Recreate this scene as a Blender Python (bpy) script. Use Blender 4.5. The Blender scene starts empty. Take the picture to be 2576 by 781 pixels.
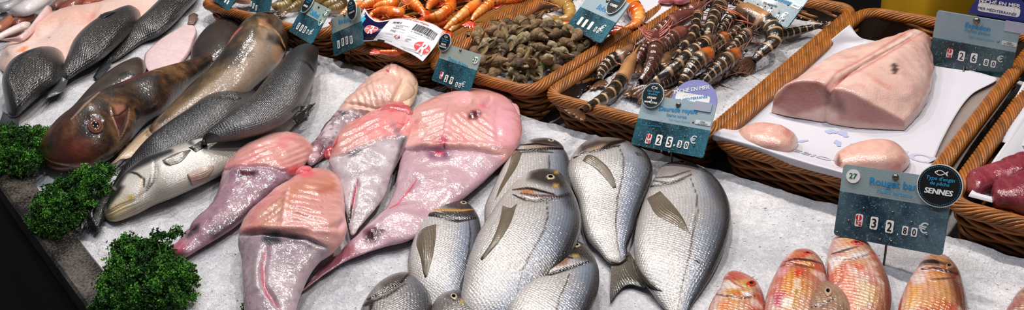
import bpy, bmesh, math, random
import numpy as np
from mathutils import Vector, Matrix
from mathutils.bvhtree import BVHTree

DEBUG = False
random.seed(7); rng = np.random.default_rng(7)
SC = bpy.context.scene
COL = SC.collection

# ------------------------------------------------------------------ camera
IMW, IMH = 2576., 781.
PX, PY = 1288., 390.5
V1 = np.array([3700., -1300.]); V2 = np.array([-1708., -585.])
_pp = np.array([PX, PY])
F = math.sqrt(-np.dot(V1-_pp, V2-_pp))
_yc = np.array([V1[0]-PX, -(V1[1]-PY), -F]); _yc /= np.linalg.norm(_yc)
_xc = -np.array([V2[0]-PX, -(V2[1]-PY), -F]); _xc /= np.linalg.norm(_xc)
_zc = np.cross(_xc, _yc)
R = np.array([_xc, _yc, _zc])
EYE = np.array([0., 0., .7])

def rays(px):
    px = np.asarray(px, float)
    d = np.stack([px[..., 0]-PX, -(px[..., 1]-PY), np.full(px.shape[:-1], -F)], -1)
    d = d @ R.T
    return d/np.linalg.norm(d, axis=-1, keepdims=True)
def W(x, y, z=0.):
    """pixel -> point on the level plane at height z"""
    px = np.stack(np.broadcast_arrays(np.asarray(x, float), np.asarray(y, float)), -1)
    d = rays(px)
    t = (np.asarray(z)-EYE[2])/d[..., 2]
    return EYE + t[..., None]*d
def P(p):
    q = (np.asarray(p)-EYE) @ R
    return np.stack([PX+F*q[..., 0]/-q[..., 2], PY-F*q[..., 1]/-q[..., 2]], -1)
def Wy(x, y, Y):
    """pixel -> point on the vertical plane y = Y"""
    d = rays(np.array([x, y], float)); t = (Y-EYE[1])/d[1]
    return EYE+t*d

cam = bpy.data.cameras.new('camera'); camo = bpy.data.objects.new('camera', cam); COL.objects.link(camo)
cam.sensor_width = 36.; cam.lens = F/IMW*36.; cam.clip_start = .02
M4 = Matrix.Identity(4)
for i in range(3):
    for j in range(3): M4[i][j] = R[i, j]
M4.translation = Vector(EYE)
camo.matrix_world = M4
SC.camera = camo

# ------------------------------------------------------------------ colour, noise
def lin(c):
    c = np.asarray(c, float)
    return np.where(c <= .04045, c/12.92, ((c+.055)/1.055)**2.4)
def C(h):
    h = h.lstrip('#'); return lin([int(h[i:i+2], 16)/255 for i in (0, 2, 4)])
def C4(h): return (*C(h), 1.)
def _hash(i, j, k):
    n = (i.astype(np.int64)*374761393 + j.astype(np.int64)*668265263 + k.astype(np.int64)*2147483647) & 0xffffffff
    n = ((n ^ (n >> 13))*1274126177) & 0xffffffff
    n = ((n ^ (n >> 15))*2246822519) & 0xffffffff
    return ((n ^ (n >> 16)) & 0xffff)/32767.5-1
def vnoise(p):
    p = np.asarray(p, float); i = np.floor(p); f = p-i; u = f*f*(3-2*f); i = i.astype(np.int64)
    r = 0
    for a in (0, 1):
        for b in (0, 1):
            for c in (0, 1):
                w = (u[..., 0] if a else 1-u[..., 0])*(u[..., 1] if b else 1-u[..., 1])*(u[..., 2] if c else 1-u[..., 2])
                r = r+w*_hash(i[..., 0]+a, i[..., 1]+b, i[..., 2]+c)
    return r
def fbm(p, o=4, g=.5):
    p = np.asarray(p, float); r = 0; a = 1.; t = 0
    for k in range(o):
        r = r+a*vnoise(p+k*17.3); t += a; a *= g; p = p*2.03
    return r/t
def sm(a, b, x):
    t = np.clip((np.asarray(x, float)-a)/(b-a), 0, 1); return t*t*(3-2*t)
def mix(c1, c2, f):
    f = np.clip(np.asarray(f, float), 0, 1)[..., None]
    return (np.sqrt(np.maximum(c1, 0))*(1-f)+np.sqrt(np.maximum(c2, 0))*f)**2
def ramp(x, stops):
    """stops [(x, hex)]"""
    xs = [s[0] for s in stops]; cs = np.array([C(s[1]) for s in stops])
    return np.stack([np.interp(x, xs, cs[:, k]) for k in range(3)], -1)
def dseg(q, pl):
    """distance of the points q (...,2) to the polyline pl, and the fraction along it"""
    pl = np.asarray(pl, float); best = np.full(q.shape[:-1], 1e9); tt = np.zeros(q.shape[:-1])
    L = np.r_[0, np.cumsum(np.linalg.norm(np.diff(pl, axis=0), axis=1))]
    for k in range(len(pl)-1):
        a, b = pl[k], pl[k+1]; ab = b-a; l2 = max(np.dot(ab, ab), 1e-9)
        t = np.clip(((q-a)@ab)/l2, 0, 1); d = np.linalg.norm(q-a-t[..., None]*ab, axis=-1)
        m = d < best; best = np.where(m, d, best); tt = np.where(m, (L[k]+t*math.sqrt(l2))/max(L[-1], 1e-9), tt)
    return best, tt
def inpoly(q, poly):
    poly = np.asarray(poly, float); x, y = q[..., 0], q[..., 1]; r = np.zeros(x.shape, bool)
    n = len(poly)
    for i in range(n):
        x1, y1 = poly[i]; x2, y2 = poly[(i+1) % n]
        c = ((y1 > y) != (y2 > y)) & (x < (x2-x1)*(y-y1)/(y2-y1+1e-12)+x1)
        r ^= c
    return r
def softpoly(q, poly, w=4.):
    """1 inside the pixel polygon, falling to 0 within w pixels outside"""
    d, _ = dseg(q, list(poly)+[poly[0]]); ins = inpoly(q, poly)
    return np.where(ins, .5+.5*np.clip(d/w, 0, 1), .5-.5*np.clip(d/w, 0, 1))

# ------------------------------------------------------------------ objects
def mesh_obj(name, verts, faces, mat, parent=None, col=None, uv=None, smooth=True):
    me = bpy.data.meshes.new(name)
    verts = np.asarray(verts, float).reshape(-1, 3)
    faces_l = [tuple(int(i) for i in f) for f in faces] if not isinstance(faces, np.ndarray) else None
    if faces_l is None:
        nf, k = faces.shape
        me.vertices.add(len(verts)); me.vertices.foreach_set('co', verts.ravel())
        me.loops.add(nf*k); me.loops.foreach_set('vertex_index', faces.ravel().astype(np.int32))
        me.polygons.add(nf); me.polygons.foreach_set('loop_start', np.arange(0, nf*k, k, dtype=np.int32))
        me.update(calc_edges=True); me.validate()
    else:
        me.from_pydata([tuple(v) for v in verts], [], faces_l); me.update()
    if smooth: me.polygons.foreach_set('use_smooth', np.ones(len(me.polygons), bool))
    if col is not None:
        col = np.asarray(col, float).reshape(-1, 3)
        a = me.color_attributes.new('col', 'FLOAT_COLOR', 'POINT')
        a.data.foreach_set('color', np.c_[col, np.ones(len(col))].astype(np.float32).ravel())
    if uv is not None:
        uv = np.asarray(uv, float).reshape(-1, 2)
        l = me.uv_layers.new(name='uv'); li = np.empty(len(me.loops), np.int32); me.loops.foreach_get('vertex_index', li)
        l.data.foreach_set('uv', uv[li].astype(np.float32).ravel())
    if mat is not None:
        for m_ in (mat if isinstance(mat, (list, tuple)) else [mat]): me.materials.append(m_)
    o = bpy.data.objects.new(name, me); COL.objects.link(o)
    if parent is not None:
        o.parent = parent
        o.matrix_parent_inverse = Matrix.Translation(-Vector(parent['_loc'])) if '_loc' in parent else Matrix.Identity(4)
    return o
def thing(name, label, cat, loc=(0, 0, 0), group=None):
    o = bpy.data.objects.new(name, None); COL.objects.link(o); o.location = Vector([float(v) for v in loc]); o.empty_display_size = .02
    o['_loc'] = [float(v) for v in loc]
    return tag(o, label, cat, group)
def tag(o, label, cat, group=None, kind=None):
    o['label'] = label; o['category'] = cat
    if group: o['group'] = group
    if kind: o['kind'] = kind
    return o
def struct(o):
    o['kind'] = 'structure'; return o
class MB:
    """collects pieces of one mesh"""
    def __init__(s): s.v = []; s.f = []; s.c = []; s.u = []; s.n = 0
    def add(s, v, f, c=None, u=None):
        v = np.asarray(v, float).reshape(-1, 3)
        s.v.append(v); s.f.append(np.asarray(f, int)+s.n); s.n += len(v)
        s.c.append(np.broadcast_to(np.asarray(c if c is not None else (1, 1, 1), float), (len(v), 3)))
        s.u.append(np.zeros((len(v), 2)) if u is None else np.asarray(u, float).reshape(-1, 2))
        return s
    def build(s, name, mat, parent=None, smooth=True):
        k = {f.shape[1] for f in s.f}
        fs = np.concatenate(s.f) if len(k) == 1 else [tuple(r) for f in s.f for r in f]
        return mesh_obj(name, np.concatenate(s.v), fs, mat, parent, np.concatenate(s.c), np.concatenate(s.u), smooth)
def gridf(n, m, wrap=False):
    i = np.arange(n-1)[:, None]; j = np.arange(m if wrap else m-1)[None]
    j2 = (j+1) % m
    return np.stack([i*m+j, i*m+j2, (i+1)*m+j2, (i+1)*m+j], -1).reshape(-1, 4)
def catmull(pts, n, closed=False):
    pts = np.asarray(pts, float)
    if len(pts) == 2: return pts[0]+(pts[1]-pts[0])*np.linspace(0, 1, n)[:, None]
    return cr_eval(pts, np.linspace(0, len(pts)-(0 if closed else 1), n), closed)
def cr_eval(pts, t, closed=False):
    """Catmull-Rom through pts with non-uniform (chord) tangents, t in knots"""
    pts = np.asarray(pts, float); n = len(pts)
    if closed:
        ext = np.concatenate([pts[-1:], pts, pts[:2]])
    else:
        ext = np.concatenate([2*pts[:1]-pts[1:2], pts, 2*pts[-1:]-pts[-2:-1]])
    t = np.asarray(t, float); i = np.clip(np.floor(t).astype(int), 0, (n if closed else n-1)-1); u = (t-i)[:, None]
    p0, p1, p2, p3 = ext[i], ext[i+1], ext[i+2], ext[i+3]
    d1 = np.maximum(np.linalg.norm(p1-p0, axis=1), 1e-9)[:, None]; d2 = np.maximum(np.linalg.norm(p2-p1, axis=1), 1e-9)[:, None]; d3 = np.maximum(np.linalg.norm(p3-p2, axis=1), 1e-9)[:, None]
    d1, d2, d3 = d1**.5, d2**.5, d3**.5
    m1 = ((p1-p0)/d1-(p2-p0)/(d1+d2)+(p2-p1)/d2)*d2
    m2 = ((p2-p1)/d2-(p3-p1)/(d2+d3)+(p3-p2)/d3)*d2
    u2 = u*u; u3 = u2*u
    return (2*u3-3*u2+1)*p1+(u3-2*u2+u)*m1+(-2*u3+3*u2)*p2+(u3-u2)*m2
def tube(path, r, seg=8, cap=True, twist=0.):
    """tube along a 3D path; r number or per point. Returns verts, faces(quads), along-fraction"""
    p = np.asarray(path, float); n = len(p); r = np.broadcast_to(np.asarray(r, float), (n,))
    t = np.gradient(p, axis=0); t /= np.linalg.norm(t, axis=1, keepdims=True)+1e-12
    up = np.array([0, 0, 1.]); 
    if abs(t[0] @ up) > .9: up = np.array([1., 0, 0])
    a = np.cross(t[0], up); a /= np.linalg.norm(a)
    A = np.empty_like(p)
    for i in range(n):
        a = a-(a @ t[i])*t[i]; a /= np.linalg.norm(a)+1e-12; A[i] = a
    B = np.cross(t, A)
    th = np.linspace(0, 2*np.pi, seg, endpoint=False)
    v = p[:, None]+r[:, None, None]*(np.cos(th)[None, :, None]*A[:, None]+np.sin(th)[None, :, None]*B[:, None])
    v = v.reshape(-1, 3); f = gridf(n, seg, True)
    if cap:
        v = np.concatenate([v, p[:1]-t[:1]*r[0]*.4, p[-1:]+t[-1:]*r[-1]*.4])
        j = np.arange(seg); j2 = (j+1) % seg; o = (n-1)*seg
        f = np.concatenate([f, np.stack([j2, j, np.full(seg, n*seg), np.full(seg, n*seg)], -1), np.stack([o+j, o+j2, np.full(seg, n*seg+1), np.full(seg, n*seg+1)], -1)])
        f = f  # degenerate quads become triangles through validate()
    return v, f
def tri_fix(f):
    return [tuple(dict.fromkeys(int(i) for i in r)) for r in f]

# ------------------------------------------------------------------ materials
def new_mat(name):
    m = bpy.data.materials.new(name); m.use_nodes = True
    nt = m.node_tree; b = nt.nodes['Principled BSDF']
    return m, nt, b
def N(nt, t, **k):
    n = nt.nodes.new(t)
    for a, v in k.items():
        if a in n.inputs.keys(): n.inputs[a].default_value = v
        else: setattr(n, a, v)
    return n
def L(nt, a, b): nt.links.new(a, b)
def mth(nt, op, a, b=None, c=None):
    n = nt.nodes.new('ShaderNodeMath'); n.operation = op
    for i, v in enumerate((a, b, c)):
        if v is None: continue
        if hasattr(v, 'is_linked'): L(nt, v, n.inputs[i])
        else: n.inputs[i].default_value = v
    return n.outputs[0]
def skin(name, rough=.3, coat=.6, coat_rough=.12, spec=.5, scale=0., scale_dark=.35, scale_bump=.4, scale_w=1., noise=400., noise_bump=.25, nvar=.12, sss=0., sss_r=(.6, .25, .2), metal=0., aniso=(1., 1.), bdist=.0006, trans=0., glint=420., glint_h=.5):
    """wet skin: vertex colour x scales (cells over the body's own u,v in metres) x mottling"""
    m, nt, b = new_mat(name)
    at = N(nt, 'ShaderNodeAttribute', attribute_name='col')
    co = N(nt, 'ShaderNodeTexCoord')
    nz = N(nt, 'ShaderNodeTexNoise', Scale=noise, Detail=3., Roughness=.55); L(nt, co.outputs['Object'], nz.inputs['Vector'])
    v = mth(nt, 'MULTIPLY_ADD', nz.outputs[0], nvar*2, 1-nvar)
    h = mth(nt, 'MULTIPLY', nz.outputs[0], noise_bump)
    n2 = N(nt, 'ShaderNodeTexNoise', Scale=glint, Detail=1.); L(nt, co.outputs['Object'], n2.inputs['Vector'])
    h = mth(nt, 'MULTIPLY_ADD', mth(nt, 'POWER', n2.outputs[0], 2.), glint_h, h)
    if scale:
        uvn = N(nt, 'ShaderNodeUVMap', uv_map='uv')
        mp = N(nt, 'ShaderNodeMapping'); mp.inputs['Scale'].default_value = (scale*aniso[0], scale*aniso[1], 1); L(nt, uvn.outputs[0], mp.inputs[0])
        sx = N(nt, 'ShaderNodeSeparateXYZ'); L(nt, mp.outputs[0], sx.inputs[0]); cx = N(nt, 'ShaderNodeCombineXYZ'); L(nt, mth(nt, 'MULTIPLY_ADD', sx.outputs[1], .5, sx.outputs[0]), cx.inputs[0]); L(nt, mth(nt, 'MULTIPLY', sx.outputs[1], .87), cx.inputs[1])   # staggered rows
        vo = N(nt, 'ShaderNodeTexVoronoi', Scale=1., Randomness=.2); vo.voronoi_dimensions = '2D'; L(nt, cx.outputs[0], vo.inputs['Vector'])
        d = vo.outputs['Distance']
        k = mth(nt, 'SUBTRACT', 1., mth(nt, 'MULTIPLY', mth(nt, 'POWER', mth(nt, 'MINIMUM', mth(nt, 'MULTIPLY', d, 1.5), 1.), 2.5), scale_dark))
        v = mth(nt, 'MULTIPLY', v, k)
        # a faint random brightness per scale
        hs = N(nt, 'ShaderNodeSeparateColor'); L(nt, vo.outputs['Color'], hs.inputs[0])
        v = mth(nt, 'MULTIPLY', v, mth(nt, 'MULTIPLY_ADD', hs.outputs[0], .25*scale_dark, 1-.12*scale_dark))
        h = mth(nt, 'SUBTRACT', h, mth(nt, 'MULTIPLY', d, scale_bump))
    vm = N(nt, 'ShaderNodeVectorMath', operation='SCALE'); L(nt, at.outputs['Color'], vm.inputs[0]); L(nt, v, vm.inputs['Scale'])
    L(nt, vm.outputs[0], b.inputs['Base Color'])
    bp = N(nt, 'ShaderNodeBump', Strength=1., Distance=bdist); L(nt, h, bp.inputs['Height']); L(nt, bp.outputs[0], b.inputs['Normal'])
    L(nt, bp.outputs[0], b.inputs['Coat Normal'])
    b.inputs['Roughness'].default_value = rough; b.inputs['Coat Weight'].default_value = coat; b.inputs['Coat Roughness'].default_value = coat_rough; b.inputs['Coat IOR'].default_value = 1.65
    b.inputs['Specular IOR Level'].default_value = spec; b.inputs['Metallic'].default_value = metal
    if sss:
        b.inputs['Subsurface Weight'].default_value = sss; b.inputs['Subsurface Radius'].default_value = sss_r; b.inputs['Subsurface Scale'].default_value = .006
    if trans: b.inputs['Transmission Weight'].default_value = trans
    return m
def plain(name, hexc, rough=.5, metal=0., coat=0., noise=0., nvar=.1, bump=0., spec=.5):
    m, nt, b = new_mat(name)
    b.inputs['Roughness'].default_value = rough; b.inputs['Metallic'].default_value = metal; b.inputs['Coat Weight'].default_value = coat; b.inputs['Specular IOR Level'].default_value = spec
    if noise:
        co = N(nt, 'ShaderNodeTexCoord'); nz = N(nt, 'ShaderNodeTexNoise', Scale=noise, Detail=4.); L(nt, co.outputs['Object'], nz.inputs['Vector'])
        vm = N(nt, 'ShaderNodeVectorMath', operation='SCALE'); vm.inputs[0].default_value = tuple(C(hexc)); L(nt, mth(nt, 'MULTIPLY_ADD', nz.outputs[0], nvar*2, 1-nvar), vm.inputs['Scale'])
        L(nt, vm.outputs[0], b.inputs['Base Color'])
        if bump:
            bp = N(nt, 'ShaderNodeBump', Strength=1., Distance=bump); L(nt, nz.outputs[0], bp.inputs['Height']); L(nt, bp.outputs[0], b.inputs['Normal'])
    else: b.inputs['Base Color'].default_value = C4(hexc)
    return m

# ------------------------------------------------------------------ lofted bodies
def loft(tipA, pairs, tipB, k=.5, z0=0., n=110, m=56, pw=1., disp=None, col=None, flat=.75, tilt=0.):
    """A body lying on the level z0. pairs: (lx,ly,rx,ry[,k[,z0]]) gives the two sides of its outline as seen, from end A to end B.
    Each station becomes a full ellipse-like ring, widened or narrowed until its outline is the given one."""
    q = len(pairs); P0 = np.array([[p[0], p[1]] for p in pairs], float); P1 = np.array([[p[2], p[3]] for p in pairs], float)
    kk = np.array([p[4] if len(p) > 4 and p[4] is not None else k for p in pairs], float); zz = np.array([p[5] if len(p) > 5 else z0 for p in pairs], float)
    loop = np.concatenate([[tipA], P0, [tipB], P1[::-1]]); nl = len(loop)
    s = np.linspace(0, 1, n); t = s*(q+1)
    # denser near both ends, where the outline turns
    e0 = 1.; t = np.where(t < e0, e0*(t/e0)**1.9, t); t2 = (q+1)-t; t = np.where(t2 < e0, (q+1)-e0*(t2/e0)**1.9, t)
    Lp = cr_eval(loop, t, True); Rp = cr_eval(loop, np.where(t <= 0, 0, nl-t) % nl, True)
    Rp[0] = loop[0]; Rp[-1] = loop[q+1]; Lp[0] = loop[0]; Lp[-1] = loop[q+1]
    tk = np.clip(t-1, 0, q-1); K = np.interp(tk, np.arange(q), kk); Z = np.interp(tk, np.arange(q), zz)
    wpx = np.linalg.norm(Rp-Lp, axis=1); e = (Rp-Lp)/np.maximum(wpx, 1e-6)[:, None]
    mid = (Lp+Rp)/2
    th = np.linspace(0, 2*np.pi, m, endpoint=False)
    cx = np.sign(np.cos(th))*np.abs(np.cos(th))**pw; cz = np.sign(np.sin(th))*np.abs(np.sin(th))**pw
    cz = np.where(cz < 0, cz*flat, cz)
    a = np.linalg.norm(W(Lp[:, 0], Lp[:, 1], Z)-W(Rp[:, 0], Rp[:, 1], Z), axis=1)/2
    u = W(Rp[:, 0], Rp[:, 1], Z)-W(Lp[:, 0], Lp[:, 1], Z); u[:, 2] = 0
    nrm = np.linalg.norm(u, axis=1); ok = nrm > 1e-5
    u = np.where(ok[:, None], u/np.maximum(nrm, 1e-9)[:, None], 0)
    u[0] = u[1]; u[-1] = u[-2]
    off = np.zeros((n, 2)); tl = np.broadcast_to(np.asarray(tilt, float), (n,))
    for it in range(9):
        b = K*a; zc = Z+b*flat
        c = W(mid[:, 0]+off[:, 0], mid[:, 1]+off[:, 1], zc)
        ring = c[:, None]+a[:, None, None]*cx[None, :, None]*u[:, None]+(b[:, None]*cz[None])[..., None]*np.array([0, 0, 1.])
        ring[..., 2] += a[:, None]*cx[None]*tl[:, None]
        pr = ((P(ring)-Lp[:, None])*e[:, None]).sum(-1)
        mn, mx = pr.min(1), pr.max(1)
        r = np.where(mx-mn > 1e-6, wpx/np.maximum(mx-mn, 1e-6), 1.)
        a = a*np.clip(r, .5, 1.6); off = off+((wpx/2-(mn+mx)/2)[:, None]*e)
    ring[0] = ring[0].mean(0); ring[-1] = ring[-1].mean(0)
    cl = np.r_[0, np.cumsum(np.linalg.norm(np.diff(c, axis=0), axis=1))]
    sfr = np.broadcast_to((t/(q+1))[:, None], (n, m)); v = np.broadcast_to(cx[None], (n, m)); up = np.broadcast_to(cz[None], (n, m))
    per = np.cumsum(np.linalg.norm(np.diff(np.c_[cx, cz*K.mean()], axis=0, append=[[cx[0], 0]]), axis=1)); per = np.r_[0, per[:-1]]
    uv = np.stack([np.broadcast_to(cl[:, None], (n, m)), per[None]*np.maximum(a, a.max()*.45)[:, None]], -1)
    X = ring
    if disp is not None:
        g0 = np.gradient(X, axis=0); g1 = np.gradient(X, axis=1); g1[:, 0] = X[:, 1]-X[:, -1]; g1[:, -1] = X[:, 0]-X[:, -2]
        nn = np.cross(g1, g0); ln = np.linalg.norm(nn, axis=-1, keepdims=True); nn = np.where(ln > 1e-12, nn/np.maximum(ln, 1e-12), 0)
        sgn = np.sign((nn*(X-c[:, None])).sum(-1).sum()); nn = nn*sgn
        d = disp(sfr, v, up, P(X), X)*sm(-.3, .15, up)
        d[0] = d[0].mean(); d[-1] = d[-1].mean()
        X = X+nn*d[..., None]
    cc = np.ones((n, m, 3))*.5 if col is None else col(sfr, v, up, P(X), X)
    f = gridf(n, m, True)
    # orient outwards
    return dict(v=X, f=f[:, ::-1], c=cc, uv=uv, cen=c, a=a, b=K*a, u=u, cl=cl, t=t/(q+1))
class Body:
    def __init__(s, name, mat, parent, tipA, pairs, tipB, **k):
        r = loft(tipA, pairs, tipB, **k); s.r = r
        s.o = mesh_obj(name, r['v'], r['f'], mat, parent, r['c'], r['uv'])
        s.bvh = BVHTree.FromPolygons([tuple(x) for x in r['v'].reshape(-1, 3)], [tuple(int(i) for i in f) for f in r['f']])
    def hit(s, px, py, z=0.): return hit(s.bvh, px, py, z)
def hit(bvh, px, py, z=0.):
    d = rays(np.array([px, py], float)); h = bvh.ray_cast(Vector(EYE), Vector(d)) if bvh else (None,)*4
    if h[0] is None: return W(px, py, z), np.array([0, 0, 1.]), False
    n = np.array(h[1]); n = n if n @ d < 0 else -n
    return np.array(h[0]), n, True
def multi_bvh(bodies):
    vs, fs, o = [], [], 0
    for b in bodies:
        v = b.r['v'].reshape(-1, 3); vs += [tuple(x) for x in v]; fs += [tuple(int(i)+o for i in f) for f in b.r['f']]; o += len(v)
    return BVHTree.FromPolygons(vs, fs)
def drape(name, mat, parent, bvh, rows, lift=.0012, thick=.0012, z=.004, nu=14, nv=24, col=None, lift_end=None, rays_n=14, rbump=.0007):
    """a thin fleshy sheet (fin, flap) lying on a body: rows = pixel polylines from its root to its free edge; fin rays run from root to edge"""
    rows = [catmull(r, nv) for r in rows]
    g = np.stack([cr_eval(np.stack([r[j] for r in rows]), np.linspace(0, len(rows)-1, nu)) for j in range(nv)], 1) if len(rows) > 2 else rows[0][None]+(rows[1]-rows[0])[None]*np.linspace(0, 1, nu)[:, None, None]
    T = np.zeros((nu, nv, 3)); Bt = np.zeros((nu, nv, 3)); last = None
    le = lift if lift_end is None else lift_end
    depth = np.full((nu, nv), np.nan); NN = np.zeros((nu, nv, 3)); D = rays(g)
    for i in range(nu):
        for j in range(nv):
            p, nrm, okk = hit(bvh, *g[i, j], z)
            depth[i, j] = np.linalg.norm(p-EYE); NN[i, j] = nrm
    for _ in range(2):   # soften depth jumps where the sheet leaves the body
        dp = np.pad(depth, 1, mode='edge'); depth = np.minimum(depth, (dp[:-2, 1:-1]+dp[2:, 1:-1]+dp[1:-1, :-2]+dp[1:-1, 2:]+4*depth)/8+.0005)
    uu = np.linspace(0, 1, nu)[:, None]*np.ones((1, nv)); vv = np.linspace(0, 1, nv)[None]*np.ones((nu, 1))
    S = EYE+D*depth[..., None]
    hgt = lift+(le-lift)*uu+rbump*np.sin(vv*rays_n*2*np.pi)*sm(0, .15, uu)
    edge = np.minimum(np.minimum(vv, 1-vv)*3, 1)*np.minimum((1-uu)*4, 1)*1.
    hgt = hgt*(.25+.75*edge)
    T = S+NN*(hgt+thick*.5*edge)[..., None]; Bt = S+NN*(hgt-thick*.5-.0002)[..., None]
    v = np.concatenate([T.reshape(-1, 3), Bt.reshape(-1, 3)]); f = gridf(nu, nv); o = nu*nv
    fs = [f, f[:, ::-1]+o]
    idx = np.arange(nu*nv).reshape(nu, nv); bd = np.r_[idx[0], idx[1:, -1], idx[-1, -2::-1], idx[-2:0:-1, 0]]; b2 = np.roll(bd, -1)
    fs.append(np.stack([bd, bd+o, b2+o, b2], -1))
    cc = col(uu, vv) if callable(col) else np.broadcast_to(np.asarray(col, float), (nu, nv, 3))
    uvv = np.stack([uu, vv], -1)
    return mesh_obj(name, v, np.concatenate(fs), mat, parent, np.concatenate([cc.reshape(-1, 3)]*2), np.concatenate([uvv.reshape(-1, 2)]*2))
def dome(name, mat, parent, bvh, px, py, rx, ry, ang, rings, h=.4, sink=.1, z=.02, thru=None):
    """an eye or a spot: a low dome standing on the body where the pixel hits it; rings = [(radius fraction, colour)]"""
    p, nrm, okk = hit(bvh, px, py, z); d = np.linalg.norm(p-EYE)
    s = d/F; nr, ns = 14, 28; rr = np.linspace(0, 1, nr); th = np.linspace(0, 2*np.pi, ns, endpoint=False)
    # the rim of the dome, laid on the skin's tangent plane so that it is seen with the given radii
    ca, sa = math.cos(ang), math.sin(ang); qx = px+rx*np.cos(th)*ca-ry*np.sin(th)*sa; qy = py+rx*np.cos(th)*sa+ry*np.sin(th)*ca
    vd = (p-EYE)/d; nt_ = nrm if -(nrm @ vd) > .45 else nrm-vd*(.45+(nrm @ vd)); nt_ = nt_/np.linalg.norm(nt_)
    D_ = rays(np.stack([qx, qy], -1)); tt_ = ((p-EYE) @ nt_)/(D_ @ nt_); rim = EYE+D_*tt_[:, None]-p
    X = p+rr[:, None, None]*rim[None]+(np.sqrt(np.maximum(1-rr**2, 0))*h*min(rx, ry)*s-sink*min(rx, ry)*s)[:, None, None]*nt_
    xs = [q[0] for q in rings]; cs = np.array([C(q[1]) for q in rings])
    cc = np.stack([np.interp(rr, xs, cs[:, k]) for k in range(3)], -1)[:, None]*np.ones((1, ns, 1))
    f = gridf(nr, ns, True)
    return mesh_obj(name, X.reshape(-1, 3), f, mat, parent, cc.reshape(-1, 3))
def cord(name, mat, parent, pts, r, seg=6, col=(1, 1, 1), n=40):
    p = catmull(np.asarray(pts, float), n); rr = np.interp(np.linspace(0, 1, n), np.linspace(0, 1, len(np.atleast_1d(r))), np.atleast_1d(r)) if np.ndim(r) else r
    v, f = tube(p, rr, seg)
    return mesh_obj(name, v, tri_fix(f), mat, parent, np.broadcast_to(np.asarray(col, float), (len(v), 3)))
# ------------------------------------------------------------------ light
w = bpy.data.worlds.new('world'); SC.world = w; w.use_nodes = True
bg = w.node_tree.nodes['Background']; bg.inputs[0].default_value = (.80, .85, 1., 1); bg.inputs[1].default_value = .10
def lamp(name, loc, energy, size, color, target=None):
    l = bpy.data.lights.new(name, 'AREA'); l.shape = 'DISK'; l.size = size; l.energy = energy; l.color = color
    o = bpy.data.objects.new(name, l); COL.objects.link(o); o.location = loc
    d = Vector(target)-Vector(loc) if target else Vector((0, 0, -1)); o.rotation_euler = d.to_track_quat('-Z', 'Y').to_euler()
    return o
WARM = (1., .93, .86); COOL = (.93, .96, 1.)
for i, x in enumerate((-2.35, -1.65, -.95, -.25)):   # a rail of spots over the stall, and a weaker one nearer the customers
    lamp('spot_lamp', (x, 1.38, 1.50), 11., .06, WARM, (x+.08, .95, 0))
    lamp('spot_lamp', (x+.3, .70, 1.62), 5.2, .06, COOL, (x+.3, .75, 0))
# ------------------------------------------------------------------ crushed ice bed
def ice_mat():
    m, nt, b = new_mat('crushed ice')
    co = N(nt, 'ShaderNodeTexCoord')
    v1 = N(nt, 'ShaderNodeTexVoronoi', Scale=140., Randomness=1.); v2 = N(nt, 'ShaderNodeTexVoronoi', Scale=330., Randomness=1.)
    nz = N(nt, 'ShaderNodeTexNoise', Scale=9., Detail=6., Roughness=.65)
    wv = N(nt, 'ShaderNodeTexNoise', Scale=60., Detail=3.)
    for x in (nz, wv): L(nt, co.outputs['Object'], x.inputs['Vector'])
    mx = N(nt, 'ShaderNodeMix', data_type='VECTOR'); mx.inputs[0].default_value = .06
    L(nt, co.outputs['Object'], mx.inputs[4]); L(nt, wv.outputs['Color'], mx.inputs[5])
    for x in (v1, v2): L(nt, mx.outputs[1], x.inputs['Vector'])
    h = mth(nt, 'ADD', mth(nt, 'MULTIPLY', v1.outputs['Distance'], 1.), mth(nt, 'MULTIPLY', v2.outputs['Distance'], .45))
    hs = N(nt, 'ShaderNodeSeparateColor'); L(nt, v1.outputs['Color'], hs.inputs[0])
    h2 = mth(nt, 'MULTIPLY_ADD', hs.outputs[1], .5, h)
    bp = N(nt, 'ShaderNodeBump', Strength=.8, Distance=.0015); L(nt, h2, bp.inputs['Height']); L(nt, bp.outputs[0], b.inputs['Normal'])
    cr = N(nt, 'ShaderNodeValToRGB'); cr.color_ramp.elements[0].position = .3; cr.color_ramp.elements[0].color = C4('#b6b7be'); cr.color_ramp.elements[1].position = .7; cr.color_ramp.elements[1].color = C4('#e0dddf')
    L(nt, nz.outputs[0], cr.inputs[0])
    vm = N(nt, 'ShaderNodeVectorMath', operation='SCALE'); L(nt, cr.outputs[0], vm.inputs[0]); L(nt, mth(nt, 'MULTIPLY_ADD', hs.outputs[0], .20, .86), vm.inputs['Scale'])
    L(nt, vm.outputs[0], b.inputs['Base Color'])
    b.inputs['Roughness'].default_value = .22; b.inputs['IOR'].default_value = 1.31; b.inputs['Subsurface Weight'].default_value = .35
    b.inputs['Subsurface Radius'].default_value = (.8, .9, 1.); b.inputs['Subsurface Scale'].default_value = .008
    return m
ICE = ice_mat()
def chip_mat():
    m, nt, b = new_mat('clear ice chips')
    b.inputs['Base Color'].default_value = (.80, .80, .82, 1); b.inputs['Roughness'].default_value = .16; b.inputs['IOR'].default_value = 1.31
    b.inputs['Transmission Weight'].default_value = .12
    return m
CHIP = chip_mat()
CURB_A, CURB_B = W(70, 455), W(265, 700)
_cd = (CURB_B-CURB_A); _cd /= np.linalg.norm(_cd); _cn = np.array([-_cd[1], _cd[0], 0])   # along the rim, and into the ice
if _cn @ (W(600, 500)-CURB_A) < 0: _cn = -_cn
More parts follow.
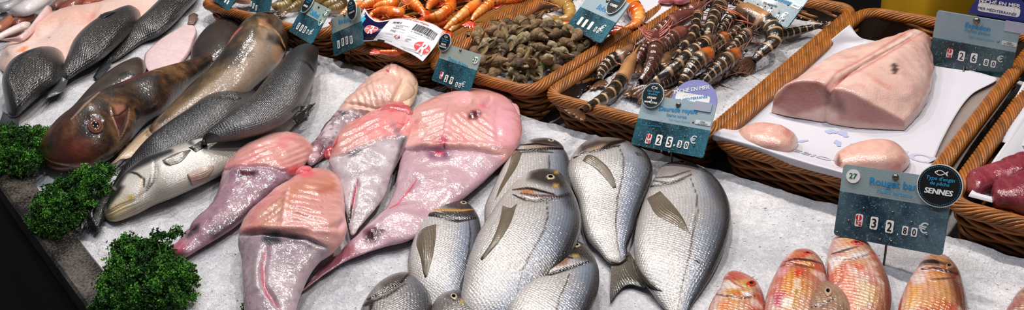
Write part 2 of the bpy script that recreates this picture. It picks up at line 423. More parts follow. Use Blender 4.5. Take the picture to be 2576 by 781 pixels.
def ice_h(x, y):
    """the level of the ice at a place of the stall"""
    p = np.stack([np.asarray(x, float), np.asarray(y, float), np.zeros_like(np.asarray(x, float))], -1)
    h = .004*fbm(p*9., 3)+.0035*fbm(p*38.+5, 2)+.0028*np.abs(fbm(p*95.+9, 2))
    s = (p-CURB_A) @ _cn
    y_ = p[..., 1]; return h-.004-.010*sm(.05, 0, s)-.05*sm(.992, 1.006, y_)*sm(1.60, 1.53, y_)*sm(-1.86, -1.84, p[..., 0])
# the bed: a fine grid over the stall, cut off along the stone rim
xs = np.arange(-3.1, .35, .0055); ys = np.arange(.12, 2.2, .0055)
X, Y = np.meshgrid(xs, ys, indexing='ij'); Zh = ice_h(X, Y)
s_in = (X-CURB_A[0])*_cn[0]+(Y-CURB_A[1])*_cn[1]
keep = (s_in > -.002) & (Y < 1.535)
fg = gridf(len(xs), len(ys)); kf = keep.ravel()[fg].all(1); fg = fg[kf]
used = np.unique(fg); rm = np.full(X.size, -1); rm[used] = np.arange(len(used))
V = np.stack([X, Y, Zh], -1).reshape(-1, 3)[used]
ib = mesh_obj('ice_bed', V, rm[fg], ICE)
tag(ib, 'bed of white crushed ice under the whole fish display', 'ice', kind='stuff')
# loose chips of ice lying on the bed
def chips(name, label, pts, lo, hi, group=None):
    n = len(pts); base = np.array([[1, 0, 0], [-1, 0, 0], [0, 1, 0], [0, -1, 0], [0, 0, 1], [0, 0, -1.]])
    bf = np.array([[0, 2, 4], [2, 1, 4], [1, 3, 4], [3, 0, 4], [2, 0, 5], [1, 2, 5], [3, 1, 5], [0, 3, 5]])
    sc = rng.uniform(.35, 1., (n, 1, 3))*np.array([1, 1, .6])*np.exp(rng.uniform(math.log(lo), math.log(hi), (n, 1, 1)))
    q = rng.normal(size=(n, 4)); q /= np.linalg.norm(q, axis=1, keepdims=True); w_, x_, y_, z_ = q.T
    Rm = np.stack([1-2*(y_*y_+z_*z_), 2*(x_*y_-z_*w_), 2*(x_*z_+y_*w_), 2*(x_*y_+z_*w_), 1-2*(x_*x_+z_*z_), 2*(y_*z_-x_*w_), 2*(x_*z_-y_*w_), 2*(y_*z_+x_*w_), 1-2*(x_*x_+y_*y_)], -1).reshape(n, 3, 3)
    v = (base[None]*sc+rng.normal(size=(n, 6, 3))*sc*.22) @ Rm.transpose(0, 2, 1)+pts[:, None]
    f = (bf[None]+np.arange(n)[:, None, None]*6).reshape(-1, 3)
    o = mesh_obj(name, v.reshape(-1, 3), f, CHIP, smooth=False)
    return tag(o, label, 'ice', group, 'stuff')
n = 15000
pp_ = np.stack([rng.uniform(0, 2576, n), rng.uniform(40, 800, n)], -1)
wp = W(pp_[:, 0], pp_[:, 1]); s_ = (wp-CURB_A) @ _cn
wp = wp[(s_ > .008) & (wp[:, 1] < .985)]
cl = fbm(wp*14., 2); wp = wp[cl+rng.uniform(-.5, .5, len(wp)) > .0]
wp[:, 2] = ice_h(wp[:, 0], wp[:, 1])-.0002
chips('ice_chips', 'loose clear chips of ice lying on the white ice bed', wp, .0008, .0030)

# ------------------------------------------------------------------ the stall's stone rim and dark front
gm, nt, b = new_mat('dark granite')
co = N(nt, 'ShaderNodeTexCoord'); v1 = N(nt, 'ShaderNodeTexNoise', Scale=260., Detail=4., Roughness=.7); v2 = N(nt, 'ShaderNodeTexNoise', Scale=14., Detail=3.)
for x in (v1, v2): L(nt, co.outputs['Object'], x.inputs['Vector'])
cr = N(nt, 'ShaderNodeValToRGB'); E_ = cr.color_ramp.elements; E_[0].position = .47; E_[0].color = C4('#0f0c0a'); E_[1].position = .66; E_[1].color = C4('#6d655c')
L(nt, mth(nt, 'MULTIPLY_ADD', v2.outputs[0], .5, mth(nt, 'MULTIPLY', v1.outputs[0], .55)), cr.inputs[0]); L(nt, cr.outputs[0], b.inputs['Base Color']); b.inputs['Roughness'].default_value = .28
bp = N(nt, 'ShaderNodeBump', Strength=.5, Distance=.001); L(nt, v1.outputs[0], bp.inputs['Height']); L(nt, bp.outputs[0], b.inputs['Normal'])
GRAN = gm
def prism_along(name, prof, mat, t0, t1, parent=None):
    """profile (inward, z) swept along the stall's rim"""
    q = [CURB_A+_cd*t+_cn*s+np.array([0, 0, z]) for t in (t0, t1) for s, z in prof]; k = len(prof)
    f = [tuple(range(k))[::-1], tuple(range(k, 2*k))]+[(i, (i+1) % k, k+(i+1) % k, k+i) for i in range(k)]
    o = mesh_obj(name, q, f, mat, parent, smooth=False)
    return o
struct(prism_along('trim_1', [(.004, -.02), (.004, .001), (.002, .004), (-.036, .004), (-.040, 0), (-.041, -.05), (-.03, -.06)], GRAN, -.5, .55))
DARK = plain('dark painted metal', '#2f2d2b', .5, noise=3., nvar=.5)
struct(prism_along('wall_front', [(-.012, -.06), (-.030, -.075), (-.20, -.9), (-.16, -.9)], DARK, -.6, .7))
BLK = plain('black rubber', '#0c0b0b', .4)
struct(prism_along('trim_2', [(-.03, -.058), (-.046, -.058), (-.048, -.078), (-.03, -.078)], BLK, -.55, .6))
fl = mesh_obj('floor', [(-6, -4, -.9), (4, -4, -.9), (4, 5, -.9), (-6, 5, -.9)], [(0, 1, 2, 3)], plain('dark floor', '#26231f', .5, noise=4., nvar=.3), smooth=False); struct(fl)
wb = mesh_obj('wall_back', [(-6, 3.3, -.9), (4, 3.3, -.9), (4, 3.3, 2.6), (-6, 3.3, 2.6)], [(0, 1, 2, 3)], plain('dark back wall', '#161311', .7, noise=2., nvar=.3), smooth=False); struct(wb)
# ------------------------------------------------------------------ painting and creasing helpers (places given as seen, applied to the skin itself)
def painter(base, strokes=(), polys=()):
    def ck(hx):
        k = C(hx); return k*.35 if k.mean() < .13 else k
    def fn(s, v, up, q, X):
        c = base(s, v, up, q, X); vis = sm(-.45, -.1, up)
        for poly, w, hx, a in polys: c = mix(c, ck(hx), softpoly(q, poly, w)*min(1, a*1.2)*vis)
        for pl, w, hx, a in strokes:
            d, t = dseg(q, pl); ww = w*(.45+.55*np.sin(np.pi*np.clip(t, .04, .96)))
            c = mix(c, ck(hx), sm(1., .35, d/ww)*min(1, a*1.2)*vis)
        return c
    return fn
def creaser(*lst):
    def fn(s, v, up, q, X):
        d = np.zeros(s.shape)
        for it in lst:
            if callable(it): d = d+it(s, v, up, q, X); continue
            pl, w, h = it[:3]
            dd, t = dseg(q, pl); d = d+h*np.exp(-(dd/w)**2)*np.minimum(1, np.minimum(t, 1-t)*6+.25)
        return d
    return fn
def place(pts, z=0.): return [float(x) for x in np.mean([W(p[0], p[1], z) for p in pts], 0)]

M_BREAM = skin('silver scales', rough=.27, coat=.5, coat_rough=.20, scale=300, scale_dark=.36, scale_bump=.40, noise=240, noise_bump=.3, nvar=.12, metal=.10, aniso=(1., 1.), bdist=.0010)
M_DBREAM = skin('dark scales', rough=.30, coat=.9, coat_rough=.20, scale=240, scale_dark=.6, scale_bump=.9, noise=260, noise_bump=.5, nvar=.2, bdist=.0014)
M_BASS = skin('slate scales', rough=.36, coat=.5, spec=.35, coat_rough=.20, scale=330, scale_dark=.55, scale_bump=.8, noise=300, noise_bump=.4, nvar=.14, metal=.05, bdist=.0010)
M_BELLY = skin('pale belly scales', rough=.32, coat=.5, coat_rough=.20, scale=330, scale_dark=.14, scale_bump=.3, noise=200, noise_bump=.4, nvar=.08, bdist=.0008)
M_SLIME = skin('slimy mottled skin', rough=.5, coat=.55, coat_rough=.15, spec=.3, noise=110, noise_bump=.45, nvar=.18, bdist=.0010, glint=300., glint_h=.45)
M_MULLET = skin('red scales', rough=.28, coat=.6, coat_rough=.20, scale=230, scale_dark=.42, scale_bump=.7, noise=220, noise_bump=.4, nvar=.14, aniso=(1., .9), bdist=.0011, sss=.05)
M_FIN = skin('fin', rough=.35, coat=.35, coat_rough=.1, noise=300, noise_bump=.3, nvar=.16, bdist=.0005)
M_EYE = skin('eye', rough=.07, coat=1., coat_rough=.03, noise=300, noise_bump=0., nvar=.03, bdist=.0001, glint_h=0.)
FISH = []

def finc(c0, c1, tip=None, rays_n=14, dark=.35):
    def f(u, v):
        c = mix(C(c0), C(c1), u)
        k = 1-dark*(.5+.5*np.cos(v*rays_n*2*np.pi))
        c = c*k[..., None]
        if tip: c = mix(c, C(tip), sm(.72, .95, u))
        return c
    return f

# ---- gilthead breams
def bream_base(dors, seed, dark=0., tone=1.):
    """dors: +1 the back lies on the ring's second side, -1 on the first"""
    def fn(s, v, up, q, X):
        y = v*dors
        c = ramp(y, [(-1, '#98928e'), (-.75, '#cac4c0'), (-.2, '#c8c2be'), (.2, '#b9b5b5'), (.5, '#989aa2'), (.74, '#666871'), (.9, '#383637'), (1, '#1f1c1b')])
        st = .5+.5*np.sin(y*46+vnoise(X*60+seed)*.7)                     # rows running along the flank
        c = c*(1-.10*st*sm(.12, .3, s)*sm(.95, .6, abs(y)))[..., None]
        nz = fbm(X*30+seed, 4); c = c*(1+.14*nz)[..., None]
        blue = sm(.25, .6, y)*sm(.95, .75, y)*sm(.2, .34, s)*(.5+.5*fbm(X*18+seed*3, 2)); c = mix(c, C('#8fa3c4'), blue*.4)
        br = sm(0.1, .7, fbm(X*22+seed*2, 3)); c = mix(c, C('#a8988a'), br*.35)
        hd = sm(.17, .06, s+.05*y*0); c = mix(c, C('#6f6259'), hd*(.35+.45*sm(-.6, .4, y)))
        if dark: c = mix(c, C('#57504a'), dark*(.6+.4*nz))
        return c*tone*.95
    return fn
def bream(label, tipA, pairs, tipB, dors=1, k=.36, z0=.0, seed=1., eye=None, strokes=(), polys=(), creases=(), pect=None, dark=0., lateral=None, tone=1., eye_r=(9, 6.5, .2)):
    root = thing('gilthead_bream', label, 'fish', place(pairs_mid(pairs)), 'gilthead breams lying head up on the ice')
    st = list(strokes)
    if lateral: st.append((lateral, 3.2, '#5b5048', .8))
    b = Body('body', M_BREAM, root, tipA, pairs, tipB, k=k, z0=z0, n=230, m=170, pw=.9, col=painter(bream_base(dors, seed, dark, tone), st, polys), disp=creaser(*creases) if creases else None)
    if eye:
        dome('eye', M_EYE, root, b.bvh, eye[0], eye[1], eye_r[0], eye_r[1], eye_r[2], [(0, '#060606'), (.42, '#0b0a0a'), (.5, '#b79a66'), (.62, '#cfc6b4'), (.78, '#7b6a58'), (1, '#2b2420')], h=.55)
    if pect: drape('pectoral_fin', M_FIN, root, b.bvh, pect, col=finc('#6f6252', '#54452c', rays_n=15), lift=.0016, lift_end=.0009, thick=.0008, rays_n=15, rbump=.0004)
    FISH.append((root, b)); return root, b
def pairs_mid(pairs): return [((p[0]+p[2])/2, (p[1]+p[3])/2) for p in pairs]

bream('silver bream partly covered by the topmost bream, nearest to the largest monkfish tail', (1366, 350),
      [(1318, 364, 1410, 364), (1292, 385, 1428, 392), (1262, 432, 1438, 428), (1237, 485, 1440, 480), (1219, 528, 1432, 545), (1222, 590, 1405, 610), (1236, 640, 1350, 660)], (1270, 710), seed=1, z0=.0,
      eye=(1386, 354), eye_r=(9, 4, .1), lateral=[(1382, 392), (1381, 420), (1378, 470)],
      strokes=[([(1300, 378), (1345, 378), (1385, 374), (1425, 375)], 6, '#1d1512', .9), ([(1303, 366), (1350, 362), (1400, 368)], 3.5, '#33251f', .8), ([(1310, 384), (1350, 381), (1390, 384)], 4, '#45302a', .6)],
      polys=[([(1320, 372), (1350, 366), (1390, 366), (1390, 372), (1345, 376)], 5, '#a0765c', .6), ([(1335, 352), (1370, 347), (1405, 355), (1420, 372), (1390, 366), (1340, 362)], 6, '#4c423d', .75)],
      creases=[([(1300, 380), (1345, 381), (1390, 377), (1425, 377)], 5, -.0022)],
      pect=[[(1313, 386), (1303, 384), (1288, 392)], [(1300, 420), (1290, 425), (1278, 425)], [(1270, 465), (1262, 468), (1258, 470)], [(1247, 503), (1246, 504), (1245, 505)]])
bream('topmost silver bream, with a yellow spot before the eye and orange gill', (1366, 424),
      [(1322, 438, 1404, 434), (1290, 470, 1432, 468), (1256, 512, 1456, 522), (1228, 556, 1461, 575), (1200, 600, 1440, 640), (1180, 650, 1400, 700), (1165, 710, 1345, 760), (1158, 780, 1280, 815)], (1190, 850), seed=2, z0=.016, k=.38,
      eye=(1385, 447), eye_r=(13, 8, .12), lateral=[(1376, 510), (1378, 545), (1368, 580), (1345, 620), (1315, 680), (1300, 740)],
      strokes=[([(1290, 478), (1325, 474), (1340, 476), (1395, 490)], 5, '#3a2520', .85), ([(1320, 500), (1345, 506), (1390, 500), (1440, 488)], 7, '#33302f', .75), ([(1290, 490), (1320, 503), (1345, 507)], 4, '#5a2a28', .8), ([(1310, 487), (1350, 494), (1395, 493)], 6, '#6a2f2a', .55)],
      polys=[([(1335, 432), (1365, 420), (1400, 432), (1425, 462), (1418, 476), (1375, 466), (1328, 452)], 8, '#564a43', .8), ([(1302, 476), (1338, 476), (1345, 486), (1320, 490)], 5, '#c07a48', .8), ([(1396, 430), (1406, 430), (1404, 437), (1394, 437)], 3, '#d1a03c', .9), ([(1393, 462), (1405, 464), (1404, 474), (1390, 471)], 4, '#d0a254', .85), ([(1425, 462), (1450, 500), (1450, 530), (1425, 520), (1410, 490)], 10, '#3d4048', .55)],
      creases=[([(1290, 485), (1320, 500), (1345, 504), (1400, 502), (1440, 492)], 5, -.0028), ([(1300, 470), (1350, 464), (1410, 476)], 8, .0012)],
      pect=[[(1300, 514), (1286, 527), (1264, 518)], [(1285, 560), (1268, 570), (1256, 560)], [(1255, 610), (1244, 618), (1236, 610)], [(1218, 650), (1212, 656), (1208, 652)]])
B3, b3b = bream('silver bream whose dark forked tail shows, just below the price sign', (1530, 353),
      [(1475, 362, 1588, 366), (1447, 386, 1626, 391), (1429, 420, 1641, 420), (1428, 446, 1641, 445), (1440, 475, 1632, 472), (1455, 510, 1618, 508), (1462, 552, 1603, 548), (1477, 600, 1590, 592), (1508, 635, 1578, 622), (1531, 660, 1578, 645)], (1556, 668), seed=3, z0=.002, k=.36,
      lateral=[(1556, 368), (1568, 395), (1567, 440), (1553, 500), (1549, 560), (1552, 610), (1562, 650)],
      strokes=[([(1443, 398), (1470, 385), (1510, 378), (1560, 366)], 5, '#231815', .9), ([(1508, 378), (1540, 362), (1572, 354)], 8, '#1f1815', .85), ([(1600, 385), (1608, 389), (1612, 392)], 6, '#2c231c', .9)],
      polys=[([(1462, 366), (1500, 352), (1565, 350), (1575, 356), (1500, 372), (1455, 388)], 6, '#6a5a50', .75), ([(1478, 376), (1515, 364), (1528, 366), (1500, 378)], 5, '#b98a66', .7), ([(1566, 350), (1640, 395), (1642, 430), (1610, 400)], 10, '#6d645a', .5)],
      creases=[([(1443, 398), (1475, 385), (1515, 378), (1560, 366)], 4, -.0022)],
      pect=[[(1465, 405), (1480, 393), (1500, 396)], [(1492, 420), (1510, 415), (1528, 420)], [(1518, 445), (1532, 440), (1544, 448)], [(1543, 475), (1550, 473), (1552, 478)]])
B4, b4b = bream('widest silver bream at the end of the group, towards the bare ice', (1715, 408),
      [(1668, 420, 1762, 424), (1640, 462, 1806, 458), (1616, 518, 1833, 508), (1599, 578, 1839, 555), (1594, 630, 1830, 605), (1606, 690, 1803, 672), (1641, 740, 1773, 722), (1668, 775, 1745, 762)], (1712, 812), seed=4, z0=-.002, k=.33,
      eye=(1716, 409), eye_r=(12, 5, .1), lateral=[(1738, 450), (1752, 490), (1754, 530), (1744, 590), (1733, 650), (1715, 720), (1705, 781)],
      strokes=[([(1636, 470), (1665, 466), (1700, 458), (1738, 440)], 6, '#38302e', .75), ([(1650, 448), (1690, 445), (1735, 430)], 4, '#4a3c3a', .6), ([(1640, 455), (1690, 462), (1720, 452)], 4, '#3c3030', .6), ([(1748, 656), (1757, 660), (1765, 664)], 4, '#2f2a28', .8)],
      polys=[([(1660, 418), (1700, 400), (1745, 410), (1770, 425), (1740, 440), (1690, 440), (1655, 446)], 8, '#8a7d7a', .65), ([(1770, 425), (1830, 500), (1836, 560), (1815, 520), (1780, 460)], 14, '#46423f', .5)],
      creases=[([(1636, 470), (1665, 466), (1700, 458), (1738, 440)], 5, -.0026)],
      pect=[[(1628, 500), (1645, 494), (1661, 482)], [(1650, 540), (1672, 530), (1692, 515)], [(1685, 560), (1706, 552), (1718, 550)], [(1735, 588), (1738, 590), (1737, 592)]])
drape('tail_fin', M_FIN, B3, multi_bvh([b3b, b4b]), [[(1538, 655), (1556, 660), (1582, 634)], [(1536, 700), (1562, 690), (1614, 682)], [(1535, 735), (1568, 706), (1642, 714)], [(1535, 766), (1556, 738), (1580, 719), (1622, 727), (1668, 735)]], col=finc('#5d554a', '#32291a', '#0d0a07', rays_n=17), lift=.0018, thick=.0009, z=.001, nv=50, nu=22, rays_n=17, rbump=.0004)
bream('small silver bream with a yellow cheek stripe lying next to the pink monkfish tail', (1140, 506),
      [(1098, 520, 1178, 516), (1070, 548, 1203, 545), (1048, 590, 1211, 598), (1032, 632, 1205, 650), (1024, 672, 1190, 700), (1034, 720, 1170, 750), (1060, 770, 1150, 790)], (1100, 840), seed=5, z0=.0, k=.4,
      eye=(1166, 511), eye_r=(10, 5, .1), lateral=[(1180, 553), (1184, 590), (1178, 640), (1160, 690), (1140, 730)],
      strokes=[([(1066, 541), (1095, 543), (1120, 548), (1150, 556), (1205, 548)], 7, '#17120f', .9), ([(1085, 528), (1120, 529), (1160, 530), (1190, 527)], 4.5, '#c08a2c', .85), ([(1066, 540), (1095, 536), (1120, 540)], 4, '#3b1f1b', .9)],
      polys=[([(1120, 503), (1160, 500), (1190, 520), (1200, 540), (1150, 528), (1110, 522)], 6, '#4c443d', .85), ([(1110, 530), (1185, 530), (1200, 546), (1150, 550), (1115, 543)], 5, '#3b342e', .7), ([(1085, 516), (1115, 505), (1120, 520), (1080, 528)], 5, '#b1a59d', .6)],
      creases=[([(1066, 545), (1095, 546), (1125, 551), (1190, 552)], 4, -.0022)],
      pect=[[(1052, 590), (1068, 578), (1098, 565)], [(1048, 615), (1078, 610), (1096, 600)], [(1058, 650), (1076, 655), (1088, 650)], [(1064, 685), (1070, 700), (1075, 695)]])
bream('silver bream with dark brown face, overlapping the belly of the topmost', (1432, 606),
      [(1394, 620, 1474, 622), (1364, 655, 1502, 664), (1337, 690, 1508, 700), (1307, 722, 1504, 735), (1282, 755, 1490, 775), (1267, 800, 1465, 830), (1258, 850, 1420, 890)], (1290, 970), seed=6, z0=.014, k=.4,
      eye=(1450, 618), eye_r=(12, 7, .1), lateral=[(1432, 690), (1425, 715), (1410, 745), (1400, 781)],
      strokes=[([(1336, 695), (1360, 660), (1390, 640), (1440, 650)], 6, '#4a2f22', .75), ([(1345, 690), (1385, 690), (1430, 675), (1480, 660)], 7, '#241a17', .85), ([(1330, 696), (1350, 688), (1362, 690)], 9, '#2a211e', .9)],
      polys=[([(1392, 614), (1428, 596), (1465, 600), (1495, 640), (1500, 662), (1450, 648), (1380, 640)], 8, '#4f3f38', .9), ([(1370, 655), (1400, 646), (1432, 650), (1425, 666), (1380, 672)], 5, '#8f5a38', .75), ([(1440, 640), (1455, 640), (1458, 648), (1440, 650)], 3, '#c29a4a', .7), ([(1362, 660), (1385, 645), (1370, 680), (1345, 690)], 5, '#6b4028', .7)],
      creases=[([(1345, 692), (1390, 686), (1430, 674), (1485, 660)], 5, -.0026)])
bream('dark grey bream head with closed mouth at the frame edge', (1005, 690),
      [(955, 718, 1062, 704), (927, 750, 1085, 745), (906, 790, 1088, 800), (900, 850, 1070, 870)], (950, 950), seed=7, z0=.0, k=.45, dark=.6, tone=.75,
      strokes=[([(925, 755), (965, 735), (1010, 710), (1025, 693)], 7, '#171310', .9), ([(938, 760), (975, 745), (1020, 715)], 5, '#201a17', .7), ([(915, 770), (935, 760), (932, 781)], 9, '#16120f', .8)],
      polys=[([(960, 715), (1005, 687), (1030, 692), (1000, 715), (965, 735)], 8, '#5d4a40', .7)],
      creases=[([(925, 755), (965, 735), (1010, 710), (1030, 692)], 5, -.003)])
bream('dark bream head with a pale ringed eye at the frame edge', (1160, 735),
      [(1112, 748, 1214, 754), (1088, 775, 1242, 785), (1080, 840, 1250, 850)], (1140, 960), seed=8, z0=.0, k=.5, dark=.75, tone=.6,
      eye=(1142, 748), eye_r=(11, 9, .4), polys=[([(1157, 755), (1165, 753), (1166, 764), (1156, 765)], 3, '#c0992c', .85), ([(1120, 745), (1160, 735), (1215, 750), (1235, 781), (1180, 760)], 8, '#332c27', .7)])

# ---- red mullets
def mullet_base(dors, seed, brown=0.):
    def fn(s, v, up, q, X):
        y = v*dors
        c = ramp(y, [(-1, '#d98a78'), (-.7, '#e2c0b4'), (-.35, '#e0a27e'), (0, '#dd9a6c'), (.3, '#d3a184'), (.6, '#b5785a'), (.85, '#8a4630'), (1, '#5a2a1e')])
        n1 = fbm(X*34+seed, 3); n2 = fbm(X*np.array([52, 52, 52])+seed*5, 3)
        c = mix(c, C('#cf3d22'), sm(.1, .45, n1)*.65); c = mix(c, C('#eedbd2'), sm(.12, .5, n2)*.7); c = mix(c, C('#d08a2a'), sm(.15, .4, fbm(X*26+seed*9, 2))*sm(.6, .2, abs(y-.05))*.8)
        c = mix(c, C('#b23f48'), sm(.25, .5, fbm(X*46+seed*3, 2))*.55)
        hd = sm(.2, .1, s); c = mix(c, C('#cf5a3a'), hd*(.45+.3*n1))
        if brown: c = mix(c, mix(C('#8a6a52'), C('#b08f72'), .5+.5*n2), brown)
        return c*.92
    return fn
def mullet(label, tipA, pairs, tipB, seed, eye=None, z0=0., strokes=(), polys=(), brown=0., k=.55, creases=(), pect=None, eye_r=(10, 8, .1), ring='#c9371c'):
    root = thing('red_mullet', label, 'fish', place(pairs_mid(pairs)), 'red mullets lying head up on the ice')
    b = Body('body', M_MULLET, root, tipA, pairs, tipB, k=k, z0=z0, n=130, m=88, pw=.92, col=painter(mullet_base(1, seed, brown), strokes, polys), disp=creaser(*creases) if creases else None)
    if eye: dome('eye', M_EYE, root, b.bvh, eye[0], eye[1], eye_r[0], eye_r[1], eye_r[2], [(0, '#0a0605'), (.4, '#140a08'), (.5, ring), (.75, ring), (1, '#8a4630')], h=.5)
    if pect: drape('pectoral_fin', M_FIN, root, b.bvh, pect, col=finc('#d98a50', '#e0a05a', rays_n=8, dark=.2), lift=.0018, rays_n=8)
    FISH.append((root, b))
mullet('red mullet with a bright red eye, nearest to the silver breams', (1846, 683), [(1824, 695, 1870, 692), (1812, 728, 1905, 714), (1793, 757, 1920, 745), (1779, 790, 1926, 785), (1771, 850, 1910, 860)], (1810, 960), 1., eye=(1890, 714), eye_r=(13, 9, -.2),
       strokes=[([(1800, 742), (1830, 745), (1860, 752), (1900, 745)], 3.5, '#8a4a3c', .8), ([(1830, 700), (1850, 715), (1870, 725)], 4, '#a8341f', .5)], polys=[([(1815, 705), (1850, 712), (1875, 722), (1850, 728), (1815, 725)], 6, '#ecdcd4', .85), ([(1862, 732), (1885, 736), (1892, 748), (1872, 745)], 3, '#e6e2e8', .9), ([(1832, 685), (1860, 682), (1905, 715), (1880, 700), (1845, 705)], 5, '#c2472b', .8), ([(1810, 762), (1838, 755), (1832, 790), (1805, 790)], 5, '#d97a35', .9)],
       creases=[([(1800, 744), (1830, 748), (1860, 755), (1905, 748)], 4, -.002)])
mullet('red mullet with an orange flank and pink blotches, behind the small brown mullet', (2014, 633), [(1985, 642, 2048, 640), (1964, 668, 2071, 667), (1949, 696, 2080, 700), (1933, 730, 2082, 740), (1923, 775, 2078, 785), (1920, 840, 2060, 850)], (1965, 950), 2., eye=(2032, 637), eye_r=(12, 4, .1), k=.6,
       strokes=[([(1972, 660), (2000, 652), (2040, 656), (2070, 665)], 4, '#6a3a34', .8), ([(1962, 672), (1990, 663), (2050, 676)], 3.5, '#7a4038', .6), ([(2004, 730), (2003, 750), (1995, 781)], 4, '#b88a1c', .8)],
       polys=[([(1975, 690), (2000, 680), (2000, 710), (1985, 740), (1965, 730)], 6, '#d98a40', .85), ([(1948, 740), (1975, 735), (1965, 775), (1945, 765)], 6, '#b8455a', .8), ([(1955, 680), (1985, 672), (1980, 688), (1955, 692)], 4, '#e0909a', .8), ([(1998, 682), (2018, 676), (2018, 690), (2002, 700)], 3, '#d63c20', .9), ([(1968, 752), (1995, 750), (1990, 775), (1965, 772)], 4, '#e8dcc8', .85), ([(2000, 700), (2015, 705), (2005, 740), (1995, 735)], 4, '#ead8ce', .7)],
       creases=[([(1962, 672), (2000, 661), (2045, 668), (2072, 675)], 4, -.002)])
mullet('largest red mullet, head tucked under the price sign, with a spotted pale flank', (2134, 595), [(2098, 603, 2172, 604), (2084, 637, 2200, 640), (2080, 672, 2221, 674), (2083, 712, 2236, 712), (2096, 760, 2243, 757), (2110, 830, 2225, 830)], (2160, 930), 3., eye=(2156, 612), eye_r=(16, 7, .15), z0=.004, k=.55,
       strokes=[([(2092, 640), (2120, 632), (2160, 620)], 4, '#5c3a40', .7), ([(2122, 655), (2150, 652), (2185, 640)], 4, '#7c4a58', .7), ([(2120, 660), (2118, 690), (2112, 710)], 4, '#b8423a', .7), ([(2215, 755), (2222, 720), (2226, 781)], 3, '#d8b8a0', .4)],
       polys=[([(2095, 675), (2122, 668), (2118, 705), (2100, 710)], 6, '#d97a4c', .85), ([(2122, 672), (2145, 690), (2150, 781), (2125, 781), (2115, 720)], 8, '#e08a6c', .8), ([(2082, 650), (2130, 645), (2115, 662), (2088, 690)], 6, '#ecdcd8', .8), ([(2135, 638), (2185, 632), (2180, 648), (2140, 650)], 6, '#ddd6d8', .8), ([(2150, 690), (2190, 680), (2200, 781), (2155, 781)], 14, '#d8c8b8', .5)],
       creases=[([(2088, 655), (2125, 655), (2160, 650), (2195, 640)], 4, -.002), ([(2122, 660), (2118, 690), (2105, 715)], 5, -.0018)])
mullet('small brownish mullet lying over two red mullets', (2074, 709), [(2054, 719, 2096, 716), (2041, 744, 2123, 740), (2033, 780, 2138, 772), (2030, 850, 2130, 850)], (2080, 930), 4., eye=(2083, 735), eye_r=(12, 11, 1.2), brown=.85, z0=.016, k=.6, ring='#b9a08a',
       strokes=[([(2040, 775), (2070, 768), (2100, 752)], 5, '#6e4650', .7)], creases=[([(2040, 775), (2070, 768), (2105, 750)], 4, -.0018)])
mullet('red mullet with an orange belly and pale brown eye, alone right of the signpost', (2347, 642), [(2324, 652, 2382, 650), (2303, 684, 2411, 683), (2285, 711, 2423, 723), (2269, 746, 2431, 760), (2258, 788, 2432, 802), (2262, 850, 2410, 860)], (2310, 960), 5., eye=(2387, 670), eye_r=(11, 8, .1), ring='#b98a62', k=.55,
       strokes=[([(2318, 678), (2350, 676), (2390, 684), (2408, 690)], 6, '#6a2f3c', .8), ([(2340, 704), (2370, 702), (2400, 700)], 3.5, '#8c4a44', .7), ([(2268, 745), (2262, 781), (2260, 800)], 5, '#c9501c', .8)],
       polys=[([(2325, 660), (2360, 650), (2378, 662), (2365, 674), (2325, 670)], 5, '#d9a88c', .8), ([(2285, 715), (2320, 715), (2300, 775), (2275, 781)], 8, '#e0a058', .8), ([(2290, 695), (2330, 690), (2325, 712), (2300, 718)], 6, '#e6c8c0', .8), ([(2385, 655), (2412, 690), (2428, 760), (2425, 781), (2400, 740), (2385, 690)], 10, '#8a3c22', .55)],
       creases=[([(2314, 680), (2350, 680), (2390, 688), (2410, 692)], 4, -.002), ([(2335, 706), (2345, 712), (2330, 740)], 5, -.0016)])
mullet('pinkish mullet cut off at the bottom corner, away from the others', (2592, 716), [(2562, 737, 2640, 737), (2542, 764, 2660, 770), (2527, 800, 2670, 810)], (2580, 950), 6., brown=.45, k=.55)

# ---- sea bass
def bass_base(seed, white=None, dors=-1):
    def fn(s, v, up, q, X):
        y = v*dors
        n1 = fbm(X*40+seed, 3)
        c = ramp(y, [(-1, '#605d5c'), (-.7, '#48484b'), (-.2, '#2a2b2f'), (.3, '#1b1c1f'), (1, '#121214')]) if white is None else white(s, y, q, X)
        return c*(1+.22*n1)[..., None]
    return fn
def bass(name, label, tipA, pairs, tipB, base, k, z0, strokes=(), polys=(), creases=(), tail=None, eye=None, fins=(), eyec=None, mat=None, cat='fish', group=None, tailc=('#4a4b50', '#2a2a2e', '#141416'), n=220, m=150, flat=.75, over=()):
    root = thing(name, label, cat, place(pairs_mid(pairs)), group)
    b = Body('body', mat or M_BASS, root, tipA, pairs, tipB, k=k, z0=z0, n=n, m=m, col=painter(base, strokes, polys), disp=creaser(*creases) if creases else None, flat=flat)
    if tail: drape('tail_fin', M_FIN, root, multi_bvh([b]+list(over)) if over else b.bvh, tail, col=finc(*tailc, rays_n=12), lift=.0022, thick=.0009, z=z0+.004, nv=36, rays_n=12)
    if eye: dome('eye', M_EYE, root, b.bvh, *eye, eyec or [(0, '#050505'), (.5, '#0a0a0a'), (.6, '#a89a88'), (.8, '#6a5e54'), (1, '#2b2420')], h=.5)
    for nm, rows, cc in fins: drape(nm, M_FIN, root, b.bvh, rows, col=cc, lift=.0025, z=z0+.006, lift_end=.002)
    FISH.append((root, b)); return root, b
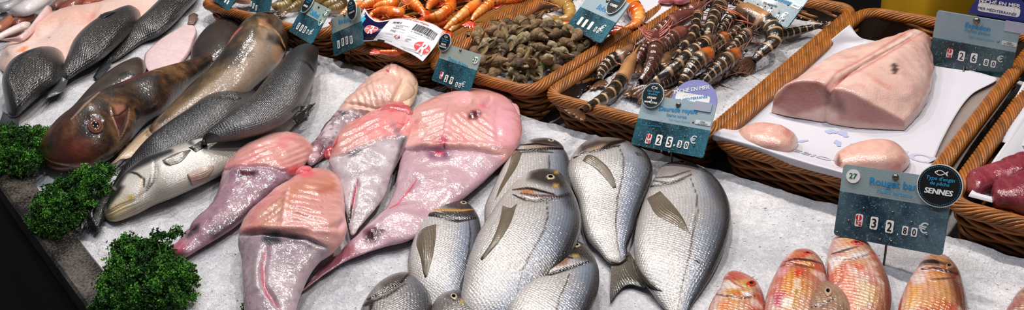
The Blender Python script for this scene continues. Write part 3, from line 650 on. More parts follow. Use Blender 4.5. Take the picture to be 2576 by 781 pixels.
# the pale-bellied bass, head down at the parsley
def whitebass(s, y, q, X):
    c = ramp(y, [(-1, '#a8a198'), (-.5, '#cbc4bb'), (.2, '#cdc6bd'), (.7, '#b5aea5'), (1, '#8d8780')])
    hd = sm(.24, .08, s); c = mix(c, C('#c9b48a'), hd*.75); return c
bass('sea_bass', 'pale bellied sea bass, mouth down by the parsley, white underside turned up', (264, 549),
     [(264, 520, 288, 558), (277, 484, 345, 536), (305, 446, 397, 508), (355, 404, 440, 494), (420, 378, 490, 473), (480, 358, 545, 447), (548, 345, 604, 415), (622, 322, 662, 385), (690, 306, 714, 345), (728, 299, 744, 312)], (752, 302), bass_base(3, whitebass), .52, .0, mat=M_BELLY,
     strokes=[([(266, 535), (300, 515), (340, 500)], 2.5, '#7d6a48', .7), ([(270, 545), (305, 528), (350, 510)], 2.5, '#8a774e', .7), ([(285, 552), (325, 535), (380, 505)], 2.5, '#8c7a58', .6), ([(300, 540), (350, 520), (400, 500)], 2, '#94856a', .6), ([(322, 432), (345, 438), (362, 452), (362, 470)], 5, '#3e342c', .8), ([(388, 402), (392, 430), (385, 460), (370, 480)], 4, '#4c4038', .8), ([(360, 445), (355, 475), (350, 490)], 4, '#b88a5a', .6), ([(380, 440), (374, 462), (366, 478)], 3, '#6b523c', .7), ([(330, 540), (380, 515), (440, 496), (490, 473)], 4, '#8d8078', .6)],
     polys=[([(262, 510), (300, 445), (360, 395), (430, 372), (480, 352), (490, 366), (440, 382), (395, 402), (345, 425), (318, 440), (300, 470), (278, 515), (268, 540)], 6, '#26272b', .96), ([(275, 490), (300, 465), (312, 470), (300, 490), (280, 510)], 6, '#3b302b', .9), ([(262, 540), (290, 515), (330, 500), (320, 525), (290, 555), (268, 555)], 8, '#d3bd86', .6), ([(322, 495), (336, 490), (338, 500), (326, 506)], 4, '#b9922f', .7), ([(430, 372), (470, 358), (486, 368), (490, 395), (470, 385), (440, 385)], 5, '#cfc6bb', .7)],
     creases=[([(388, 400), (394, 430), (386, 460), (368, 482), (330, 510)], 5, -.0025), ([(362, 445), (358, 472), (340, 500)], 4, -.0014), ([(268, 540), (310, 518), (350, 502)], 3, -.0014), ([(290, 553), (340, 532), (400, 503)], 3, -.0012)],
     eye=(289, 476, 10, 7, .7), eyec=[(0, '#8f7a84'), (.5, '#6d5a66'), (.8, '#2c2426'), (1, '#15110f')],
     tail=[[(738, 298), (742, 306), (748, 314)], [(762, 280), (764, 288), (768, 296)], [(780, 268), (776, 282), (778, 292)], [(795, 259), (780, 278), (775, 294)]],
     fins=[('pectoral_fin', [[(408, 404), (416, 413), (428, 418)], [(440, 388), (448, 400), (455, 408)], [(478, 377), (479, 378), (480, 380)]], finc('#8a8078', '#5b5650', rays_n=8)),
           ('pelvic_fin', [[(470, 440), (476, 452), (484, 468)], [(505, 422), (515, 440), (520, 452)], [(537, 417), (538, 420), (539, 424)]], finc('#b08a80', '#b3a288', rays_n=9, dark=.25))],
     tailc=('#5a585a', '#2a292c', '#121214'))
WB = FISH[-1]
J = Body('upper_jaw', M_BASS, WB[0], (288, 474), [(270, 482, 284, 500), (248, 505, 270, 530), (232, 535, 262, 560), (222, 560, 250, 580)], (236, 588), k=.6, z0=.0, n=60, m=40, col=lambda s, v, up, q, X: np.broadcast_to(C('#121114'), s.shape+(3,))*(1+.5*fbm(X*60, 2))[..., None])
drape('lip', M_FIN, WB[0], J.bvh, [[(244, 520), (238, 535), (234, 548)], [(222, 545), (218, 556), (216, 566)], [(200, 572), (202, 578), (206, 582)]], col=finc('#17161a', '#0c0b0d', rays_n=5), lift=.004, z=.006)
bass('sea_bass', 'dark sea bass wedged between the mottled gurnard and the arched bass, round snout', (641, 226),
     [(618, 217, 640, 246), (572, 226, 622, 272), (514, 251, 587, 303), (462, 286, 532, 347), (402, 329, 478, 384), (364, 357, 432, 414), (324, 403, 375, 440), (296, 440, 325, 465)], (282, 476), bass_base(5), .6, .006,
     strokes=[([(548, 246), (570, 240), (590, 250), (605, 248)], 6, '#0b0b0c', .8), ([(560, 250), (600, 238), (630, 236)], 3, '#5a5a5e', .4)], creases=[([(552, 246), (575, 242), (598, 250)], 5, -.0025)])
bass('sea_bass', 'dark arched sea bass with its tail on the pale bass, snout towards the ice', (800, 122),
     [(768, 118, 802, 142), (732, 136, 800, 172), (702, 168, 788, 208), (667, 212, 768, 246), (627, 262, 737, 284), (576, 301, 692, 313, None, .034), (532, 335, 622, 336, None, .046), (512, 348, 556, 350, None, .056)], (508, 361), bass_base(6, dors=-1), .62, .03,
     polys=[([(755, 120), (795, 118), (803, 150), (790, 165), (770, 150)], 8, '#2c2b2c', .8), ([(800, 150), (795, 195), (780, 225), (760, 255), (775, 200)], 10, '#77757a', .6)],
     strokes=[([(752, 150), (775, 160), (790, 180)], 5, '#18181a', .7), ([(640, 320), (650, 290), (655, 285)], 4, '#6a6a6e', .5)],
     over=[WB[1], FISH[-1][1]], tailc=('#2c2c30', '#17171a', '#0b0b0c'), tail=[[(514, 352), (518, 358), (522, 366)], [(500, 358), (505, 366), (512, 373)], [(486, 368), (492, 374), (500, 380)], [(474, 372), (484, 378), (492, 384)]],
     fins=[('anal_fin', [[(735, 283), (742, 275), (752, 268)], [(760, 280), (764, 273), (768, 268)], [(789, 262), (790, 263), (791, 264)]], finc('#3a3a3e', '#17171a', rays_n=8))])

# ---- tub gurnards (big brown fish)
def gurn_base(seed, belly=None, red=.5):
    def fn(s, v, up, q, X):
        n1 = fbm(X*16+seed, 5, .62); n2 = fbm(X*60+seed*2, 4, .65)
        c = ramp(n1*.9+n2*.5, [(-.4, '#100a06'), (-.15, '#2a1a10'), (.08, '#452c19'), (.35, '#6d4e2e')])
        if belly is not None: c = belly(c, s, v, q, X, n1, n2)
        return c
    return fn
def belly_d(c, s, v, q, X, n1, n2):
    c = mix(c, C('#8c4a2c'), sm(-.6, -.95, v)*.7)                                 # reddish back edge
    hd = sm(.42, .3, s); c = mix(c, C('#54251a')*(1+.5*n2)[..., None], hd*.42)
    return mix(c, C('#8a3c2c'), hd*sm(.6, .95, v)*.7)
bass('tub_gurnard', 'big brown fish with a large open eye and long flat snout beside the parsley', (100, 390),
     [(104, 366, 112, 416), (122, 334, 140, 430), (156, 292, 194, 431), (207, 252, 276, 402), (267, 221, 326, 357), (329, 197, 369, 310), (390, 174, 421, 276), (462, 154, 476, 216), (521, 136, 536, 166)], (560, 128), gurn_base(2, belly_d), .62, .0, mat=M_SLIME,
     strokes=[([(104, 392), (130, 408), (180, 420), (240, 416), (290, 392)], 3.5, '#d69a86', .85), ([(108, 400), (140, 418), (200, 424)], 3, '#7a2c22', .8), ([(278, 268), (285, 300), (298, 330), (300, 345)], 3, '#c08a78', .7), ([(325, 270), (322, 300), (312, 330), (300, 352)], 3, '#b07a6a', .6), ([(282, 292), (300, 290), (318, 275), (322, 268)], 4, '#3a1c14', .7), ([(340, 275), (350, 290), (345, 300)], 8, '#0f0806', .9), ([(180, 300), (215, 262), (250, 232)], 4, '#c8a890', .5), ([(300, 215), (345, 192), (385, 180)], 6, '#8a2a22', .6)],
     polys=[([(282, 280), (322, 268), (324, 300), (305, 340), (290, 310)], 6, '#6b3226', .7), ([(285, 262), (312, 262), (316, 285), (292, 295)], 5, '#a8705e', .6), ([(196, 300), (250, 295), (270, 320), (250, 345), (215, 345), (195, 330)], 10, '#241310', .6)],
     creases=[([(325, 268), (324, 300), (312, 332), (298, 360)], 5, -.003), ([(278, 270), (286, 300), (300, 330)], 4, .0018), ([(108, 400), (150, 418), (220, 420)], 4, -.002), ([(150, 330), (190, 290), (235, 250)], 10, .002), ([(220, 295), (250, 290), (270, 310)], 8, .0025)],
     eye=(240, 318, 21, 19, .3), eyec=[(0, '#04070a'), (.34, '#0a1016'), (.4, '#4a2a20'), (.62, '#8a5a48'), (.7, '#3c1d15'), (.85, '#8f5c4c'), (1, '#4a251b')],
     fins=[('pelvic_fin', [[(292, 392), (305, 380), (318, 362)], [(330, 385), (340, 368), (350, 352)], [(362, 352), (366, 344), (370, 338)]], finc('#8a6a50', '#b39a80', rays_n=9))], group=None, n=260, m=190)
def belly_e(c, s, v, q, X, n1, n2):
    c = mix(c, C('#43361f')*np.maximum(.15, 1+1.6*n1+.9*n2)[..., None], .6)
    b = sm(.42, .8, v+.45*n1)*sm(.1, .25, s); c = mix(c, C('#a08a78'), b*.9)
    tl = sm(.6, .9, s); return mix(c, C('#a98a66'), tl*.18*(1-b))
bass('tub_gurnard', 'brown mottled fish with a pale belly, head up against the baskets', (729, 84),
     [(692, 44, 726, 114), (652, 35, 713, 150), (612, 50, 690, 178), (580, 87, 660, 204), (546, 140, 621, 236), (500, 194, 562, 270), (450, 243, 502, 300), (405, 286, 442, 326), (376, 320, 396, 346)], (373, 345), gurn_base(4, belly_e), .55, .012, mat=M_SLIME,
     strokes=[([(652, 60), (690, 75), (705, 92), (718, 122), (722, 140)], 3, '#d39a72', .85), ([(705, 108), (716, 125), (722, 146)], 5, '#0d0a09', .95), ([(565, 118), (590, 85), (608, 68)], 5, '#b85a48', .75), ([(695, 158), (708, 145), (716, 138)], 5, '#e07a4c', .8), ([(530, 165), (560, 120), (585, 90)], 3, '#e8d8cc', .5)],
     polys=[([(648, 45), (672, 46), (672, 62), (652, 68)], 5, '#b08060', .6), ([(675, 85), (700, 92), (712, 120), (690, 112), (672, 98)], 6, '#4c3224', .7), ([(685, 115), (706, 112), (712, 135), (700, 155), (685, 150)], 6, '#cf9870', .6), ([(670, 30), (725, 75), (728, 105), (690, 70), (660, 40)], 8, '#7d5a44', .5)],
     creases=[([(652, 62), (690, 76), (708, 96), (720, 135)], 4, -.003), ([(705, 108), (716, 126), (722, 146)], 4, -.003), ([(648, 58), (690, 70), (712, 96)], 7, .0018)],
     tail=[[(372, 322), (382, 335), (394, 347)], [(340, 350), (352, 362), (362, 372)], [(310, 382), (318, 392), (326, 398)], [(279, 414), (288, 412), (300, 404)]], tailc=('#a58a6c', '#b59c80', '#8a7258'),
     fins=[('dorsal_fin', [[(660, 32), (690, 34), (700, 30)], [(680, 26), (705, 22), (712, 20)], [(702, 22), (726, 14), (735, 16)]], finc('#4d3a2c', '#2c2018', rays_n=7))], n=260, m=190)

# ---- dark breams and the rest of the far corner
def dbream_base(seed, pale=0.):
    def fn(s, v, up, q, X):
        n1 = fbm(X*26+seed, 3)
        c = ramp(v, [(-1, '#211f1e'), (-.5, '#383533'), (.1, '#474340'), (.6, '#383431'), (1, '#171514')])*(1+.35*n1)[..., None]
        return mix(c, C('#2f2b2a'), sm(.16, .04, s)*.8)*(1-.0*s)[..., None]
    return fn
bass('black_bream', 'dark scaly bream cut by the frame edge, above the parsley', (167, 146),
     [(142, 122, 167, 176), (94, 121, 150, 206), (48, 139, 119, 227), (16, 163, 88, 252), (0, 200, 62, 276), (8, 250, 44, 292)], (28, 300), dbream_base(1), .42, .006, mat=M_DBREAM, group='dark breams at the far side of the ice',
     strokes=[([(92, 122), (50, 140), (30, 165), (30, 200)], 5, '#1a1817', .6), ([(55, 145), (40, 175), (25, 205)], 6, '#2c2a29', .6)],
     creases=[([(95, 122), (58, 142), (40, 175), (30, 205)], 6, -.003)],
     tail=[[(8, 282), (26, 292), (46, 290)], [(0, 305), (22, 308), (48, 305)], [(-6, 330), (20, 325), (46, 328)]])
bass('black_bream', 'dark scaly bream with a black fin on its back, propped on the pink ray', (355, 34),
     [(324, 16, 351, 54), (264, 43, 326, 84), (217, 71, 289, 119), (180, 110, 251, 149), (164, 148, 206, 177), (153, 182, 174, 198)], (152, 204), dbream_base(2), .45, .012, mat=M_DBREAM, group='dark breams at the far side of the ice',
     tail=[[(150, 188), (160, 196), (172, 202)], [(130, 220), (142, 228), (158, 230)], [(106, 258), (120, 248), (140, 240)]],
     fins=[('dorsal_fin', [[(258, 46), (272, 42), (292, 30)], [(250, 44), (262, 38), (280, 28)], [(243, 45), (248, 36), (262, 34)]], finc('#2a2827', '#181716', rays_n=6))])
bass('black_bream', 'long dark silvery fish with its head out of frame, next to a dark bream', (500, -42),
     [(440, -36, 500, -14), (405, 2, 471, 20), (369, 37, 433, 60), (336, 69, 401, 84), (313, 97, 361, 103), (286, 127, 320, 131), (264, 153, 290, 151)], (262, 164), dbream_base(3), .5, .0, mat=M_DBREAM, group='dark breams at the far side of the ice',
     tail=[[(262, 150), (272, 158), (282, 160)], [(250, 170), (258, 178), (262, 184)], [(234, 196), (240, 200), (246, 204)]])
def flatc(c0, c1, seed, edge='#5a4a44'):
    def fn(s, v, up, q, X):
        n1 = fbm(X*30+seed, 4); c = mix(C(c0), C(c1), .5+.8*n1); return mix(c, C(edge), sm(.86, .99, abs(v)))
    return fn
bass('sole', 'pale pink flatfish, white side up with a small brown tail', (479, 60),
     [(464, 64, 491, 69), (436, 79, 495, 82), (407, 97, 489, 100), (381, 119, 481, 126), (364, 140, 467, 148), (366, 170, 440, 172)], (392, 190), flatc('#d8b9bd', '#e0c9c9', 3, '#8a6d70'), .12, .0, mat=M_SLIME,
     tail=[[(471, 62), (478, 63), (486, 63)], [(474, 50), (484, 48), (494, 50)], [(474, 40), (488, 33), (499, 38)]], tailc=('#8a7468', '#6a5346', '#4a382e'))
bass('turbot', 'dark brown slimy flatfish behind the brown mottled fish', (622, 44),
     [(592, 33, 616, 70), (554, 46, 602, 100), (524, 64, 582, 130), (498, 92, 552, 150), (482, 120, 520, 165), (479, 142, 500, 166)], (482, 160), flatc('#221915', '#33261f', 5, '#1a1210'), .2, .0, mat=M_SLIME, strokes=[([(572, 52), (574, 55)], 4, '#0d0a0a', .9)])
bass('turbot', 'brown speckled flatfish tucked behind the big brown head', (366, 160),
     [(346, 145, 368, 180), (309, 158, 352, 202), (267, 184, 312, 226), (226, 220, 272, 256), (182, 270, 232, 292), (142, 305, 178, 322)], (132, 322), flatc('#2f241e', '#4d3e34', 8, '#241a16'), .3, .0, mat=M_SLIME, strokes=[([(300, 190), (315, 185), (335, 188)], 8, '#1c1412', .8)])
def ray_base(s, v, up, q, X):
    n1 = fbm(X*12, 4); c = mix(C('#e6bcae'), C('#edd3c8'), .5+.8*n1); return mix(c, C('#dfa38f'), sm(.1, .6, fbm(X*7+4, 2))*.6)
bass('skate', 'large pale pink ray lying under the dark breams', (0, 172),
     [(18, 112, 50, 192), (58, 92, 110, 182), (104, 58, 172, 162), (162, 25, 242, 142), (238, 8, 322, 82), (320, -12, 372, 46), (390, -18, 412, 12)], (432, -12), ray_base, .13, .0, mat=M_SLIME,
     polys=[([(42, 130), (58, 118), (72, 117), (60, 130)], 4, '#e2824a', .85), ([(222, 50), (240, 20), (246, 10), (236, 44)], 3, '#d98a78', .6)], strokes=[([(123, 95), (125, 95)], 2.5, '#5a3228', .8)],
     creases=[([(85, 84), (120, 52), (160, 36), (210, 28)], 14, .009), ([(15, 135), (45, 125), (75, 112)], 9, .006), ([(222, 52), (240, 25), (250, 5)], 5, -.004), ([(60, 118), (110, 92), (160, 50)], 7, -.003)], n=170, m=130)
def smallc(h0, h1, seed, tip=None):
    def fn(s, v, up, q, X):
        n1 = fbm(X*40+seed, 3); c = mix(C(h0), C(h1), .5+.45*v+.5*n1)
        return mix(c, C(tip), sm(.2, .05, s)) if tip else c
    return fn
SM = 'small fish and squid heaped in the far corner'
for nm, lab, cat, tA, pr, tB, c0, c1, tip, kz in [
    ('squid', 'pale pink slender squid bent across the brown fish', 'squid', (131, 22), [(116, 17, 132, 33), (100, 34, 118, 47), (84, 55, 98, 64), (66, 78, 80, 85), (44, 93, 56, 102), (20, 96, 22, 104)], (0, 101), '#e4ccc8', '#d9b0ac', None, (.8, .03)),
    ('squid', 'pale squid with an orange end lying along the frame edge', 'squid', (77, 58), [(60, 56, 72, 70), (36, 66, 50, 78), (12, 78, 24, 88), (-14, 92, -6, 102)], (-30, 104), '#dcc0ba', '#e6d4cf', None, (.8, .02)),
    ('small_fish', 'silver grey fish with a pale head among the brown fish', 'fish', (20, 36), [(24, 26, 40, 42), (46, 12, 74, 36), (80, -6, 112, 16), (110, -30, 140, -6)], (150, -30), '#b9b2b4', '#d8d0d0', '#d9c0b8', (.6, .02)),
    ('small_fish', 'brown red fish with its blunt end near the silver one', 'fish', (40, 46), [(22, 40, 38, 56), (6, 50, 22, 70), (-12, 62, 0, 82)], (-30, 84), '#8d5540', '#a86a50', None, (.6, .01)),
    ('small_fish', 'red brown fish partly under the pale bent squid', 'fish', (96, 38), [(76, 35, 92, 44), (52, 44, 70, 56), (28, 58, 44, 68)], (20, 70), '#8c4a38', '#6e3a2e', None, (.7, .005)),
    ('small_fish', 'dark red fish squeezed below the pale squid', 'fish', (62, 76), [(46, 74, 56, 84), (20, 82, 34, 94), (-10, 92, 0, 101)], (-25, 104), '#7a4034', '#5f3029', None, (.7, .0)),
    ('small_fish', 'dark grey fish with a silver stripe in the corner of the frame', 'fish', (60, -4), [(40, -8, 56, 8), (16, 6, 34, 22), (-8, 12, 8, 30)], (-24, 30), '#5f5c60', '#a6a2a4', None, (.6, .02)),
    ('small_fish', 'greyish fish lying below the silver striped one', 'fish', (26, 34), [(12, 30, 22, 42), (-6, 38, 4, 52)], (-20, 56), '#7d7678', '#9c9496', None, (.6, .0)),
    ('small_fish', 'brown fish at the upper edge, behind the bent squid', 'fish', (128, 26), [(128, 10, 140, 26), (150, -4, 166, 14), (176, -16, 192, 0)], (200, -12), '#8a5a4a', '#6e463a', None, (.7, .015)),
    ('small_fish', 'red brown fish at the upper edge along the pink ray', 'fish', (140, 34), [(150, 20, 166, 30), (176, 4, 196, 20), (204, -10, 220, 8)], (236, -8), '#a0543c', '#7a4030', None, (.7, .01)),
    ('small_fish', 'rusty fish nearest to the dark bream on the upper edge', 'fish', (186, 24), [(196, 10, 206, 20), (222, -2, 232, 14), (250, -14, 262, 4)], (280, -10), '#b05a3c', '#8a4632', None, (.7, .008))]:
    bass(nm, lab, tA, pr, tB, smallc(c0, c1, len(FISH), tip), kz[0], kz[1], mat=M_SLIME, cat=cat, group=SM, n=60, m=32)
# ------------------------------------------------------------------ monkfish tails
M_MONK = skin('wet pink flesh', rough=.38, coat=.65, coat_rough=.15, spec=.35, noise=90, noise_bump=.5, nvar=.10, sss=.12, sss_r=(.9, .35, .3), bdist=.0010, glint=300., glint_h=.42)
def flesh(q, X, seed, pale=0.):
    n = fbm(X*24+seed, 4); c = mix(C('#bf7f78'), C('#d9a49c'), .5+.9*n)
    c = mix(c, C('#cf6f70'), sm(.15, .6, fbm(X*17+seed*3, 3))*.6); return mix(c, C('#d6b49f'), pale)
def hide(X, seed, dark=.4):
    n = fbm(X*22+seed, 4); c = mix(C('#856a73'), C('#bfaeb2'), .5+.9*n)
    c = mix(c, C('#6d5460'), sm(.05, .5, fbm(X*38+seed*2, 4))*dark); return mix(c, C('#4a3842'), sm(.12, .5, fbm(X*150+seed*7, 2))*.35*dark/.4)
def monk_base(edge, seed, kind='flesh', soft=10, dark=.4, pale=0., tint=None, tint_a=.4):
    """edge: pixel polygon of the skinned part; the rest is bare flesh"""
    def fn(s, v, up, q, X):
        c = flesh(q, X, seed, pale); h = hide(X, seed, dark)
        if tint: h = mix(h, C(tint), tint_a)
        return mix(c, h, softpoly(q, edge, soft)) if edge else c
    return fn
def folds(poly, ang, per, h, seed, soft=14, wob=.5):
    """fine ridges of the bare flesh inside a pixel polygon"""
    ca, sa = math.cos(ang), math.sin(ang)
    def fn(s, v, up, q, X):
        m = softpoly(q, poly, soft); t = q[..., 0]*ca+q[..., 1]*sa
        w = fbm(X*35+seed, 2)
        return m*(h*np.sin(t/per*2*np.pi+w*4*wob)+h*1.4*fbm(X*55+seed, 3))
    return fn
def lumps(h, f, seed):
    return lambda s, v, up, q, X: h*fbm(X*f+seed, 3)*sm(0, .15, s)
def monk(label, tipA, pairs, tipB, base, k, z0, strokes=(), polys=(), creases=(), n=190, m=120, **kw):
    root = thing('monkfish_tail', label, 'fish', place(pairs_mid(pairs)), 'skinned monkfish tails on the ice')
    b = Body('body', M_MONK, root, tipA, pairs, tipB, k=k, z0=z0, n=n, m=m, col=painter(base, strokes, polys), disp=creaser(*creases), **kw)
    FISH.append((root, b)); return root, b
# the pale tail nearest to the baskets
R1 = monk('pale cream monkfish tail with its torn end up by the baskets', (1002, 170),
     [(968, 175, 1046, 198), (932, 199, 1044, 238), (897, 229, 1008, 270), (862, 264, 962, 286), (846, 284, 905, 305), (824, 311, 873, 330), (800, 348, 846, 365), (781, 382, 816, 395)], (783, 416),
     monk_base([(845, 276), (880, 275), (925, 290), (905, 315), (870, 340), (850, 375), (820, 405), (770, 430), (750, 410), (800, 340)], 1, dark=.6, pale=.6, soft=8), .42, .0,
     polys=[([(850, 280), (868, 281), (876, 287), (862, 289)], 3, '#4a3c46', .9), ([(1010, 200), (1044, 190), (1046, 225), (1010, 260), (985, 275), (1000, 235)], 8, '#e2c8a8', .5), ([(785, 350), (815, 345), (820, 385), (790, 410), (765, 410)], 6, '#7a4a52', .5), ([(812, 378), (835, 376), (830, 398), (812, 400)], 6, '#b02030', .7)],
     strokes=[([(971, 177), (978, 180)], 4, '#b8303c', .8), ([(840, 290), (820, 312), (800, 340), (775, 385)], 4, '#5a4650', .7)],
     creases=[folds([(870, 260), (930, 200), (1000, 175), (1020, 190), (960, 270), (900, 285)], -.3, 16, .0006, 2), lumps(.005, 28, 2), ([(1020, 190), (1000, 230), (980, 275)], 5, -.006), ([(862, 262), (900, 262), (950, 278), (990, 270)], 5, -.004), ([(968, 180), (990, 185), (1015, 190)], 5, -.004), ([(880, 275), (930, 276), (965, 290)], 6, .003), ([(980, 168), (1000, 172)], 8, .004)])
# the middle pink one with the white-grey tail
R2 = monk('monkfish tail with red pink flesh and a white grey skinned end beside the largest one', (1008, 262),
     [(915, 300, 1043, 288), (858, 335, 1050, 318), (838, 375, 1030, 350), (832, 410, 1008, 395), (846, 455, 986, 440), (862, 500, 969, 490), (872, 545, 940, 530), (878, 575, 906, 570)], (886, 592),
     monk_base([(826, 398), (870, 385), (914, 365), (974, 343), (1030, 344), (1010, 400), (985, 460), (950, 530), (880, 610), (850, 520)], 2, dark=.35, tint='#d6d0d2', tint_a=.35, soft=6), .36, .012,
     polys=[([(880, 300), (960, 275), (1020, 262), (1040, 290), (1030, 335), (960, 345), (900, 340)], 14, '#dd7f80', .6), ([(970, 268), (1000, 262), (1010, 275), (985, 285)], 6, '#d04a55', .8), ([(985, 300), (1010, 340), (1025, 345), (1018, 375), (1000, 370)], 6, '#8a7f86', .6), ([(990, 420), (1012, 350), (1022, 346), (1008, 400), (980, 460)], 5, '#5c5358', .7), ([(875, 385), (900, 372), (912, 378), (900, 392), (878, 396)], 4, '#6a5c62', .6)],
     strokes=[([(900, 452), (892, 490), (884, 530), (878, 552)], 5, '#a03048', .85), ([(884, 520), (880, 545), (878, 560)], 7, '#38141c', .8), ([(838, 372), (846, 360), (850, 345)], 4, '#b0283a', .7), ([(1030, 300), (1020, 315), (1000, 310)], 4, '#c04a50', .6)],
     creases=[folds([(845, 380), (880, 330), (930, 300), (1010, 300), (1020, 335), (960, 345), (900, 370)], 1.1, 15, .0012, 3), lumps(.005, 30, 4), ([(832, 400), (880, 384), (914, 367), (974, 345), (1020, 346)], 4, -.004), ([(898, 455), (888, 510), (880, 550)], 5, -.005), ([(1025, 285), (1020, 310), (1000, 330)], 6, -.004), ([(970, 270), (1000, 285), (1030, 290)], 6, .003)])
# the biggest one
R3 = monk('largest monkfish tail, wide bright pink flesh with a dark red hole', (1180, 226),
     [(1095, 252, 1272, 244), (1048, 275, 1308, 294), (1026, 310, 1312, 345), (1018, 350, 1290, 385), (1009, 392, 1252, 424), (1000, 428, 1196, 474), (990, 480, 1122, 535), (965, 524, 1042, 600), (905, 585, 966, 622), (850, 636, 882, 652), (800, 680, 816, 692)], (757, 735),
     monk_base([(1000, 375), (1050, 368), (1110, 372), (1180, 375), (1260, 392), (1260, 430), (1180, 490), (1050, 605), (880, 660), (740, 745), (780, 690), (960, 520)], 3, dark=.22, tint='#c598a4', tint_a=.65, soft=6), .27, .004,
     polys=[([(1180, 282), (1200, 276), (1212, 282), (1198, 300), (1178, 300)], 4, '#8a1f3c', .95), ([(1068, 378), (1100, 372), (1140, 384), (1130, 402), (1080, 400)], 8, '#7d5068', .75), ([(1092, 382), (1112, 380), (1118, 390), (1098, 392)], 3, '#c23a58', .8), ([(1100, 355), (1120, 342), (1126, 350), (1118, 368)], 5, '#a82a4a', .85), ([(1110, 362), (1122, 364), (1118, 372)], 3, '#6a1230', .9), ([(1200, 264), (1225, 262), (1222, 275)], 5, '#d85a70', .7), ([(916, 580), (945, 570), (965, 580), (945, 608), (918, 608)], 8, '#6a2c40', .85), ([(1140, 225), (1182, 225), (1182, 255), (1142, 262)], 8, '#dc98a2', .5), ([(1215, 250), (1300, 250), (1305, 380), (1240, 360)], 20, '#dd9fae', .6), ([(800, 650), (880, 610), (900, 640), (830, 680), (770, 725)], 8, '#a04a5c', .55), ([(1060, 585), (1130, 535), (1200, 475), (1235, 440), (1240, 455), (1150, 510), (1075, 600)], 6, '#77646c', .6)],
     strokes=[([(1050, 450), (1030, 480), (1000, 515), (980, 525)], 4, '#c8485c', .8), ([(850, 625), (820, 650), (790, 690), (765, 725)], 5, '#3c1620', .85), ([(1130, 262), (1125, 300), (1115, 345), (1112, 368)], 6, '#e28a98', .5), ([(1018, 300), (1030, 320), (1022, 345)], 5, '#c0485a', .5)],
     creases=[folds([(1040, 360), (1045, 285), (1120, 265), (1125, 365)], 1.25, 15, .0013, 5), folds([(1130, 360), (1140, 270), (1215, 270), (1260, 365)], 2.2, 14, .0012, 6), lumps(.005, 22, 7), ([(1010, 378), (1060, 371), (1120, 374), (1190, 378), (1265, 392)], 4, -.006), ([(1020, 366), (1070, 362), (1130, 366), (1200, 366), (1280, 372)], 8, .004), ([(1180, 292), (1210, 280)], 6, -.006), ([(1133, 250), (1128, 300), (1118, 360)], 6, .003), ([(1145, 262), (1160, 252), (1190, 250)], 7, -.006), ([(1218, 262), (1232, 250), (1240, 240)], 7, -.007), ([(1255, 262), (1250, 300), (1255, 360)], 6, -.003), ([(1085, 388), (1120, 388)], 12, -.004), ([(930, 585), (945, 590)], 10, .003), ([(865, 622), (820, 655), (780, 705)], 5, -.004)], n=230, m=150)
# the left one
R4 = monk('purplish monkfish tail next to the pale bellied bass, thin end at the tall parsley', (756, 350),
     [(690, 346, 790, 376), (640, 364, 768, 412), (590, 393, 732, 448), (557, 428, 682, 485), (552, 470, 642, 522), (528, 520, 604, 560), (491, 555, 562, 590), (450, 604, 512, 620), (420, 637, 463, 648)], (432, 652),
     monk_base([(548, 428), (600, 418), (660, 415), (730, 432), (760, 450), (690, 490), (600, 570), (500, 640), (400, 660), (480, 550), (540, 470)], 4, dark=.55, tint='#94687a', tint_a=.65, soft=6), .42, .0,
     polys=[([(592, 432), (620, 428), (648, 432), (630, 446), (600, 446)], 5, '#5a1f36', .9), ([(606, 436), (625, 433), (630, 440)], 3, '#a84a68', .7), ([(550, 410), (575, 405), (575, 425), (552, 432)], 5, '#c2606c', .8), ([(720, 430), (745, 415), (785, 425), (785, 440), (740, 445)], 6, '#d0484c', .7), ([(700, 345), (745, 340), (740, 352), (705, 355)], 5, '#d2747c', .6), ([(472, 575), (500, 565), (495, 585), (470, 600)], 6, '#3c2630', .8), ([(415, 640), (450, 605), (475, 615), (450, 648), (430, 655)], 8, '#a8485e', .7), ([(520, 580), (600, 540), (640, 515), (650, 525), (540, 605)], 8, '#6a4656', .6)],
     strokes=[([(440, 612), (462, 590), (490, 570)], 4, '#b86878', .5)],
     creases=[folds([(590, 405), (650, 365), (760, 360), (770, 400), (720, 428), (640, 410)], 1.2, 13, .0012, 8), lumps(.004, 32, 9), ([(556, 430), (600, 420), (660, 418), (735, 436)], 4, -.003), ([(600, 438), (640, 438)], 7, -.003), ([(470, 578), (500, 575)], 8, -.003), ([(690, 430), (720, 440), (745, 452)], 6, -.003)])
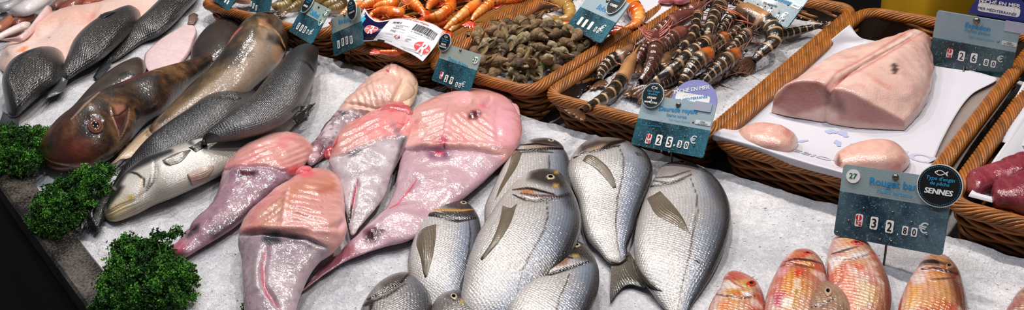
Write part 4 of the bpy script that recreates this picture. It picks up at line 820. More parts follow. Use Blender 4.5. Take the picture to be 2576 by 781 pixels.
# the middle front one
R5 = monk('monkfish tail with a wide ribbed belly opening, pointing to the viewer', (786, 428),
     [(747, 447, 844, 440), (702, 481, 862, 475), (651, 521, 868, 530), (613, 561, 871, 585), (601, 598, 848, 622), (605, 650, 806, 655), (609, 700, 774, 700), (613, 750, 752, 755), (619, 800, 740, 800), (640, 860, 720, 860)], (680, 900),
     monk_base([(595, 590), (640, 588), (690, 585), (760, 595), (800, 605), (830, 625), (815, 660), (760, 760), (750, 830), (600, 830), (596, 640)], 5, dark=.4, tint='#a8949c', tint_a=.4, soft=5), .42, .012,
     polys=[([(690, 495), (720, 470), (770, 440), (850, 438), (850, 470), (800, 470), (740, 500), (700, 540)], 12, '#c07a60', .6), ([(650, 535), (700, 500), (720, 520), (700, 575), (650, 575)], 12, '#c99a82', .5), ([(745, 430), (782, 424), (790, 440), (762, 448)], 5, '#e0596a', .8), ([(790, 470), (840, 465), (845, 480), (800, 490)], 8, '#a5583f', .6), ([(665, 590), (700, 584), (705, 610), (680, 618), (660, 606)], 8, '#4c4450', .85), ([(700, 592), (745, 594), (760, 606), (730, 606)], 6, '#57505c', .7), ([(845, 560), (870, 545), (865, 580), (848, 570)], 5, '#d8a6ae', .7), ([(690, 660), (730, 650), (760, 660), (730, 700), (700, 690)], 14, '#7d6670', .5)],
     strokes=[([(672, 625), (662, 665), (660, 700), (672, 745), (700, 775)], 6, '#b8596c', .85), ([(728, 470), (722, 500), (716, 530), (712, 560)], 4, '#e8d0d0', .6)] + [([(738+dx*.2, 478+i*13), (770+dx, 488+i*14), (820+dx*.6, 492+i*16)], 3, '#a8654e', .55) for i, dx in enumerate((0, 4, 6, 4, 0))] + [([(715, 490+i*12), (690-i*2, 510+i*12), (660-i*3, 540+i*10)], 3, '#a06a54', .5) for i in range(4)],
     creases=[folds([(720, 480), (760, 450), (850, 460), (850, 540), (740, 560)], 1.75, 15, .0012, 10), folds([(640, 560), (670, 520), (720, 490), (715, 570)], .9, 14, .0010, 11), lumps(.0025, 32, 12), ([(605, 592), (660, 586), (705, 590), (770, 600), (820, 625)], 4, -.006), ([(612, 578), (660, 572), (720, 575), (790, 575), (850, 590)], 9, .004), ([(725, 470), (718, 520), (712, 565)], 6, .003), ([(672, 622), (661, 670), (664, 720), (700, 775)], 6, -.005), ([(655, 625), (646, 680), (650, 740)], 12, .003), ([(850, 580), (865, 555)], 6, -.005), ([(780, 575), (830, 575), (860, 560)], 6, -.004)])

# torn flaps and nubs standing up from the cut ends
def nub(rt, tA, pr, tB, c0, c1, k, z0, seed):
    Body('flap', M_MONK, rt[0], tA, pr, tB, k=k, z0=z0, n=70, m=48, col=lambda s, v, up, q, X: mix(C(c0), C(c1), .5+1.1*fbm(X*40+seed, 3)), disp=creaser(lumps(.0035, 55, seed)))
nub(R3, (1163, 223), [(1145, 236, 1182, 236), (1141, 256, 1184, 256), (1134, 285, 1170, 285), (1128, 320, 1152, 322)], (1136, 350), '#cf8f90', '#e2b0ac', .45, .020, 1)
nub(R3, (1256, 237), [(1236, 250, 1284, 250), (1228, 272, 1304, 274), (1226, 300, 1309, 305), (1240, 340, 1308, 345)], (1276, 375), '#cf9098', '#e0a8ae', .30, .012, 2)
nub(R3, (1100, 250), [(1070, 258, 1125, 258), (1052, 274, 1120, 276)], (1085, 296), '#cf8a8c', '#dca4a0', .35, .018, 7)
nub(R1, (988, 161), [(973, 172, 1006, 177), (960, 188, 1012, 192)], (985, 208), '#cfa690', '#e0c4b0', .4, .020, 3)
nub(R1, (1036, 188), [(1020, 197, 1050, 202), (1003, 232, 1048, 236), (986, 266, 1026, 274)], (984, 296), '#c9a684', '#dcc0a4', .5, .008, 4)
nub(R2, (1000, 259), [(972, 268, 1022, 266), (958, 284, 1036, 286)], (998, 306), '#b8484c', '#d6888a', .45, .026, 5)
nub(R2, (836, 366), [(822, 374, 842, 372), (815, 388, 838, 390)], (824, 402), '#8a1826', '#b83a44', .6, .018, 6)
nub(R4, (566, 404), [(552, 412, 580, 410), (548, 422, 582, 424)], (560, 434), '#b05a64', '#d28a90', .5, .014, 8)
nub(R4, (735, 339), [(705, 346, 762, 346), (690, 358, 772, 362)], (735, 378), '#c06068', '#d69690', .4, .016, 9)
nub(R5, (770, 419), [(752, 428, 786, 429), (744, 440, 784, 444)], (756, 458), '#c0404c', '#dc7c7c', .55, .026, 10)
nub(R1, (800, 352), [(786, 362, 812, 364), (778, 385, 806, 390), (772, 405, 796, 408)], (780, 418), '#5a3840', '#b89098', .5, .010, 11)
# ------------------------------------------------------------------ wicker baskets
def wicker_mat():
    m, nt, b = new_mat('wicker')
    at = N(nt, 'ShaderNodeAttribute', attribute_name='col'); co = N(nt, 'ShaderNodeTexCoord')
    nz = N(nt, 'ShaderNodeTexNoise', Scale=70., Detail=4.); L(nt, co.outputs['Object'], nz.inputs['Vector'])
    n2 = N(nt, 'ShaderNodeTexNoise', Scale=500., Detail=2.); L(nt, co.outputs['Object'], n2.inputs['Vector'])
    vm = N(nt, 'ShaderNodeVectorMath', operation='SCALE'); L(nt, at.outputs['Color'], vm.inputs[0]); L(nt, mth(nt, 'MULTIPLY_ADD', nz.outputs[0], .9, .55), vm.inputs['Scale'])
    L(nt, vm.outputs[0], b.inputs['Base Color']); b.inputs['Roughness'].default_value = .42; b.inputs['Coat Weight'].default_value = .15
    bp = N(nt, 'ShaderNodeBump', Strength=.4, Distance=.0006); L(nt, n2.outputs[0], bp.inputs['Height']); L(nt, bp.outputs[0], b.inputs['Normal'])
    return m
WICK = wicker_mat()
def rrect(x0, x1, y0, y1, r, step):
    pts, nr = [], []
    for cx, cy, a0 in ((x1-r, y0+r, -90), (x1-r, y1-r, 0), (x0+r, y1-r, 90), (x0+r, y0+r, 180)):
        for a in np.linspace(a0, a0+90, 9): pts.append((cx+r*math.cos(math.radians(a)), cy+r*math.sin(math.radians(a))))
    p = np.array(pts+[pts[0]]); l = np.r_[0, np.cumsum(np.linalg.norm(np.diff(p, axis=0), axis=1))]; n = int(l[-1]/step)
    s = np.linspace(0, l[-1], n, endpoint=False); q = np.stack([np.interp(s, l, p[:, 0]), np.interp(s, l, p[:, 1])], -1)
    t = np.roll(q, -1, 0)-np.roll(q, 1, 0); t /= np.linalg.norm(t, axis=1, keepdims=True)
    return q, np.stack([t[:, 1], -t[:, 0]], -1), s, l[-1]
def ring_tube(p, r, seg=6):
    """closed tube"""
    n = len(p); t = np.roll(p, -1, 0)-np.roll(p, 1, 0); t /= np.linalg.norm(t, axis=1, keepdims=True)
    a = np.cross(t, [0, 0, 1.]); a /= np.linalg.norm(a, axis=1, keepdims=True)+1e-9; b = np.cross(a, t)
    th = np.linspace(0, 2*np.pi, seg, endpoint=False)
    v = p[:, None]+r*(np.cos(th)[None, :, None]*a[:, None]+np.sin(th)[None, :, None]*b[:, None])
    i = np.arange(n)[:, None]; j = np.arange(seg)[None]; i2 = (i+1) % n; j2 = (j+1) % seg
    return v.reshape(-1, 3), np.stack([i*seg+j, i*seg+j2, i2*seg+j2, i2*seg+j], -1).reshape(-1, 4)
HAND = 1
def basket(label, x0, x1, y0=.985, y1=1.515, zr=.039, zb=-.03, taper=.016, seed=0):
    root = thing('wicker_basket', label, 'basket', ((x0+x1)/2, (y0+y1)/2, zb), 'wicker baskets in a row')
    rs = np.random.default_rng(seed)
    wc = lambda: C('#96591e')*rs.uniform(.6, 1.2)*np.array([1, rs.uniform(.92, 1.06), rs.uniform(.8, 1.1)])
    # the plaited rim
    R0 = .0074; q, nr, s, tot = rrect(x0+.0095, x1-.0095, y0+.0095, y1-.0095, .03, .0048)
    mb = MB(); turns = HAND*round(tot/.092); n = 11
    for k in range(n):
        ph = 2*np.pi*(k/n+turns*s/tot)
        p = np.c_[q+nr*(R0*1.12*np.cos(ph))[:, None], zr+R0*np.sin(ph)]
        v, f = ring_tube(p, .0023, 6); mb.add(v, f, wc())
    v, f = ring_tube(np.c_[q, np.full(len(q), zr)], R0*.88, 8); mb.add(v, f, C('#2a1608'))
    mb.build('rim', WICK, root)
    # the woven wall: strands passing in front of and behind the stakes
    mb = MB(); rows = int((zr-.006-zb)/.0056)
    for r in range(rows):
        z = zr-.008-r*.0056; ti = .001+taper*(zr-z)/(zr-zb)
        q, nr, s, tot = rrect(x0+.010+ti, x1-.010-ti, y0+.010+ti, y1-.010-ti, .028, .0065)
        wv = round(tot/.072); ph = 2*np.pi*(wv*s/tot+r*.30)
        p = np.c_[q+nr*(.0034*np.sin(ph))[:, None], z+.0022*np.cos(ph)]
        v, f = ring_tube(p, .0031, 6); mb.add(v, f, wc())
    q, nr, s, tot = rrect(x0+.013, x1-.013, y0+.013, y1-.013, .028, .02); q2, _, s2, tot2 = rrect(x0+.014+taper, x1-.014-taper, y0+.014+taper, y1-.014-taper, .028, .02)
    m_ = min(len(q), len(q2)); i = np.arange(m_); i2 = (i+1) % m_
    mb.add(np.concatenate([np.c_[q[:m_], np.full(m_, zr)], np.c_[q2[:m_], np.full(m_, zb)]]), np.stack([i, i2, i2+m_, i+m_], -1), C('#1d0f05'))
    mb.build('woven_wall', WICK, root)
    mb = MB(); xa, xb, ya, yb = x0+.014+taper, x1-.014-taper, y0+.014+taper, y1-.014-taper
    nx = int((xb-xa)/.008)
    for i in range(nx):
        x = xa+(i+.5)*(xb-xa)/nx; v, f = tube(np.array([[x, ya, zb+.003], [x, (ya+yb)/2, zb+.004], [x, yb, zb+.003]]), .004, 5); mb.add(v, f[:-10], C('#8a5a28'))
    mb.build('base', WICK, root)
    return root
basket('wicker basket behind the brown mottled fish, holding brown shrimps on ice', -1.83, -1.41, seed=1)
basket('wicker basket full of cooked orange prawns', -1.40, -1.137, seed=2)
basket('wicker basket of whelks on ice', -1.132, -.884, seed=3)
basket('wicker basket of striped tiger prawns', -.874, -.575, seed=4)
basket('wicker basket holding the big swordfish piece', -.577, -.284, seed=5)
basket('wicker basket of dark red tuna at the end of the row', -.270, .06, seed=6)
# ice inside three of them
def heap(x0, x1, y0, y1, z, label, seed, nchips=1200):
    xs = np.arange(x0, x1, .0045); ys = np.arange(y0, y1, .0045); X, Y = np.meshgrid(xs, ys, indexing='ij')
    p = np.stack([X, Y, np.zeros_like(X)+seed], -1)
    Zz = z+.006*fbm(p*14, 3)+.003*fbm(p*50, 2)+.0035*np.abs(fbm(p*110, 2)); ed = np.minimum(np.minimum(X-x0, x1-X), np.minimum(Y-y0, y1-Y)); Zz -= .006*sm(.012, 0, ed)
    o = mesh_obj('crushed_ice', np.stack([X, Y, Zz], -1), gridf(len(xs), len(ys)), ICE); tag(o, label, 'ice', 'crushed ice filling baskets', 'stuff')
    pts = np.stack([rng.uniform(x0, x1, nchips), rng.uniform(y0, y1, nchips)], -1)
    pts = np.c_[pts, z+.002+.006*fbm(np.c_[pts, np.full(nchips, seed)]*14, 3)]
    chips('ice_chips', label.replace('crushed ice', 'loose ice chips'), pts, .0008, .0028)
heap(-1.80, -1.44, 1.01, 1.49, .020, 'crushed ice under the brown shrimps', 1.)
heap(-1.108, -.908, 1.004, 1.49, .022, 'crushed ice under the whelks', 2.)
heap(-.848, -.600, 1.004, 1.49, .018, 'crushed ice under the striped tiger prawns', 3.)
# ------------------------------------------------------------------ lettering
_tc = {}
def text_geo(s, bold=0., shear=0.):
    k = (s, bold, shear)
    if k in _tc: return _tc[k]
    cu = bpy.data.curves.new('t', 'FONT'); cu.body = s; cu.align_x = 'CENTER'; cu.align_y = 'CENTER'; cu.shear = shear; cu.resolution_u = 3; cu.fill_mode = 'FRONT'
    o = bpy.data.objects.new('t', cu); COL.objects.link(o); dg = bpy.context.evaluated_depsgraph_get(); me = o.evaluated_get(dg).to_mesh()
    v = np.array([x.co[:] for x in me.vertices]); f = [tuple(p.vertices) for p in me.polygons]
    o.evaluated_get(dg).to_mesh_clear(); bpy.data.objects.remove(o); bpy.data.curves.remove(cu)
    if bold:   # heavier strokes: the same letters laid side by side a hair apart
        k0, v0, f0 = len(v), v, f; v = np.concatenate([v0+np.array([dx*bold*1.15, dy*bold*.5, r*4e-5]) for r, (dx, dy) in enumerate(((-1, 0), (0, 1), (1, 0), (0, -1)))]); f = [tuple(i+k0*r for i in q) for r in range(4) for q in f0]
    v[:, :2] -= (v[:, :2].max(0)+v[:, :2].min(0))/2
    _tc[k] = (v.copy(), f); return _tc[k]
def text_on(name, surf, s, u, v, width, mat, parent, bold=0., shear=0., height=None, lift=.0005, rot=0., mirror=False):
    """lettering on a surface surf(u,v)->points,normal; width/height in the surface's own metres"""
    g, f = text_geo(s, bold, shear); gz = g[:, 2:]; g = g[:, :2]; sz = np.ptp(g, axis=0); k = width/sz[0]; ky = height/sz[1] if height else k
    q = g*np.array([k, ky]); c, sn = math.cos(rot), math.sin(rot)
    if mirror: q[:, 0] *= -1
    q = np.stack([q[:, 0]*c-q[:, 1]*sn, q[:, 0]*sn+q[:, 1]*c], -1)
    p, n = surf(q[:, 0]+u, q[:, 1]+v)
    return mesh_obj(name, p+n*(lift+gz), f, mat, parent, smooth=False)
def shape_on(name, surf, poly, mat, parent, lift=.0004, thick=.0004):
    poly = np.asarray(poly, float); k = len(poly); p, n = surf(poly[:, 0], poly[:, 1])
    v = np.concatenate([p+n*lift, p+n*(lift+thick)]); f = [tuple(range(k))[::-1], tuple(range(k, 2*k))]+[(i, (i+1) % k, k+(i+1) % k, k+i) for i in range(k)]
    return mesh_obj(name, v, f, mat, parent, smooth=False)
def rr(u, v, w, h, r=.002, n=5):
    o = []
    for cx, cy, a in ((u+w/2-r, v+h/2-r, 0), (u-w/2+r, v+h/2-r, 90), (u-w/2+r, v-h/2+r, 180), (u+w/2-r, v-h/2+r, 270)):
        for t in np.linspace(a, a+90, n): o.append((cx+r*math.cos(math.radians(t)), cy+r*math.sin(math.radians(t))))
    return o
def ell(u, v, a, b, n=40, a0=0, a1=360, endp=False):
    return [(u+a*math.cos(t), v+b*math.sin(t)) for t in np.radians(np.linspace(a0, a1, n, endpoint=endp))]
INK = {k: plain('ink '+k, h, .45) for k, h in dict(black='#0c0c0e', white='#f0efec', blue='#2c9aca', deep='#1f8ac6', sky='#2f9fd0', red='#c4222c', green='#1f6a4a', grey='#8d8f98', navy='#232f7c', lav='#8d8fc6', cream='#e8e4da', pale='#cfd6d8', dteal='#123a48', logo='#d8222c', tblue='#1fa0b8', darknavy='#1d1740', faint='#b4b6c4', fblue='#a4adcb').items()}
STEEL = plain('dull steel', '#77706a', .3, metal=.9); TAPE = plain('clear grey tape', '#a9adc0', .25, coat=.5)
def plate_mat(name, pale, dark, dark2, split, slope=0., scale=1.):
    """printed sea-water photograph with drops: pale upper field, dark teal lower field"""
    m, nt, b = new_mat(name); uv = N(nt, 'ShaderNodeUVMap', uv_map='uv'); sp = N(nt, 'ShaderNodeSeparateXYZ'); L(nt, uv.outputs[0], sp.inputs[0])
    mp = N(nt, 'ShaderNodeMapping'); mp.inputs['Scale'].default_value = (1.45, 1, 1); L(nt, uv.outputs[0], mp.inputs[0])
    vo = N(nt, 'ShaderNodeTexVoronoi', Scale=34.*scale, Randomness=1.); vo.voronoi_dimensions = '2D'; v2 = N(nt, 'ShaderNodeTexVoronoi', Scale=70.*scale, Randomness=1.); v2.voronoi_dimensions = '2D'
    nz = N(nt, 'ShaderNodeTexNoise', Scale=3., Detail=3.)
    for x in (vo, v2, nz): L(nt, mp.outputs[0], x.inputs['Vector'])
    def drop(v, r0):   # random radius per drop: a bright crescent and a dark body
        s = N(nt, 'ShaderNodeSeparateColor'); L(nt, v.outputs['Color'], s.inputs[0])
        rad = mth(nt, 'MULTIPLY', mth(nt, 'POWER', s.outputs[0], 2.), r0)
        return mth(nt, 'SMOOTH_MIN', 1., mth(nt, 'MAXIMUM', 0., mth(nt, 'MULTIPLY', mth(nt, 'SUBTRACT', rad, v.outputs['Distance']), 12.)), .1), s.outputs[1]
    d1, r1 = drop(vo, .50); d2, r2 = drop(v2, .5); d = mth(nt, 'MAXIMUM', d1, d2)
    edge = mth(nt, 'GREATER_THAN', sp.outputs[1], mth(nt, 'MULTIPLY_ADD', sp.outputs[0], slope, split))
    g = mth(nt, 'ADD', mth(nt, 'MULTIPLY', nz.outputs[0], 1.1), mth(nt, 'MULTIPLY', mth(nt, 'ABSOLUTE', mth(nt, 'SUBTRACT', sp.outputs[0], .38)), .9))
    g = mth(nt, 'SUBTRACT', g, .48)
    def mixc(f, a, c):
        n = N(nt, 'ShaderNodeMix', data_type='RGBA'); 
        if hasattr(f, 'is_linked'): L(nt, f, n.inputs[0])
        else: n.inputs[0].default_value = f
        for i, x in ((6, a), (7, c)):
            if isinstance(x, str): n.inputs[i].default_value = C4(x)
            else: L(nt, x, n.inputs[i])
        return n.outputs[2]
    lo = mixc(g, dark, dark2); rn = mth(nt, 'MULTIPLY', d, mth(nt, 'MULTIPLY_ADD', r1, .75, -.25)); lo = mixc(mth(nt, 'MAXIMUM', rn, 0.), lo, '#8fbccb'); lo = mixc(mth(nt, 'MULTIPLY', mth(nt, 'MULTIPLY', d, .6), mth(nt, 'GREATER_THAN', r2, .8)), lo, '#06202c')
    hi = mixc(mth(nt, 'MULTIPLY', d, .22), pale, '#6f8d98'); hi = mixc(mth(nt, 'MULTIPLY', g, .5), hi, '#9fb6bd')
    L(nt, mixc(edge, lo, hi), b.inputs['Base Color'])
    b.inputs['Roughness'].default_value = .25; b.inputs['Coat Weight'].default_value = .4
    bp = N(nt, 'ShaderNodeBump', Strength=.35, Distance=.0006); L(nt, d, bp.inputs['Height']); L(nt, bp.outputs[0], b.inputs['Normal'])
    return m
PL = {'cool': plate_mat('price plate cool', '#9fb0b8', '#06262f', '#3f7f93', .52), 'mid': plate_mat('price plate mid', '#84a0ab', '#04222a', '#2c626a', .50),
      'warm': plate_mat('price plate warm', '#98a398', '#07252f', '#2c7486', .60), 'rouget': plate_mat('price plate grey', '#8fa0a3', '#08293a', '#6d8894', .62, 0.)}
SW, SH = .148, .105
def pnp(corners, w, h, yaw0=0., prior=12.):
    """pose of a rectangular plate from its four corners as seen (TL, TR, BR, BL): best lean and turn out of a search"""
    px = np.asarray(corners, float); D = rays(px); best = None
    for yaw in np.radians(np.arange(-48, 49, 2.)):
        for lean in np.radians(np.arange(4, 62, 2.)):
            n = np.array([math.sin(yaw)*math.cos(lean), -math.cos(yaw)*math.cos(lean), math.sin(lean)])
            den = D @ n
            if (den > -.1).any(): continue
            Q = D*(-1/(-den))[:, None]*-1.; c = Q.mean(0)
            a1 = (Q[1]-Q[0]+Q[2]-Q[3])/2; a2 = (Q[0]-Q[3]+Q[1]-Q[2])/2
            u = a1/np.linalg.norm(a1); v = np.cross(n, u); v2 = a2/np.linalg.norm(a2)
            u = u+np.cross(v2, n); u /= np.linalg.norm(u); v = np.cross(n, u)
            W_, H_ = np.linalg.norm(a1), np.linalg.norm(a2)
            K = np.array([c-u*W_/2+v*H_/2, c+u*W_/2+v*H_/2, c+u*W_/2-v*H_/2, c-u*W_/2-v*H_/2])
            e = ((P(EYE+K)-px)**2).sum()+((yaw-math.radians(yaw0))*prior/2)**2+((lean-.72)*prior/2)**2+((W_/H_-1.41)*30)**2
            if best is None or e < best[0]: best = (e, c, u, v, n, W_, H_)
    e, c, u, v, n, W_, H_ = best; k = w/W_
    return EYE+c*k, np.stack([u, v, n], 1), e, (H_*k)/h
class Sign:
    def __init__(s, label, corners, zbot, plate, w=SW, h=SH, stake=None, zstake=.0, yaw0=0., prior=12., clear=False):
        o1, Mw, err, ka = pnp(corners, w, h, yaw0, prior); s.e1, s.e2, s.n = Mw.T
        while True:   # come forward until the plate leans over the basket's rim without cutting it
            zc = min((o1+s.e1*i*w/2-s.e2*h*ka/2)[2] for i in (-1, 1)); s.k = (EYE[2]-zbot)/(EYE[2]-zc); s.o = EYE+s.k*(o1-EYE)
            if not clear: break
            pl = s.o+s.e2*((.05-s.o[2])/s.e2[2]); lim = .966+(0 if abs((pl-s.o) @ s.e2) < h*s.k*ka else 9)
            if max((pl+s.e1*i*w*s.k/2)[1] for i in (-1, 1)) < lim or zbot > .07: break
            zbot += .002
        w, h = w*s.k, h*s.k*ka; s.w, s.h = w, h
        DEBUG and print('SIGN', label[:40], 'err', round(err, 1), 'k', round(s.k, 3), round(ka, 2), 'dist', round(float(np.linalg.norm(s.o-EYE)), 3), 'z', round(float(s.o[2]-h/2*s.e2[2]), 3), 'up', s.e2.round(2), 'n', s.n.round(2))
        DEBUG and print(P(np.array([s.o+s.e1*i*s.w/2+s.e2*j*s.h/2 for i, j in ((-1, 1), (1, 1), (1, -1), (-1, -1))])).round(0).tolist(), corners)
        s.root = thing('price_sign', label, 'sign', s.o-s.e2*h/2, 'printed price signs')
        s.surf = lambda u, v: (s.o+np.asarray(u)[..., None]*s.e1+np.asarray(v)[..., None]*s.e2, s.n)
        poly = np.array(rr(0, 0, w, h, .004)); k = len(poly); t = .0022
        p, _ = s.surf(poly[:, 0], poly[:, 1]); v = np.concatenate([p-s.n*t, p]); f = [tuple(range(k))[::-1], tuple(range(k, 2*k))]+[(i, (i+1) % k, k+(i+1) % k, k+i) for i in range(k)]
        uv = np.stack([poly[:, 0]/w+.5, poly[:, 1]/h+.5], -1); s.plate = mesh_obj('plate', v, f, plate, s.root, uv=np.concatenate([uv, uv]), smooth=False)
        if stake:
            a = s.at(*stake[:2]); pa, _ = s.surf(np.array(a[0]), np.array(-h/2+.01)); pb = W(stake[2], stake[3], zstake); pb = pb+np.array([0, 0, -.012])
            cord('stake', STEEL, s.root, [pa-s.n*.003, (pa+pb)/2-s.n*.003, pb], .0013, 6)
    def at(s, x, y):
        d = rays(np.array([x, y], float)); t = ((s.o-EYE) @ s.n)/(d @ s.n); p = EYE+t*d-s.o; return float(p @ s.e1), float(p @ s.e2)
    def px(s, n):   # metres on the plate for n pixels there
        return n*float(np.linalg.norm(s.o-EYE))/F
    def text(s, name, t, x0, y0, x1, y1, ink, bold=0., shear=0., h=None, lift=.0006):
        """lettering whose middle line runs from pixel (x0,y0) to (x1,y1)"""
        a, b = np.array(s.at(x0, y0)), np.array(s.at(x1, y1)); c = (a+b)/2; d = b-a
        return text_on(name, s.surf, t, c[0], c[1], np.linalg.norm(d), INK[ink], s.root, bold, shear, h and s.px(h), lift, math.atan2(d[1], d[0]))
    def tile(s, ch, x, y, w, h, fill='white', ink='black', bold=.02):
        w, h = w*s.k, h*s.k
        u, v = s.at(x, y); o = shape_on('digit_tile', s.surf, rr(u, v, w, h, w*.22), INK[fill], s.root, .0004, .0003)
        if ch: text_on('digit', s.surf, ch, u, v, w*.62 if ch != '1' else w*.3, INK[ink], o, bold, .0, h*.72, .0009)
        return o
    def disc(s, x, y, r, ink, name, ry=None, lift=.0006, thick=.0006, parent=None):
        r, ry = r*s.k, (ry or r)*s.k; u, v = s.at(x, y); return shape_on(name, s.surf, ell(u, v, r, ry), INK[ink], parent or s.root, lift, thick)
    def pin(s, x, y, r=.0032, name='pin', ink=None):
        r = r*s.k; u, v = s.at(x, y); p, _ = s.surf(np.array(u), np.array(v)); nr, ns = 7, 16; rr_ = np.sin(np.linspace(0, np.pi/2, nr)); th = np.linspace(0, 2*np.pi, ns, endpoint=False)
        V = p+r*(rr_[:, None, None]*(np.cos(th)[None, :, None]*s.e1+np.sin(th)[None, :, None]*s.e2)+np.sqrt(1-rr_**2)[:, None, None]*s.n*.8)+s.n*.0003
        return mesh_obj(name, V.reshape(-1, 3), gridf(nr, ns, True), ink or STEEL, s.root)
    def badge(s, x, y, r, lines, ry=None, lift=.004):
        """round black sticker: fish outline, blue and white lines of lettering"""
        r, ry = r*s.k, (ry or r)*s.k; u, v = s.at(x, y); a = shape_on('badge', s.surf, ell(u, v, r, ry, 56), INK['cream'], s.root, lift-.0012, .0012)
        shape_on('badge_face', s.surf, ell(u, v, r*.955, ry*.955, 56), INK['black'], a, lift, .0003)
        mb = MB()
        for k in range(60):
            t = 2*np.pi*k/60; t2 = t+.055
            q = np.array([(u+r*c1*math.cos(tt), v+ry*c1*math.sin(tt)) for c1, tt in ((.9, t), (.9, t2), (.875, t2), (.875, t))]); p, n = s.surf(q[:, 0], q[:, 1]); mb.add(p+n*(lift+.0005), [[0, 1, 2, 3]])
        mb.build('dotted_ring', INK['sky'], a, smooth=False)
        # fish: body loop and tail loop drawn as a thin band
        t = np.linspace(0, 1, 60); fx = -.30+.60*t; fy = .115*np.sin(np.pi*np.minimum(t/.78, 1)); fy = np.where(t > .78, -.11*(t-.78)/.22, fy)
        pts = np.concatenate([np.c_[fx, fy], [[.24, 0]], np.c_[fx, -fy][::-1]]); pts = pts*np.array([r, ry])*.95+np.array([u, v+.60*ry])
        mb = MB(); nn = len(pts)
        for i in range(nn):
            p0, p1 = pts[i], pts[(i+1) % nn]; d = p1-p0; l = np.linalg.norm(d); 
            if l < 1e-7: continue
            d = np.array([-d[1], d[0]])/l*r*.018; q = np.array([p0-d, p1-d, p1+d, p0+d]); p, n = s.surf(q[:, 0], q[:, 1]); mb.add(p+n*(lift+.0006), [[0, 1, 2, 3]])
        q = np.array(ell(u-.19*r, v+.62*ry, .035*r, .035*ry, 8)); p, n = s.surf(q[:, 0], q[:, 1]); mb.add(p[:4]+n*(lift+.0006), [[0, 1, 2, 3]]); mb.add(p[[0, 3, 4, 7]]+n*(lift+.0006), [[0, 1, 2, 3]])
        mb.build('fish_emblem', INK['white'], a, smooth=False)
        for t, dv, wd, ink, bold in lines: text_on('badge_lettering', s.surf, t, u, v+dv*ry, wd*r, INK[ink], a, bold, .12, None if ry == r else None, lift+.0006)
        return a
T1, T2 = ("Type d'engin", .30, 1.25, 'sky', .018), ('de pêche', .07, .85, 'sky', .018)
def rivets(s, pts, r=.0019):
    for x, y in pts: s.pin(x, y, r, 'rivet')

# red mullet sign
s = Sign('price sign reading 32,80 with black round badge, standing behind the red mullets', [(2123, 413), (2399, 453), (2371, 645), (2096, 592)], .024, PL['rouget'], stake=(2227, 615, 2222, 668))
s.text('name_lettering', 'Rouget barbet', 2188, 458, 2345, 480, 'deep', .02); s.text('latin_lettering', 'Mullus barbatus', 2207, 480, 2296, 493, 'blue', .004)
o = s.disc(2147, 444, .0098, 'white', 'number_disc'); s.text('number', '27', 2137, 442, 2157, 445, 'green', .03, lift=.0014).parent = o
o = s.tile(None, 2161, 555, .0105, .0178); s.text('unit', 'kg', 2154, 561, 2168, 563, 'red', .02, lift=.0012); u_ = s.disc(2161, 548, .0043, 'logo', 'unit_disc', lift=.0008, thick=.0002); s.text('unit', '1', 2160, 547, 2163, 547.5, 'white', .02, lift=.0014)
s.tile('3', 2199, 562, .0105, .0178); s.tile('2', 2238, 571, .0105, .0178); s.tile('8', 2277, 581, .0078, .0125); s.tile('0', 2300, 585, .0078, .0125)
s.text('comma', ',', 2256, 590, 2260, 591, 'pale', .03); s.text('euro', '€', 2311, 571, 2335, 576, 'pale', .02)
s.pin(2253, 446, .0045); rivets(s, [(2173, 525), (2135, 556), (2246, 535), (2293, 560), (2331, 593), (2214, 604), (2242, 608), (2106, 585)])
s.badge(2366, 468, .0292, [T1, T2, ('SENNES', -.28, 1.25, 'white', .045)])
# gilthead sign
s = Sign('price sign reading 25,30 with lavender half disc and badge, behind the silver breams', [(1619, 241), (1803, 260), (1768, 404), (1588, 358)], .018, PL['cool'], clear=True, stake=(1680, 385, 1690, 425))
s.text('name_lettering', 'Daurade royale', 1659, 274, 1755, 283, 'deep', .025); s.text('latin_lettering', 'Sparus aurata', 1677, 289, 1728, 296, 'deep', .004); s.text('small_lettering', "Type d'engin de pêche", 1682, 301, 1736, 309, 'blue'); s.text('small_lettering', 'Zone et sous zone de pêche', 1613, 314, 1662, 319, 'blue')
o = s.tile(None, 1632, 350, .011, .0185); s.text('unit', 'kg', 1626, 355, 1637, 356, 'red', .02, lift=.0012); s.disc(1633, 343, .0046, 'logo', 'unit_disc', lift=.0008, thick=.0002); s.text('unit', '1', 1632, 342, 1634, 342.5, 'white', .02, lift=.0014)
s.tile('2', 1658, 353, .012, .020); s.tile('5', 1684, 358, .012, .020); s.tile('3', 1710, 363, .0085, .0135); s.tile('0', 1727, 366, .0085, .0135)
s.text('comma', ',', 1694, 366, 1698, 367, 'white', .03); s.text('euro', '€', 1736, 350, 1752, 353, 'pale', .02)
s.pin(1707, 264, .0052); rivets(s, [(1643, 326), (1692, 329), (1614, 352), (1723, 344), (1745, 367), (1664, 382), (1683, 384), (1744, 308)])
u, v = s.at(1769, 310); shape_on('gear_tag', s.surf, rr(u, v, .030*s.k, .0075*s.k, .001), INK['pale'], s.root); s.text('small_lettering', 'LIGNE', 1762, 307, 1774, 309, 'black', .01, lift=.001); s.text('small_lettering', 'ET HAMEÇON', 1757, 312, 1780, 314, 'black', .01, lift=.001)
u, v = s.at(1769, 269); shape_on('tape', s.surf, rr(u, v, .034*s.k, .017*s.k, .001), TAPE, s.root, .0006, .0008)
u, v = s.at(1742, 258); b_ = shape_on('catch_area_disc', s.surf, ell(u, v, .0455*s.k, .044*s.k, 30, 0, 180, True), INK['lav'], s.root, -.0045, .0012)
u2, v2 = s.at(1740, 246); shape_on('catch_area_band', s.surf, rr(u2, v2, .068*s.k, .016*s.k, .004), INK['white'], b_, -.0032, .0003)
def stext(s, par, t, x0, y0, x1, y1, ink, bold, lift):
    o = s.text('catch_area_lettering', t, x0, y0, x1, y1, ink, bold, lift=lift); o.parent = par; return o
